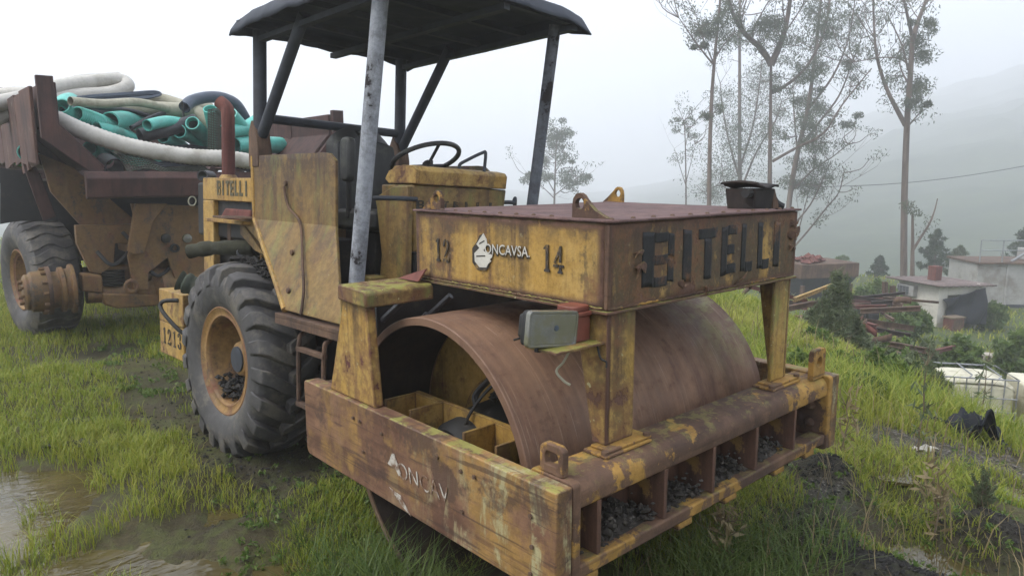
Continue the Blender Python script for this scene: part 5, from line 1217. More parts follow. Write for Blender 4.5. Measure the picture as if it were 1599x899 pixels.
for i, (dx, dy) in enumerate(((0, 0), (2, 4), (-3, 7), (4, 2))):
    pipe('blue_cable', [T3(80 + dx, 158 + dy, 0.9), T3(140 + dx, 150 + dy, 1.0), T3(195 + dx, 146 + dy, 1.1), T3(240, 143 + dy, 1.2), T3(250, 148, 1.2), T3(225 + dx, 152 + dy * .5, 1.1), T3(150 + dx, 158 + dy, 1.0), T3(85, 168 + dy, 0.9)], 0.016, 'bluehose',
         ['topmost dark blue cable loop on the load', 'second dark blue cable loop down on the load', 'third dark blue cable loop down on the load', 'dark blue cable loop reaching farthest right on the load'][i], 'cable', seg=6)
for i in range(3):
    pipe('steel_cable', [T3(208 + 6 * i, 264 + 3 * i, -0.3), T3(250, 254 + 3 * i, -0.35), T3(310, 252 + 3 * i, -0.4), T3(370, 256 + 3 * i, -0.4), T3(396, 268 + 2 * i, -0.4)], 0.014, 'darksteel', ['upper', 'middle', 'lower'][i] + ' dark cable curving over the tail lip', 'cable', seg=6)
pipe('pipe_stub', [T3(180, 262, -0.1), T3(165, 252, 0.3)], 0.10, 'blackhose', 'black pipe mouth low in the left of the bed', 'pipe', False, True)
pipe('pipe_stub', [T3(310, 265, -0.35), T3(290, 262, 0.3)], 0.08, 'blackhose', 'black pipe mouth above the tail lip near the yellow frame', 'pipe', False, True)
pipe('rod', [T3(284, 158, 0.6), T3(287, 182, 0.6)], 0.012, 'black', 'thin black rod standing before the slate hose', 'rod', seg=6)

def net(name, P, nu, nv, r, label):
    """open netting of crossing cords"""
    m = MB()
    for i in range(nu + 1): m.tube([P(i / nu, j / nv) for j in range(nv + 1)], r, 4, cap=False)
    for j in range(nv + 1): m.tube([P(i / nu, j / nv) for i in range(nu + 1)], r, 4, cap=False)
    o = put(name, m.mesh(name, 0), 'mesh'); tag(o, label, 'net'); return o
q = [T3(325, 172, 0.35), T3(345, 168, 0.45), T3(345, 238, 0.35), T3(325, 240, 0.30)]
net('wire_net', lambda u, v: q[0].lerp(q[1], u).lerp(q[3].lerp(q[2], u), v) + Vector((0, -0.06 * sin(u * pi), 0)), 10, 26, 0.006, 'grey-green wire net hanging upright left of the exhaust stack')
q2 = [T3(176, 238, 0.0), T3(300, 262, -0.3), T3(330, 275, -0.50), T3(200, 270, -0.40)]
net('wire_net', lambda u, v: q2[0].lerp(q2[1], u).lerp(q2[3].lerp(q2[2], u), v) + Vector((0, 0, 0.05 * sin(u * 7) + 0.05 * sin(v * 3))), 34, 14, 0.006, 'grey-green wire net spread low over the tail of the bed')

# ================================================================ things down the slope to the right
def gz_(x, y): return float(ground_h(x, y))
def onground(px, depth, dz=0.0):
    """the spot on the ground on that bearing, that far ahead"""
    p = at(px, 400, depth); return Vector((p.x, p.y, gz_(p.x, p.y) + dz))
def local(px, depth, turn=0.0, dz=0.0):
    """frame standing on the ground: x to the right as seen from the camera, y away"""
    p = onground(px, depth, dz)
    return Matrix.Translation(p) @ Matrix.Rotation(AZ - pi / 2 + turn, 4, 'Z')
class Kit:
    def __init__(self, name, mat4, label, cat, group=None):
        self.e = thing(name, mat4.to_translation(), label, cat, group); self.m = mat4
    def __call__(self, name, mb, mat, bevel=0.0, parent=None, **k): return put(name, mb, mat, parent or self.e, self.m, bevel, **k)

# --- shed
SB = local(1472, 27.0, radians(18), 0)          # origin at the near corner; x runs along the right wall, y along the left wall
zb = SB.to_translation().z
hh = at(1470, 447, 27).z - zb
K = Kit('shed', SB, 'small cream walled shed with a flat rusty roof', 'shed')
K('wall', MB().box((0, 0, -0.6), (0.45, 0.12, hh)), 'wall', 0.01)
K('wall', MB().box((0.452, 0, hh - 0.38), (2.25, 0.12, hh)), 'wall', 0.01)
K('wall', MB().box((2.13, 0.122, -0.6), (2.25, 1.9, hh)), 'wall', 0.01)
K('wall', MB().box((0, 0.122, -0.6), (0.12, 1.9, hh)), 'wall', 0.01)
K('wall', MB().box((0.122, 1.78, -0.6), (2.128, 1.9, hh)), 'wall', 0.01)
K('roof', MB().grid(lambda u, v: (-0.35 + u * 2.9, -0.32 + v * 2.6, hh + 0.05 + 0.02 * v + 0.012 * sin(u * 60) - 0.10 * u), 60, 4), 'roofsheet', solid=0.06)
K('vent_stack', MB().box((0.75, 0.9, hh + 0.06), (1.1, 1.25, hh + 0.62)), 'rustred', 0.01)
K('crack_strip', MB().box((-0.008, 0.2, hh * 0.48), (-0.001, 1.8, hh * 0.48 + 0.012)), 'block')
for y, z in ((1.55, 0.42), (1.2, 0.72)): K('wall_hole', MB().lathe([(0, 0), (0, 0.06), (0.004, 0.05)], (-0.006, y, z), (1, 0, 0), 8), 'black')
# air conditioner in the wall
A = Kit('air_conditioner', SB @ Matrix.Translation((-0.20, 1.38, hh - 0.34)), 'white window air conditioner under the shed roof', 'air conditioner')
A('casing', MB().box((-0.02, -0.40, -0.22), (0.24, 0.40, 0.22)), 'zinc', 0.015)
A('grille', MB().box((-0.032, -0.18, -0.17), (-0.021, 0.35, 0.17)), 'darksteel')
for i in range(4): A('slat', MB().box((-0.05, -0.18, -0.13 + i * 0.085), (-0.033, 0.35, -0.115 + i * 0.085)), 'galv')
for i in range(3): A('slat', MB().box((-0.055, -0.08 + i * 0.16, -0.17), (-0.0505, -0.065 + i * 0.16, 0.17)), 'galv')
# plastic sheet
def sheet(u, v):
    x = 0.14 + u * 2.1 + 0.05 * sin(v * 5) + 0.25 * v * (1 - u); z = hh - 0.50 + 0.36 * u - v * (0.62 + 0.62 * u ** 0.6) * 1.15
    return (x, -0.05 - 0.09 * abs(sin(u * 8 + v * 2.5)) - 0.05 * sin(v * 7 + u * 4) - 0.25 * v * u, z)
tp = put('plastic_sheet', MB().grid(sheet, 40, 30), 'tarp', basis=SB, solid=0.01); tag(tp, 'black plastic sheet hung over the open front of the cream shed', 'plastic sheet')
D = Kit('rusty_box', SB @ Matrix.Translation((0.35, -0.55, 0)), 'small rust-brown box standing before the plastic sheet', 'box')
D('body', MB().box((-0.32, -0.1, -0.3), (0.28, 0.3, 0.42)), 'rustred', 0.02); D('frame', MB().box((-0.36, -0.13, 0.42), (0.32, 0.33, 0.48)), 'wood', 0.01); D('door', MB().box((-0.25, -0.125, 0.0), (0.2, -0.101, 0.38)), 'rust', 0.01)

# --- raised steel tank with railing
TB = local(1618, 33.0, radians(-4), 0); zb2 = TB.to_translation().z
zt, zl = at(1560, 413, 33).z - zb2, at(1560, 476, 33).z - zb2
K = Kit('raised_tank', TB, 'grey-white steel tank on green legs with a railed deck', 'tank')
tk = K('tank_body', MB().box((-2.55, 0, zl), (4.5, 2.5, zt)), 'zinc', 0.02)
for x in (-1.2, 0.75, 2.7): K('body_rib', MB().box((x - 0.06, -0.05, zl), (x + 0.06, -0.001, zt)), 'zinc', 0.01, tk)
K('edge_beam', MB().box((-2.6, -0.06, zl - 0.16), (4.6, 2.55, zl - 0.005)), 'darksteel', 0.01)
K('deck', MB().box((-2.65, -0.15, zt + 0.003), (4.6, 2.6, zt + 0.10)), 'rust', 0.01)
M['greenleg'] = plain('pale_green_steel', (0.17, 0.24, 0.19), 0.7, 0.3, 5)
for x in (-2.2, 0.4, 3.6):
    for y in (0.2, 2.2): K('tank_leg', MB().box((x - 0.12, y - 0.1, -1.0), (x + 0.12, y + 0.1, zl - 0.165)), 'greenleg', 0.01)
for x0, x1 in ((-2.2, 0.4), (0.4, 3.6)): K('cross_brace', MB().tube([(x0, 0.08, 0.1), (x1, 0.08, zl - 0.25)], 0.05, 6), 'darksteel'); K('cross_brace', MB().tube([(x1, 0.04, 0.1), (x0, 0.04, zl - 0.25)], 0.05, 6), 'darksteel')
rlx = [-2.5, -1.5, -0.4, 0.7, 1.9, 3.2, 4.4]; rz = zt + 0.1
for x in rlx: K('rail_post', MB().tube([(x, 0, rz), (x, 0, rz + 1.02)], 0.03, 6), 'galv')
for z in (0.55, 1.02): K('hand_rail', MB().tube([(-2.5, 0, rz + z), (4.4, 0, rz + z)], 0.028, 6), 'galv')
K('stair_rail', MB().tube([(-0.9, 0.3, rz), (0.6, 0.3, rz + 1.0)], 0.06, 6), 'galv'); K('stair_rail', MB().tube([(-0.2, 0.3, rz), (0.9, 0.3, rz + 0.75)], 0.06, 6), 'galv')
K('deck_box', MB().box((0.1, 0.6, rz + 0.005), (1.3, 1.6, rz + 0.55)), 'zinc', 0.03)

# --- hollow blocks
bl = MB(); bl.holed(rrect(-0.2, -0.1, 0.2, 0.1, 0.004, 2), rrect(-0.16, -0.07, 0.16, 0.07, 0.03, 2), 'Y', -0.20, 0.20); bl.box((-0.025, -0.2, -0.071), (0.025, 0.2, 0.071)); 
bm_ = bl.mesh('concrete_block', 30)
BB = local(1572, 19.5, radians(-20)); ks = 0; rgb = random.Random(4)
for row, (n, x0) in enumerate(((8, -0.95), (7, -0.75), (4, 0.35))):
    for c in range(n):
        nm = {0: 'bottom', 1: 'middle', 2: 'top'}[row]; ordn = ['first', 'second', 'third', 'fourth', 'fifth', 'sixth', 'seventh', 'eighth'][c]
        b = BB @ Matrix.Translation((x0 + c * 0.42 + rgb.uniform(-.03, .03), rgb.uniform(-.1, .05), 0.05 + row * 0.203)) @ Matrix.Rotation(rgb.uniform(-.12, .12), 4, 'Z')
        o = put('concrete_block', bm_, 'block', basis=b, bevel=0.008); tag(o, 'hollow concrete block, %s from the left in the %s course of the pile' % (ordn, nm), 'block', 'hollow blocks in the pile')
o = put('concrete_block', bm_, 'block', basis=BB @ Matrix.Translation((-0.9, 0.0, 0.46)) @ Matrix.Rotation(0.3, 4, 'Z'), bevel=0.008); tag(o, 'hollow concrete block lying alone on the left end of the pile', 'block', 'hollow blocks in the pile')

# --- caged plastic container in the grass
pI = at(1470, 578, 11.6)
IB = Matrix.Translation((pI.x, pI.y, pI.z - 1.10)) @ Matrix.Rotation(AZ - pi / 2 - radians(14), 4, 'Z')
K = Kit('caged_container', IB, 'yellowed white plastic container in a galvanised cage among the weeds', 'container')
tank_ = K('plastic_tank', MB().grid(lambda u, v: (0.03 + 1.10 * u, 0.03 + 0.9 * v, 0.985 - 0.12 * (1 - max(0, sin(pi * u))) ** 3 - 0.08 * (2 * v - 1) ** 4), 14, 10), 'ibc', solid=0.01)
K('tank_side', MB().box((0.03, 0.03, 0.05), (1.13, 0.93, 0.88)), 'ibc', 0.05, parent=tank_)
for x in np.linspace(0.015, 1.145, 7): K('cage_bar', MB().tube([(x, 0.0, 0), (x, 0.0, 1.0)], 0.011, 6), 'galv')
for y in np.linspace(0.2, 0.95, 4): K('cage_bar', MB().tube([(0, y, 0), (0, y, 1.0)], 0.011, 6), 'galv')
for z in (0.22, 0.45, 0.68): K('cage_bar', MB().tube([(0, -0.012, z), (1.16, -0.012, z)], 0.011, 6), 'galv')
K('cage_rim', MB().tube([(0, 0, 1.0), (1.16, 0, 1.0), (1.16, 0.96, 1.0), (0.12, 0.96, 1.0), (0.03, 0.9, 1.0), (0, 0.8, 1.0)], 0.014, 6, closed=True), 'galv')
for x in (0.42, 0.85): K('cage_bar', MB().tube([(x, 0, 1.0), (x + 0.08, 0.10, 1.03), (x + 0.10, 0.9, 1.03), (x + 0.1, 0.96, 1.0)], 0.012, 6), 'galv')
K2 = Kit('caged_container', IB @ Matrix.Translation((1.30, 0.05, -0.03)), 'second caged plastic container at the right edge, beyond the first', 'container')
tank2 = K2('plastic_tank', MB().box((0.03, 0.03, 0.05), (1.13, 0.93, 0.94)), 'ibc', 0.06)
for x in np.linspace(0.015, 1.145, 7): K2('cage_bar', MB().tube([(x, 0.0, 0), (x, 0.0, 1.0)], 0.011, 6), 'galv')
for z in (0.22, 0.45, 0.68, 1.0): K2('cage_bar', MB().tube([(0, -0.012, z), (1.16, -0.012, z)], 0.011, 6), 'galv')

M['burntbar'] = rusty('dark_scrap_steel', a=(0.025, 0.018, 0.016), b=(0.06, 0.038, 0.03))
# --- hopper, beams and scrap
HB = local(1300, 29.0, radians(15)); zh = HB.to_translation().z
z1, z2, z3 = at(1300, 412, 29).z - zh, at(1300, 434, 29).z - zh, at(1300, 472, 29).z - zh
K = Kit('steel_hopper', HB, 'dark steel hopper with a rusted rim standing down the slope', 'hopper')
K('hopper_rim', MB().box((-1.4, 0, z2), (1.35, 2.0, z1)), 'rust', 0.02)
K('hopper_chute', MB().hexa([(-0.9, 0.5, z3), (0.75, 0.5, z3), (0.75, 1.5, z3), (-0.9, 1.5, z3), (-1.35, 0.05, z2 - .005), (1.3, 0.05, z2 - .005), (1.3, 1.95, z2 - .005), (-1.35, 1.95, z2 - .005)]), 'darksteel', 0.01)
for x in (-1.2, 1.1): K('hopper_leg', MB().box((x - 0.07, 0.1, -0.5), (x + 0.07, 0.24, z2 - 0.3)), 'rust')
K('scrap_heap', lumps(MB(), 30, lambda r: (r.uniform(-0.9, -0.1), r.uniform(0.3, 1.2), z1 + r.random() * 0.25), 0.22, 5).mesh('scrap', 0), 'rustred', kind='stuff')

def bar(name, a, b, w, h, mat, label, cat, group=None):
    """rolled steel section between two points"""
    a, b = Vector(a), Vector(b); t = (b - a).normalized(); s = t.cross(Vector((0, 0, 1))).normalized() * w / 2; u = s.cross(t).normalized() * h / 2
    m = MB(); th = 0.18
    def bx(s0, s1, u0, u1): m.hexa([a + s * s0 + u * u0, a + s * s1 + u * u0, b + s * s1 + u * u0, b + s * s0 + u * u0, a + s * s0 + u * u1, a + s * s1 + u * u1, b + s * s1 + u * u1, b + s * s0 + u * u1])
    bx(-1, 1, -1, -1 + th * 2); bx(-th, th, -1 + th * 2, 1 - th * 2); bx(-1, 1, 1 - th * 2, 1)
    o = put(name, m.mesh(name, 30), mat); tag(o, label, cat, group); return o
for a, b, w, h, mt, lab in (
    (at(1290, 492, 15), at(1426, 513, 17), .10, .14, 'rust', 'rusty beam lying in the weeds with its end before the shed'),
    (at(1325, 468, 25), at(1418, 470, 26), .25, .28, 'rustred', 'thick rusty beam lying level beyond the feathery shrub'),
    (at(1382, 440, 25.5), at(1382, 480, 25.5), .15, .15, 'rust', 'left of two upright rusty stubs above the level beam'),
    (at(1394, 446, 25.5), at(1394, 475, 25.5), .15, .15, 'rust', 'right of two upright rusty stubs above the level beam'),
    (at(1395, 474, 25), at(1395, 496, 25), .12, .12, 'rust', 'rusty prop under the right end of the level beam'),
    (at(1408, 560, 14), at(1493, 541, 16), .07, .08, 'rustred', 'rusty section lying uppermost on the beam heap left of the white container'),
    (at(1405, 556, 14.2), at(1470, 549, 15.5), .07, .08, 'rust', 'rusty section in the middle of the beam heap left of the white container'),
    (at(1402, 568, 13.6), at(1450, 552, 15), .07, .08, 'rust', 'lowest rusty section of the beam heap left of the white container'),
    (at(1320, 522, 16), at(1355, 508, 16.5), .07, .07, 'wood', 'short slanting timber right of the feathery shrub'),
    (at(1388, 508, 17), at(1404, 526, 16.5), .05, .05, 'wood', 'pale stick leaning in the weeds left of the shed'),
    (at(1240, 468, 13), at(1300, 445, 15), .06, .08, 'hoodp', 'yellow angle iron sticking out right of the tank corner'),
    (at(1160, 445, 14), at(1260, 470, 14.5), .06, .08, 'rustred', 'red-brown bar crossing just beyond the far tank leg'),
    (at(1185, 490, 13), at(1290, 470, 14), .08, .10, 'rust', 'rust-brown beam lying behind the far tank leg'),
    (at(1215, 520, 12), at(1290, 545, 11.5), .06, .07, 'rust', 'rust bar low down between the far tank leg and the shrub'),
    (at(1235, 560, 10), at(1280, 520, 12), .05, .06, 'wood', 'bleached stake leaning before the scrap'),
    (at(1250, 495, 13), at(1258, 540, 12), .05, .05, 'wood', 'short pale stake standing in the scrap'),
    (at(1195, 455, 15), at(1240, 500, 14), .07, .07, 'rust', 'rusty strut slanting down behind the far tank leg')):
    bar('steel_beam' if mt != 'wood' else 'timber', a, b, w, h, mt, lab, 'beam' if mt != 'wood' else 'timber')
# engine scrap beyond the shrub
EB_ = local(1348, 20.0); ze = at(1348, 492, 20).z - EB_.to_translation().z
K = Kit('scrap_gearbox', EB_ @ Matrix.Translation((0, 0, ze - 0.15)), 'dark greasy gearbox lying on scrap right of the feathery shrub', 'scrap machinery')
K('casing', MB().lathe([(-0.6, 0), (-0.6, 0.16), (-0.4, 0.2), (-0.38, 0.3), (-0.3, 0.3), (-0.28, 0.22), (0.1, 0.25), (0.12, 0.32), (0.22, 0.32), (0.24, 0.2), (0.5, 0.17), (0.52, 0.0)], (0, 0, 0.15), (1, 0, 0.05), 20), 'black', 0.01)
K('pipe', MB().tube(spline([(-0.5, -0.1, 0.3), (-0.1, -0.2, 0.5), (0.4, -0.1, 0.42), (0.7, 0, 0.2)]), 0.05, 8), 'rust')
K('base_frame', MB().box((-0.8, -0.3, -0.3), (0.7, 0.3, -0.1)), 'rust', 0.02)
# heap of rusty scrap behind the far leg
rgs = random.Random(12)
SPOTS = ['low beside the far front leg', 'at the foot of the feathery shrub', 'under the yellow angle iron', 'left of the shrub top', 'before the hopper chute', 'nearest the front beam end', 'half hidden by the far leg', 'behind the shrub', 'right of the shrub', 'below the level beam', 'beside the gearbox', 'left of the shed wall', 'in the weeds above the container', 'under the slanting timber', 'beneath the rusty beam end', 'high in the heap by the hopper', 'beside the bleached stake', 'between shrub and hopper', 'at the bank edge', 'near the two stubs']
for i in range(20):
    px = rgs.uniform(1165, 1300) if i < 12 else rgs.uniform(1300, 1420); py = rgs.uniform(445, 560) if i < 12 else rgs.uniform(470, 550); dp = 10.5 + (560 - py) * 0.055
    c = at(px, py, dp); L = rgs.uniform(0.25, 0.6); t = rgs.uniform(0, 6.28)
    K = MB()
    mt = rgs.choice(['rust', 'rustred', 'rust', 'zinc', 'truckyel'])
    pts = [(c.x + (k - 0.5) * L * cos(t), c.y + (k - 0.5) * L * sin(t), c.z + 0.03 * sin(k * 3 + i) + 0.3 * (k - .5) * sin(i)) for k in np.linspace(0, 1, 7)]
    o = put('scrap_sheet', MB().add([(p[0], p[1], p[2] + dz) for p in pts for dz in (-0.06, 0.06)], [(2 * k, 2 * k + 2, 2 * k + 3, 2 * k + 1) for k in range(6)]), mt, solid=0.02)
    tag(o, 'bent piece of %s scrap %s' % ({'rust': 'brown rusty', 'rustred': 'red rusty', 'zinc': 'pale grey', 'truckyel': 'dull yellow'}[mt], SPOTS[i]), 'scrap metal', 'scrap heap behind the roller')

rgb2 = random.Random(31); BARS = []
for i in range(26):
    px = rgb2.uniform(1225, 1425); py = rgb2.uniform(462, 560); dp = 10.5 + (565 - py) * 0.095
    c = at(px, py, dp); t = rgb2.uniform(-0.5, 0.5) + AZ - pi / 2 + (pi / 2 if rgb2.random() < .25 else 0); L = rgb2.uniform(0.5, 1.7)
    g = gz_(c.x, c.y); z = max(c.z, g + .03)
    BARS.append((px, Vector((c.x - cos(t) * L / 2, c.y - sin(t) * L / 2, z + rgb2.uniform(-.05, .15))), Vector((c.x + cos(t) * L / 2, c.y + sin(t) * L / 2, z + rgb2.uniform(-.1, .25)))))
ORD = 'first second third fourth fifth sixth seventh eighth ninth tenth eleventh twelfth thirteenth fourteenth fifteenth sixteenth seventeenth eighteenth nineteenth twentieth'.split() + ['twenty-' + w for w in 'first second third fourth fifth sixth'.split()]
for i, (px, a, b) in enumerate(sorted(BARS, key=lambda q: q[0])):
    bar('scrap_bar', a, b, rgb2.uniform(.05, .12), rgb2.uniform(.05, .14), rgb2.choice(['rust', 'rustred', 'rust', 'burntbar']), 'rusty scrap bar in the weeds beyond the roller, %s from the left' % ORD[i], 'scrap metal', 'scrap bars beyond the roller')
# black plastic scraps, rag and stones in the grass
def scrap(px, py, dz, w, d, h, seed, mat, label, cat):
    p = atz(px, py, -0.35); g = gz_(p.x, p.y)
    p = at(px, py, rf(p)[1]); g = gz_(p.x, p.y)
    def fn(u, v):
        return (p.x + (u - 0.5) * w * RT[0] + (v - 0.5) * d * HD[0], p.y + (u - 0.5) * w * RT[1] + (v - 0.5) * d * HD[1], g + 0.02 + h * max(0, float(fbm(u * 3.3 + seed, v * 2.7, 3)) + 0.28) * (1.4 - abs(u - 0.5) * 1.6))
    o = put(cat.replace(' ', '_'), MB().grid(fn, 18, 14), mat, solid=0.006); tag(o, label, cat)
scrap(1518, 700, 0, 0.38, 0.30, 0.34, 2.0, 'tarp', 'crumpled black plastic scrap on the gravel, the larger of two', 'plastic scrap')
scrap(1445, 688, 0, 0.22, 0.14, 0.12, 5.0, 'tarp', 'small black plastic scrap beside the dry stalk', 'plastic scrap')
scrap(1440, 752, 0, 0.16, 0.07, 0.06, 8.0, 'whitepaint', 'dirty white rag on the grass', 'rag')
scrap(132, 770, 0, 0.20, 0.06, 0.06, 3.0, 'black', 'black bit of rubber in the puddle, right of two', 'rubber scrap')
scrap(85, 775, 0, 0.10, 0.05, 0.05, 6.0, 'black', 'smaller black bit of rubber in the puddle, left of two', 'rubber scrap')
scrap(124, 730, 0, 0.10, 0.05, 0.07, 9.0, 'black', 'black clod on the wet grass above the puddle', 'clod')

# overhead line
o = put('power_line', MB().tube([at(1240, 292, 62) + (at(1640, 252, 60) - at(1240, 292, 62)) * t - Vector((0, 0, 0.6 * sin(pi * t))) for t in np.linspace(0, 1, 20)], 0.03, 5), 'darksteel'); tag(o, 'overhead power line crossing the misty slope', 'power line')

# ================================================================ trees
def leaf_material(name, a, b, rough=0.6, thin=0.28):
    N = NT(name)
    c = N.mix(N.attr('rnd'), a, b)
    p = N.bsdf(c, rough, 0, None, spec=0.3)
    tr = N.t.nodes.new('ShaderNodeBsdfTranslucent'); N.link(c, tr.inputs[0])
    mx = N.t.nodes.new('ShaderNodeMixShader'); mx.inputs[0].default_value = thin
    N.link(p.outputs[0], mx.inputs[1]); N.link(tr.outputs[0], mx.inputs[2]); N.link(mx.outputs[0], N.out.inputs[0])
    return N.m
M['euc'] = leaf_material('eucalypt_leaves', (0.065, 0.088, 0.055), (0.125, 0.14, 0.085), 0.6, 0.45)
M['pine'] = leaf_material('pine_needles', (0.024, 0.050, 0.020), (0.060, 0.090, 0.034))
M['cyp'] = leaf_material('cypress_sprays', (0.075, 0.105, 0.052), (0.145, 0.17, 0.085), 0.6, 0.35)
M['bushleaf'] = leaf_material('bush_leaves', (0.065, 0.125, 0.025), (0.15, 0.205, 0.050), 0.5, 0.38)
M['grass'] = leaf_material('grass_blades', (0.155, 0.230, 0.020), (0.37, 0.36, 0.065), 0.45, 0.45)
M['grassdark'] = leaf_material('long_dark_grass', (0.045, 0.085, 0.018), (0.12, 0.155, 0.035), 0.5)
M['straw'] = leaf_material('dry_stalks', (0.16, 0.12, 0.06), (0.30, 0.24, 0.13))
N = NT('bark'); N.bsdf(N.mix(N.mask(N.noise(1.0, 5, 0.6, N.map(N.obj, s=(6, 6, 0.9))), 0.35, 0.65), (0.075, 0.052, 0.040), (0.145, 0.105, 0.082)), 0.9, 0, N.noise(6, 5), 0.5, 0.03); M['bark'] = N.m

def leaves(name, centers, radii, n_each, size, mat, rg, droop=0.5, aspect=0.28, squash=0.75):
    """many small leaf faces filling uneven clumps"""
    C_, S_ = [], []
    for c, r, n in zip(centers, radii, n_each):
        d = rg.normal(size=(n, 3)); d /= np.linalg.norm(d, axis=1)[:, None]
        k = rg.random(n)[:, None] ** 0.45
        p = np.array(c) + d * k * r * np.array([1, 1, squash]); C_.append(p); S_.append(np.full(n, 1.0))
    P = np.concatenate(C_); n = len(P)
    ax = rg.normal(size=(n, 3)); ax[:, 2] -= droop; ax /= np.linalg.norm(ax, axis=1)[:, None]
    sd = np.cross(ax, rg.normal(size=(n, 3))); sd /= np.linalg.norm(sd, axis=1)[:, None] + 1e-9
    L = size * rg.uniform(0.6, 1.4, n)[:, None]; w = L * aspect * 0.5
    v = np.stack([P - ax * L * 0.5, P + sd * w, P + ax * L * 0.5, P - sd * w], 1).reshape(-1, 3)
    rnd = np.repeat(rg.random(n), 4)
    return fast_mesh(name, v, np.arange(4 * n), np.full(n, 4), mat, dict(rnd=rnd))

def grow(mb, tips, p, d, L, r, depth, rg, spread=0.5, up=0.25, seg=5):
    pts = [p]; q = p.copy(); dd_ = d.copy()
    for i in range(4):
        dd_ = (dd_ + Vector((rg.uniform(-.16, .16), rg.uniform(-.16, .16), up * 0.35))).normalized(); q = q + dd_ * (L / 4); pts.append(q.copy())
    mb.tube(pts, [r * (1 - 0.13 * i) for i in range(5)], seg if depth > 1 else 4, cap=False)
    if depth == 0: tips.append((q, L)); return
    for k in range(rg.choice([2, 3, 3])):
        j = rg.choice([2, 3, 4]); t = Vector((rg.uniform(-1, 1), rg.uniform(-1, 1), rg.uniform(-0.2, 1))).normalized()
        grow(mb, tips, pts[j], (dd_ * (1 - spread) + t * spread).normalized(), L * rg.uniform(0.55, 0.8), r * 0.5, depth - 1, rg, spread, up, seg)

def tree(name, depth, lab, trunk, branches, clumps, seed, r0, mat='euc', cat='tree', group='eucalypts in the mist', twigs=True, leaf=0.17, dens=1.0, top_r=0.35):
    rgp = random.Random(seed); rgn = np.random.default_rng(seed)
    P = [at(px, py, depth) for px, py in trunk]
    base = P[0].copy(); g = gz_(base.x, base.y); P.insert(0, Vector((base.x, base.y, min(g - 0.3, base.z - 0.5))))
    t = thing(name, (P[0].x, P[0].y, g), lab, cat, group)
    PP = spline(P, 4); n = len(PP)
    put('trunk', MB().tube(PP, [r0 * (1 - (1 - top_r) * i / (n - 1)) * (1.15 if i == 0 else 1) for i in range(n)], 10), 'bark', t)
    tips = []; NODES = list(PP[4:])
    for br, rb in branches:
        dz = rgp.uniform(-2.0, 2.0)
        B = [at(px, py, depth + dz * (i / max(1, len(br) - 1))) for i, (px, py) in enumerate(br)]
        BB_ = spline(B, 4); m = MB(); nb = len(BB_)
        m.tube(BB_, [rb * (1 - 0.65 * i / (nb - 1)) for i in range(nb)], 7)
        put('limb', m, 'bark', t); NODES += BB_[2:]
        if twigs:
            m = MB()
            for k in range(max(3, int(nb * 0.4))):
                j = rgp.randint(nb // 4, nb - 1); d = (BB_[j] - BB_[max(0, j - 2)]).normalized() if j > 0 else Vector((0, 0, 1))
                tv = Vector((rgp.uniform(-1, 1), rgp.uniform(-1, 1), rgp.uniform(-0.3, 1))).normalized()
                grow(m, tips, BB_[j], (d * 0.4 + tv * 0.7).normalized(), rgp.uniform(1.2, 2.4), rb * 0.22, 1, rgp, 0.5, 0.3)
            put('twigs', m, 'bark', t, kind='stuff')
    cs, rs, ns = [], [], []
    for px, py, rm, k in clumps:
        c = at(px, py, depth + rgp.uniform(-1.2, 1.2))
        for s in range(max(3, int(rm * 6))):
            cs.append(c + Vector((rgp.gauss(0, rm * .55), rgp.gauss(0, rm * .55), rgp.gauss(0, rm * .45)))); rs.append(rm * rgp.uniform(0.4, 1.05)); ns.append(int(170 * k * dens))
    for br, rb in branches:      # leafy sprays along the outer limbs
        for i in range(len(br) - 1):
            for k in range(2):
                t_ = rgp.random(); px = br[i][0] + (br[i + 1][0] - br[i][0]) * t_; py = br[i][1] + (br[i + 1][1] - br[i][1]) * t_
                if i > 0 and clumps and rgp.random() < 0.6: cs.append(at(px + rgp.uniform(-10, 10), py + rgp.uniform(-4, 10), depth + rgp.uniform(-1.5, 1.5))); rs.append(rgp.uniform(0.35, 0.8)); ns.append(int(90 * dens))
    for q, L in tips:
        if rgp.random() < 0.8: cs.append(q); rs.append(rgp.uniform(0.35, 0.8)); ns.append(int(rgp.uniform(14, 50) * dens))
    if cs: put('crown', leaves('crown', cs, rs, ns, leaf, mat, rgn, droop=0.9), None, t, kind='stuff')
    # fine twigs reaching into the clumps
    if cs:
        m = MB()
        for c, r in list(zip(cs, rs))[::2]:
            q = min(NODES, key=lambda p_: (p_ - c).length + max(0, p_.z - c.z) * 1.2); k_ = (c - q).length; m.tube(spline([q, q.lerp(c, 0.4) + Vector((rgp.uniform(-.15, .15) * k_, rgp.uniform(-.15, .15) * k_, -0.08 * k_)), q.lerp(c, 0.75) + Vector((rgp.uniform(-.1, .1) * k_, rgp.uniform(-.1, .1) * k_, 0.02 * k_)), c], 3), [0.03 - 0.0024 * i for i in range(10)], 4, cap=False)
        put('fine_twigs', m, 'bark', t, kind='stuff')
    return t

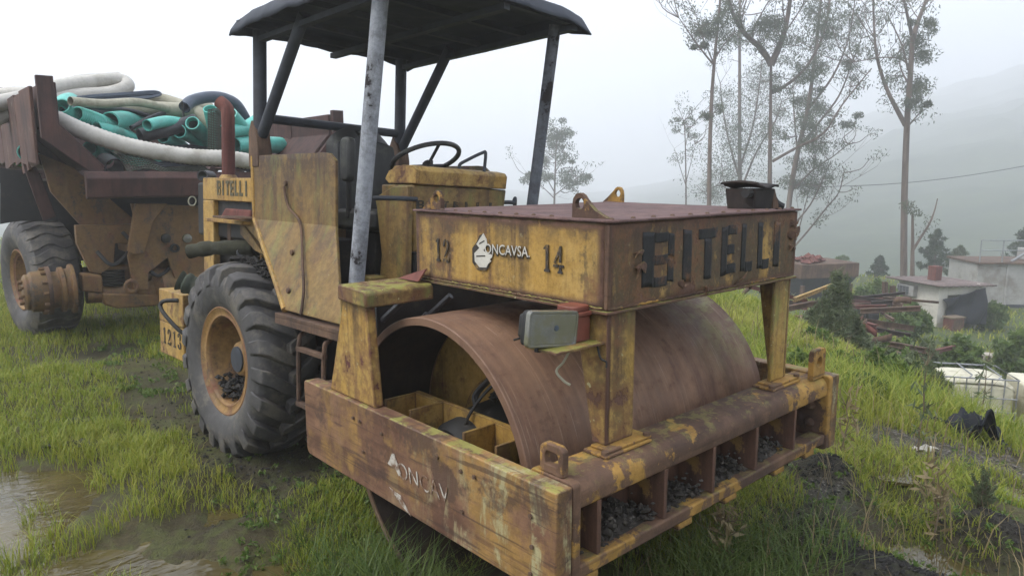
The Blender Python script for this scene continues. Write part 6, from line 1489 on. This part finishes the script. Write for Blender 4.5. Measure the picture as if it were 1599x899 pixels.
tree('eucalyptus_tree', 38, 'tall forked eucalyptus with thick brown trunk above the tank corner', [(1202, 330), (1202, 278), (1203, 190), (1204, 100)],
     [([(1204, 102), (1190, 78), (1165, 55), (1147, 28), (1136, -10), (1130, -60)], .17), ([(1204, 102), (1216, 75), (1226, 46), (1234, 0), (1240, -60)], .19), ([(1206, 145), (1235, 128), (1261, 102), (1286, 53), (1298, -10)], .10),
      ([(1206, 252), (1245, 230), (1286, 208), (1315, 164), (1361, 107)], .08), ([(1204, 102), (1175, 60), (1190, 20), (1215, -20)], .06)], [(1208, 45, 1.0, 1.2), (1200, 25, .7, 1), (1222, 130, .5, .7), (1262, 118, .5, .6), (1290, 40, .8, .8), (1140, 20, .6, .7), (1228, -20, 1.2, 1)], 3, .17)
tree('eucalyptus_tree', 38, 'tall eucalyptus with double crown standing alone at the right', [(1411, 440), (1412, 320), (1416, 199), (1421, 125), (1425, 60)],
     [([(1414, 196), (1400, 170), (1386, 142), (1372, 100), (1366, 60), (1363, -20)], .13), ([(1425, 62), (1433, 36), (1442, 12), (1456, -25)], .15), ([(1424, 55), (1416, 20), (1407, -20)], .10), ([(1417, 198), (1428, 186), (1440, 172)], .06), ([(1422, 104), (1405, 92), (1378, 90), (1335, 97)], .05), ([(1418, 110), (1408, 70), (1385, 22)], .06), ([(1418, 130), (1405, 100), (1412, 60)], .05)],
     [(1433, 60, .9, 1.5), (1436, 92, .6, 1.3), (1412, 145, .9, 1.3), (1432, 165, .6, 1.2), (1424, 150, .6, 1), (1440, 40, .5, 1)], 5, .20, top_r=.6)
tree('eucalyptus_tree', 36, 'slim pole-straight eucalyptus, leftmost of the tall ones', [(1107, 330), (1108, 250), (1111, 160), (1116, 90), (1122, 30), (1128, -40)],
     [([(1113, 100), (1095, 78), (1075, 50), (1060, 28)], .05), ([(1116, 92), (1132, 68), (1150, 48)], .05), ([(1114, 98), (1098, 60), (1085, 20)], .04)], [(1085, 48, .6, 1.0), (1104, 52, .6, 1.0), (1122, 56, .8, 1.2), (1110, 178, .45, .8), (1124, 15, .6, 1), (1100, 70, .4, .8)], 8, .13)
tree('eucalyptus_tree', 56, 'pale misty eucalyptus with a feathery crown between the slim and the forked one', [(1156, 340), (1155, 250), (1155, 150), (1155, 40), (1156, -30)],
     [([(1156, 260), (1175, 200), (1185, 140), (1190, 95)], .09), ([(1155, 280), (1138, 220), (1128, 165), (1125, 130)], .09), ([(1156, 300), (1180, 240), (1210, 190), (1220, 160)], .09), ([(1155, 310), (1125, 290), (1100, 300)], .07)],
     [(1178, 150, 2.0, 1.0), (1160, 190, 2.2, .9), (1140, 210, 1.8, .9), (1175, 235, 2.0, .9), (1130, 265, 1.8, .8), (1190, 120, 1.4, .9), (1150, 290, 1.8, .8), (1110, 300, 1.2, .9), (1160, 60, 1.0, .7), (1215, 180, 1.3, .8)], 13, .2)
tree('eucalyptus_tree', 45, 'leaning many-stemmed eucalyptus right of the forked trunk', [(1228, 380), (1233, 310), (1247, 231), (1260, 178), (1270, 110), (1278, 40), (1284, -30)],
     [([(1247, 231), (1280, 190), (1310, 150), (1330, 100), (1345, 60)], .08), ([(1262, 170), (1300, 120), (1325, 60), (1335, 0)], .08), ([(1235, 300), (1270, 265), (1300, 245), (1325, 225)], .06), ([(1236, 390), (1262, 360), (1290, 325), (1310, 300), (1317, 270)], .07), ([(1240, 350), (1265, 320), (1285, 280), (1298, 250)], .06), ([(1246, 240), (1240, 180), (1238, 130)], .06), ([(1243, 375), (1255, 330), (1275, 250)], .05)],
     [(1256, 172, 1.1, 1.5), (1270, 165, .9, 1.3), (1250, 195, .9, 1.2), (1275, 228, 1.0, 1.3), (1258, 268, 1.1, 1.3), (1262, 290, .9, 1.1), (1240, 290, .8, 1), (1285, 100, 1.1, 1), (1305, 60, 1.0, 1), (1265, 60, 1.0, 1), (1320, 110, .7, .8), (1320, 188, .7, 1), (1246, 110, .8, 1), (1290, 20, 1.2, .9), (1330, 25, 1.0, .9), (1225, 215, .8, .9)], 17, .2)
tree('eucalyptus_tree', 50, 'thin sapling with one tuft of leaves, left of the slim eucalyptus', [(1071, 340), (1071, 280), (1070, 220), (1068, 190)],
     [([(1071, 290), (1060, 255), (1053, 232)], .03), ([(1071, 285), (1080, 250), (1086, 225)], .03), ([(1070, 230), (1076, 205), (1080, 198)], .025)], [(1065, 186, .6, .9), (1079, 203, .4, .6), (1060, 192, .4, .8)], 19, .07, dens=0.7)
tree('eucalyptus_tree', 68, 'distant pale eucalyptus rising behind the front canopy post', [(865, 350), (866, 300), (868, 240), (870, 200)],
     [([(866, 300), (855, 280), (850, 262)], .06), ([(866, 305), (885, 290), (900, 278)], .06), ([(866, 310), (845, 290), (826, 276)], .05), ([(867, 270), (878, 250), (884, 242)], .05)],
     [(869, 205, 1.0, .9), (872, 222, 1.0, .8), (862, 235, .8, .7), (882, 245, .8, .7), (855, 258, .7, .6), (897, 275, 1.1, .8), (912, 285, .9, .8), (826, 276, .8, .8), (852, 276, .8, .7), (885, 285, .8, .7), (868, 212, .8, .8)], 23, .13, leaf=.26, dens=0.8)
tree('dead_tree', 34, 'bare broken trunk with one bent branch beside the lone eucalyptus', [(1424, 440), (1425, 390), (1425, 335)], [([(1425, 392), (1437, 372), (1451, 350), (1459, 330), (1464, 310)], .07)], [(1424, 326, .5, .6)], 29, .15, group='dead trees', twigs=False, dens=.6)

def conifer(depth, px, py_base, py_top, half_px, lab, seed, mat='pine', name='pine_tree', loose=0.5, dens=1.0, leaf=0.20, group='young pines', cat='tree'):
    rgp = random.Random(seed); rgn = np.random.default_rng(seed)
    b, tp_ = at(px, py_base, depth), at(px, py_top, depth); g = gz_(b.x, b.y); Hh = tp_.z - b.z; wd = half_px * depth / FPX
    t = thing(name, (b.x, b.y, min(g, b.z)), lab, cat, group)
    put('trunk', MB().tube([(b.x, b.y, min(g, b.z) - 0.3), (b.x, b.y, b.z + Hh * .5), (b.x, b.y, b.z + Hh * .95)], [Hh * .03, Hh * .02, Hh * .005], 8), 'bark', t)
    cs, rs, ns = [], [], []; m = MB()
    for k in range(int(70 * dens)):
        h = rgp.random() ** 0.8; a = rgp.uniform(0, 6.28); R_ = wd * (1 - h) ** 0.75 * rgp.uniform(0.45, 1.05) * (0.65 + 0.35 * sin(h * 17))
        c = Vector((b.x + R_ * cos(a), b.y + R_ * sin(a), b.z + Hh * h * 0.97 + R_ * 0.25))
        cs.append(c); rs.append(wd * rgp.uniform(0.10, 0.24) * (1 - 0.5 * h)); ns.append(int(45 * dens))
        m.tube([(b.x, b.y, b.z + Hh * h * .9), c], [0.02, 0.008], 4, cap=False)
    put('limbs', m, 'bark', t, kind='stuff')
    put('crown', leaves('crown', cs, rs, ns, leaf, mat, rgn, droop=-0.4, aspect=0.14), None, t, kind='stuff')
conifer(46, 1372, 436, 400, 22, 'small round young pine left of the lone eucalyptus', 31, leaf=.3)
conifer(42, 1458, 430, 358, 36, 'pointed young pine right of the lone eucalyptus', 33, leaf=.3, dens=1.3)
conifer(44, 1495, 435, 384, 34, 'broad bushy tree between the pointed pine and the tank', 35, mat='cyp', leaf=.28, dens=1.2, name='bushy_tree')
conifer(44, 1597, 420, 352, 40, 'dark pine behind the railing at the right edge', 37, leaf=.3, dens=1.3)
conifer(55, 1315, 425, 400, 30, 'low bush beyond the hopper rim', 39, mat='bushleaf', name='bush', leaf=.3)
# feathery shrub
def feather(px, py_base, py_top, half, depth, lab, seed, mat='cyp', name='feathery_shrub', nb=90, leaf=.07, group=None, aspect=.16, spread=1.0, hmin=0.35, taper=0.45):
    rgp = random.Random(seed); rgn = np.random.default_rng(seed)
    b, tp_ = at(px, py_base, depth), at(px, py_top, depth); g = gz_(b.x, b.y); z0 = min(g, b.z); Hh = tp_.z - z0; wd = half * depth / FPX
    t = thing(name, (b.x, b.y, z0), lab, 'shrub', group); m = MB(); cs, rs, ns = [], [], []
    for k in range(nb):
        a = rgp.uniform(0, 6.28); R_ = wd * rgp.random() ** 0.6 * spread; h = Hh * rgp.uniform(hmin, 1.0) * (1 - taper * R_ / wd)
        p0 = Vector((b.x + 0.1 * R_ * cos(a), b.y + 0.1 * R_ * sin(a), z0)); p1 = Vector((b.x + .5 * R_ * cos(a), b.y + .5 * R_ * sin(a), z0 + h * .6)); p2 = Vector((b.x + R_ * cos(a), b.y + R_ * sin(a), z0 + h * (1 - 0.1 * rgp.random())))
        S = spline([p0, p1, p2], 5); m.tube(S, [0.014 - 0.0012 * i for i in range(len(S))], 4, cap=False)
        for q in S[3:]: cs.append(q); rs.append(wd * rgp.uniform(.08, .17)); ns.append(int(rgp.uniform(10, 26)))
    put('stems', m, 'bark', t, kind='stuff'); put('foliage', leaves('foliage', cs, rs, ns, leaf, mat, rgn, droop=0.5, aspect=aspect, squash=1.4), None, t, kind='stuff'); return t
feather(1298, 600, 392, 46, 11.0, 'grey-green feathery shrub beside the far tank leg', 41, nb=210, leaf=.12, aspect=.12, hmin=0.72, taper=0.6)
feather(1362, 605, 540, 46, 8.0, 'bright leafy bush below the shrub, beside the front beam', 43, 'bushleaf', 'leafy_bush', 70, .12, aspect=.4)
feather(1330, 590, 545, 30, 8.6, 'low leafy bush just right of the far beam end', 45, 'bushleaf', 'leafy_bush', 50, .11, aspect=.4)
feather(1425, 610, 535, 36, 8.2, 'loose grey-green weed bush left of the white container', 47, 'cyp', 'weed_bush', 60, .10, aspect=.3)
feather(1405, 560, 510, 40, 13, 'green bush in front of the shed corner', 49, 'bushleaf', 'leafy_bush', 60, .14, aspect=.4)
feather(1545, 500, 462, 28, 28, 'leafy bush growing under the raised tank', 51, 'bushleaf', 'leafy_bush', 60, .25, aspect=.4)
feather(1370, 470, 428, 34, 27, 'light green bush on the bank beyond the level beam', 53, 'bushleaf', 'leafy_bush', 60, .25, aspect=.4)
feather(1245, 600, 540, 26, 7.0, 'leafy weed growing behind the far end of the front beam', 55, 'bushleaf', 'leafy_bush', 40, .10, aspect=.4)
feather(1535, 770, 715, 22, 3.9, 'small feathery plant in the grass below the black plastic scrap', 57, 'cyp', 'feathery_plant', 30, .03, aspect=.12)

feather(1345, 575, 515, 40, 12.5, 'broad leafy weed clump below the rusty beam end', 58, 'bushleaf', 'leafy_bush', 60, .2, aspect=.35)
feather(1300, 620, 570, 30, 7.2, 'bright weed tuft beside the tie-down eye of the front beam', 59, 'bushleaf', 'leafy_bush', 40, .12, aspect=.35)
for i, (px, pb, pt, hf, dp, mt, lab) in enumerate((
    (1270, 560, 505, 34, 9.5, 'bushleaf', 'leafy bush at the foot of the far tank leg'), (1385, 560, 500, 40, 14, 'bushleaf', 'dark green bush right of the gearbox'), (1325, 540, 480, 36, 15, 'cyp', 'grey-green bush behind the feathery shrub'),
    (1440, 560, 520, 34, 14, 'cyp', 'low scrub between the shed and the rusty section heap'), (1500, 560, 515, 40, 16, 'bushleaf', 'low bush right of the shed, above the container'), (1395, 600, 548, 40, 9.0, 'bushleaf', 'wide leafy weed before the rusty section heap'),
    (1345, 620, 575, 36, 6.6, 'bushleaf', 'soft green weed patch right of the front beam'), (1275, 520, 470, 30, 12.5, 'cyp', 'thin scrub left of the feathery shrub'), (1420, 500, 462, 30, 22, 'bushleaf', 'bush hard against the left shed wall'), (1590, 545, 500, 34, 17, 'bushleaf', 'bush by the hollow blocks at the right edge'),
    (1310, 590, 545, 34, 8.2, 'bushleaf', 'leafy weed clump at the foot of the feathery shrub'), (1372, 575, 528, 36, 10.5, 'cyp', 'grey-green scrub in front of the scrap bars'), (1415, 590, 540, 36, 9.6, 'bushleaf', 'leafy bush in front of the rusty section heap'), (1452, 600, 552, 30, 9.2, 'cyp', 'scrub against the left side of the caged container'), (1262, 590, 530, 26, 8.4, 'cyp', 'thin scrub behind the far end of the front beam'), (1340, 548, 505, 40, 12.0, 'cyp', 'scrub among the scrap bars right of the feathery shrub'))):
    feather(px, pb, pt, hf, dp, lab, 90 + i, mt, 'leafy_bush' if mt == 'bushleaf' else 'scrub_bush', 60, .012 * dp, aspect=.38 if mt == 'bushleaf' else .2, group='bushes on the bank')
def stalk(px, py, depth, h, lab, seed, flower=True):
    rgp = random.Random(seed); b = at(px, py, depth); g = gz_(b.x, b.y); t = thing('dry_stalk', (b.x, b.y, g), lab, 'weed', 'dry stalks in the grass')
    P = [Vector((b.x, b.y, g - .02))]; 
    for i in range(5): P.append(P[-1] + Vector((rgp.uniform(-.03, .03), rgp.uniform(-.03, .03), h / 5)))
    m = MB(); m.tube(P, [.006, .0055, .005, .004, .003, .002], 5)
    for k in range(9):
        j = rgp.randint(2, 4); d = Vector((rgp.uniform(-.12, .12), rgp.uniform(-.12, .12), rgp.uniform(.05, .16))); m.tube([P[j], P[j] + d], [.0025, .0012], 4, cap=False)
    put('stem', m, 'wood', t)
    n = 22; put('leaf_cluster', leaves('leaf', [P[rgp.randint(1, 5)] + Vector((rgp.uniform(-.06, .06), rgp.uniform(-.06, .06), 0)) for _ in range(n)], [.06] * n, [4] * n, .075, 'straw' if not flower else 'cyp', np.random.default_rng(seed), .6, .22), None, t, kind='stuff')
stalk(1434, 700, 5.0, .85, 'tall dry branched stalk standing in the grass right of the roller', 61)
stalk(1460, 795, 3.7, .45, 'short dark stalk in front of the puddles at the right', 63, False)
stalk(1530, 650, 6.5, .75, 'dry stalk before the white container', 65)
stalk(1320, 700, 4.6, .5, 'dry stalk beside the far end of the front beam', 67, False)
stalk(1138, 870, 3.2, .32, 'withered stalk under the front rail of the roller', 69, False)

# ================================================================ grass
def pt_px(px, py, z=0.0): p = atz(px, py, z); return p.x, p.y
def blobs(spec):
    out = []
    for px, py, z, r, w in spec: x, y = pt_px(px, py, z); out.append((x, y, r, w))
    return out
LUSH = blobs([(60, 610, 0, 1.2, 1.0), (20, 660, 0, .8, 1.0), (230, 720, 0, .4, .7), (260, 690, 0, .35, .6), (370, 760, 0, .3, .8), (420, 720, 0, .35, .7), (560, 800, 0, .40, 1.0), (620, 860, 0, .45, .9), (480, 780, 0, .3, .7), (150, 700, 0, .35, .6), (330, 560, 0, .5, .5), (250, 530, 0, .9, .7), (130, 640, 0, .5, .7), (500, 850, 0, .3, .8), (300, 830, 0, .25, .45),
              (700, 880, 0, .4, .8), (1050, 850, -.02, .45, 1.0), (1130, 830, -.02, .35, 1.0), (1180, 780, -.05, .3, .9), (990, 880, 0, .3, .9), (1000, 820, 0, .35, .9), (1330, 740, -.15, .35, 1.0), (1350, 790, -.12, .2, 1.0), (1480, 770, -.2, .5, .8), (1440, 840, -.08, .3, .7), (1380, 650, -.3, .8, .9), (1550, 740, -.2, .5, .8), (1270, 700, -.15, .4, .8)])
TRACK = [pt_px(px, py) + (r,) for px, py, r in ((150, 545, .45), (215, 575, .40), (270, 610, .35), (300, 650, .28), (250, 660, .3), (330, 690, .22), (370, 715, .22), (420, 745, .22), (470, 770, .2), (300, 760, .12), (420, 830, .14), (210, 625, .3), (500, 720, .25))]
def grass_density(x, y):
    cr = x * RT[0] + y * RT[1]; cf = x * HD[0] + y * HD[1]
    n = fbm(x * 1.6 + 3, y * 1.6, 4)
    right = sstep(0.6, 2.0, cr)
    d = 0.46 + 1.35 * n
    d = d + right * 0.10 + sstep(7, 11, np.hypot(x, y)) * 0.5
    for bx, by, r, w in LUSH: d = d + 0.85 * w * np.exp(-((x - bx) ** 2 + (y - by) ** 2) / (r * r))
    d = d - 0.9 * black_w(x, y) - 0.72 * puddle_w(x, y) - 0.9 * gravel_w(x, y)
    under = np.exp(-(((x - 2.6) / 1.05) ** 6 + ((y - 3.9) / 2.6) ** 6)); d = d - 1.2 * under
    gr = np.exp(-(((cr - 3.0) / 1.5) ** 2 + ((cf - 4.75) / 0.55) ** 2)); d = d - 0.7 * gr
    for bx, by, r in TRACK: d = d - 0.55 * np.exp(-((x - bx) ** 2 + (y - by) ** 2) / (r * r))
    tuft = sstep(0.10, 0.22, fbm(x * 3.1 + 7, y * 3.1, 3))
    d = np.maximum(d, 0.34 * tuft * (puddle_w(x, y) > 0.3))
    return np.clip(d, 0.0, 1)

def blades(name, n, dmin, dmax, hfun, wfun, mat, seed, a0, a1, dens, label, lean=0.35):
    rg = np.random.default_rng(seed)
    a = rg.uniform(AZ + a0, AZ + a1, n); d = dmin * (dmax / dmin) ** rg.random(n)
    x = d * np.cos(a); y = d * np.sin(a)
    # blades stand in tufts
    tx = np.round(x / (0.05 * d ** 0.6) + rg.normal(0, .28, n)) * (0.05 * d ** 0.6); ty = np.round(y / (0.05 * d ** 0.6) + rg.normal(0, .28, n)) * (0.05 * d ** 0.6)
    k = rg.random(n) < 0.4; x = np.where(k, tx + rg.normal(0, .012, n) * d ** .5, x); y = np.where(k, ty + rg.normal(0, .012, n) * d ** .5, y)
    keep = rg.random(n) < dens(x, y); x, y, d = x[keep], y[keep], d[keep]; n = len(x)
    z = ground_h(x, y) - 0.01
    h = hfun(x, y, d) * rg.uniform(0.45, 1.25, n); w = wfun(d) * rg.uniform(0.6, 1.3, n)
    th = rg.uniform(0, 2 * pi, n); ln = h * (lean + 0.5 * rg.random(n)); dx, dy = np.cos(th), np.sin(th); sx, sy = -dy * w / 2, dx * w / 2
    B = np.stack([x, y, z], 1); Sd = np.stack([sx, sy, np.zeros(n)], 1); D = np.stack([dx, dy, np.zeros(n)], 1)
    m1 = B + D * (ln * .28)[:, None]; m1[:, 2] += h * .55; tp = B + D * ln[:, None]; tp[:, 2] += h * (1 - 0.25 * rg.random(n))
    v = np.stack([B - Sd, B + Sd, m1 + Sd * .8, m1 - Sd * .8, tp], 1).reshape(-1, 3)
    i5 = np.arange(n)[:, None] * 5
    lp = np.concatenate([i5 + np.array([[0, 1, 2, 3]]), i5 + np.array([[3, 2, 4]])], 1).ravel()
    sz = np.tile([4, 3], n)
    rnd = np.clip(rg.normal(0.42, .22, n) + 0.5 * fbm(x * .9, y * .9, 3) + (rg.random(n) < .06) * .6, 0, 1)
    me = fast_mesh(name, v, lp, sz, mat, dict(rnd=np.repeat(rnd, 5)))
    o = put(name, me, None); tag(o, label, 'grass', kind='stuff'); return n
nb = 0
nb += blades('grass', 300000, 1.5, 14, lambda x, y, d: 0.040 + 0.045 * fbm(x * 2, y * 2, 2) + 0.008 * d + 0.09 * np.exp(-((x + 0.2) ** 2 + (y - 4.6) ** 2) / 2.5), lambda d: 0.0015 + 0.0007 * d, 'grass', 71, 0.03, 0.90, grass_density, 'bright short grass on the wet ground left of the roller', 0.3)
nb += blades('grass', 240000, 1.6, 14, lambda x, y, d: 0.045 + 0.045 * fbm(x * 2, y * 2, 2) + 0.009 * d, lambda d: 0.0018 + 0.0008 * d, 'grass', 72, -0.85, 0.03, grass_density, 'grass growing on the slope right of and under the roller', 0.4)
nb += blades('far_grass', 60000, 12, 60, lambda x, y, d: 0.13 + 0.003 * d, lambda d: 0.010 + 0.0014 * d, 'grass', 73, -0.85, 0.85, lambda x, y: np.clip(0.6 + 0.8 * fbm(x * .5, y * .5, 3), 0, 1), 'rough grass on the bank and down the far slope', 0.4)
def long_d(x, y):
    cr = x * RT[0] + y * RT[1]; cf = x * HD[0] + y * HD[1]
    a = np.exp(-(((x - 2.5) / 1.0) ** 2 + ((y - 1.55) / 0.28) ** 2))
    b = np.exp(-(((x - 1.52) / 0.22) ** 2 + ((y - 2.1) / 0.75) ** 2)) * 1.4
    return np.clip(a + b - 0.1, 0, 1)
nb += blades('long_grass', 60000, 1.8, 4.8, lambda x, y, d: 0.22 + 0.1 * fbm(x * 3, y * 3, 2) + 0.08 * np.exp(-((x - 1.5) / .25) ** 2), lambda d: 0.0055 + 0 * d, 'grassdark', 74, -0.6, 0.5, long_d, 'long dark grass leaning out from under the front of the roller', 0.6)
def weed_d(x, y):
    cr = x * RT[0] + y * RT[1]; cf = x * HD[0] + y * HD[1]
    return np.clip(np.exp(-(((cr - 3.9) / 1.5) ** 2 + ((cf - 6.6) / 0.8) ** 2)) * (0.7 + fbm(x * 1.5, y * 1.5, 3)), 0, 1)
nb += blades('tall_grass', 45000, 4.5, 10.5, lambda x, y, d: 0.30 + 0.16 * fbm(x * 1.5, y * 1.5, 2), lambda d: 0.008 + 0 * d, 'grass', 75, -0.85, -0.2, weed_d, 'tall grass and weeds before the white caged container', 0.35)
nb += blades('straw', 3500, 2.5, 10, lambda x, y, d: 0.20 + 0.02 * d, lambda d: 0.0022 + 0.0008 * d, 'straw', 76, -0.85, -0.15, lambda x, y: np.clip(.35 + fbm(x, y, 3), 0, 1), 'dry straw-coloured stems among the grass at the right', 0.35)

def rosettes(n, seed, spot, size, label):
    rg = np.random.default_rng(seed); cs = []
    r = random.Random(seed)
    for _ in range(n):
        x, y = spot(r); cs.append((x, y, gz_(x, y) + 0.02))
    me = leaves('weed', cs, [size * 1.2] * n, [14] * n, size, 'bushleaf', rg, droop=-0.6, aspect=0.42, squash=0.5); o = put('ground_weeds', me, None); tag(o, label, 'weeds', kind='stuff')
def rnd_px(x0, x1, y0, y1, z):
    return lambda r: pt_px(r.uniform(x0, x1), r.uniform(y0, y1), z)
rosettes(170, 91, rnd_px(330, 620, 640, 890, 0), 0.028, 'small broad-leaved weeds along the wheel track left of the roller')
rosettes(150, 92, rnd_px(1180, 1590, 680, 890, -.05), 0.030, 'small broad-leaved weeds among the grass at the lower right')
rosettes(160, 93, rnd_px(150, 420, 500, 620, 0), 0.045, 'broad-leaved weeds on the mud behind the rear tyre')
# stones
def pebbles(n, seed, spot, size, mat, label, name='gravel'):
    rg = random.Random(seed); m = MB()
    def sp(r):
        for _ in range(30):
            x, y = spot(r)
            return (x, y, gz_(x, y) + 0.004)
    lumps(m, n, sp, size, seed)
    o = put(name, m.mesh(name, 0), mat); tag(o, label, 'gravel', kind='stuff')
def near_px(spec, sp=0.3):
    def f(r):
        px, py, z, k = r.choice(spec); x, y = pt_px(px, py, z); return x + r.gauss(0, k), y + r.gauss(0, k)
    return f
pebbles(1500, 81, near_px([(1400, 690, -.3, .35), (1480, 690, -.3, .35), (1560, 690, -.3, .35), (1440, 720, -.25, .3), (1540, 720, -.25, .3)]), 0.014, 'stone', 'grey gravel patch round the black plastic scraps')
pebbles(1300, 82, near_px([(1300, 870, -.05, .22), (1220, 850, -.05, .2), (1380, 890, -.03, .2), (1290, 780, -.1, .12), (1450, 890, -.03, .15), (1555, 860, -.08, .15)]), 0.012, 'soil', 'black gravelly soil in the lower right', 'soil_clods')
pebbles(1300, 83, near_px([(300, 640, 0, .3), (380, 720, 0, .25), (440, 760, 0, .25), (200, 560, 0, .5), (330, 690, 0, .2), (520, 800, 0, .2)]), 0.012, 'soil', 'dark stones and clods in the wheel track beside the rear tyre', 'soil_clods')
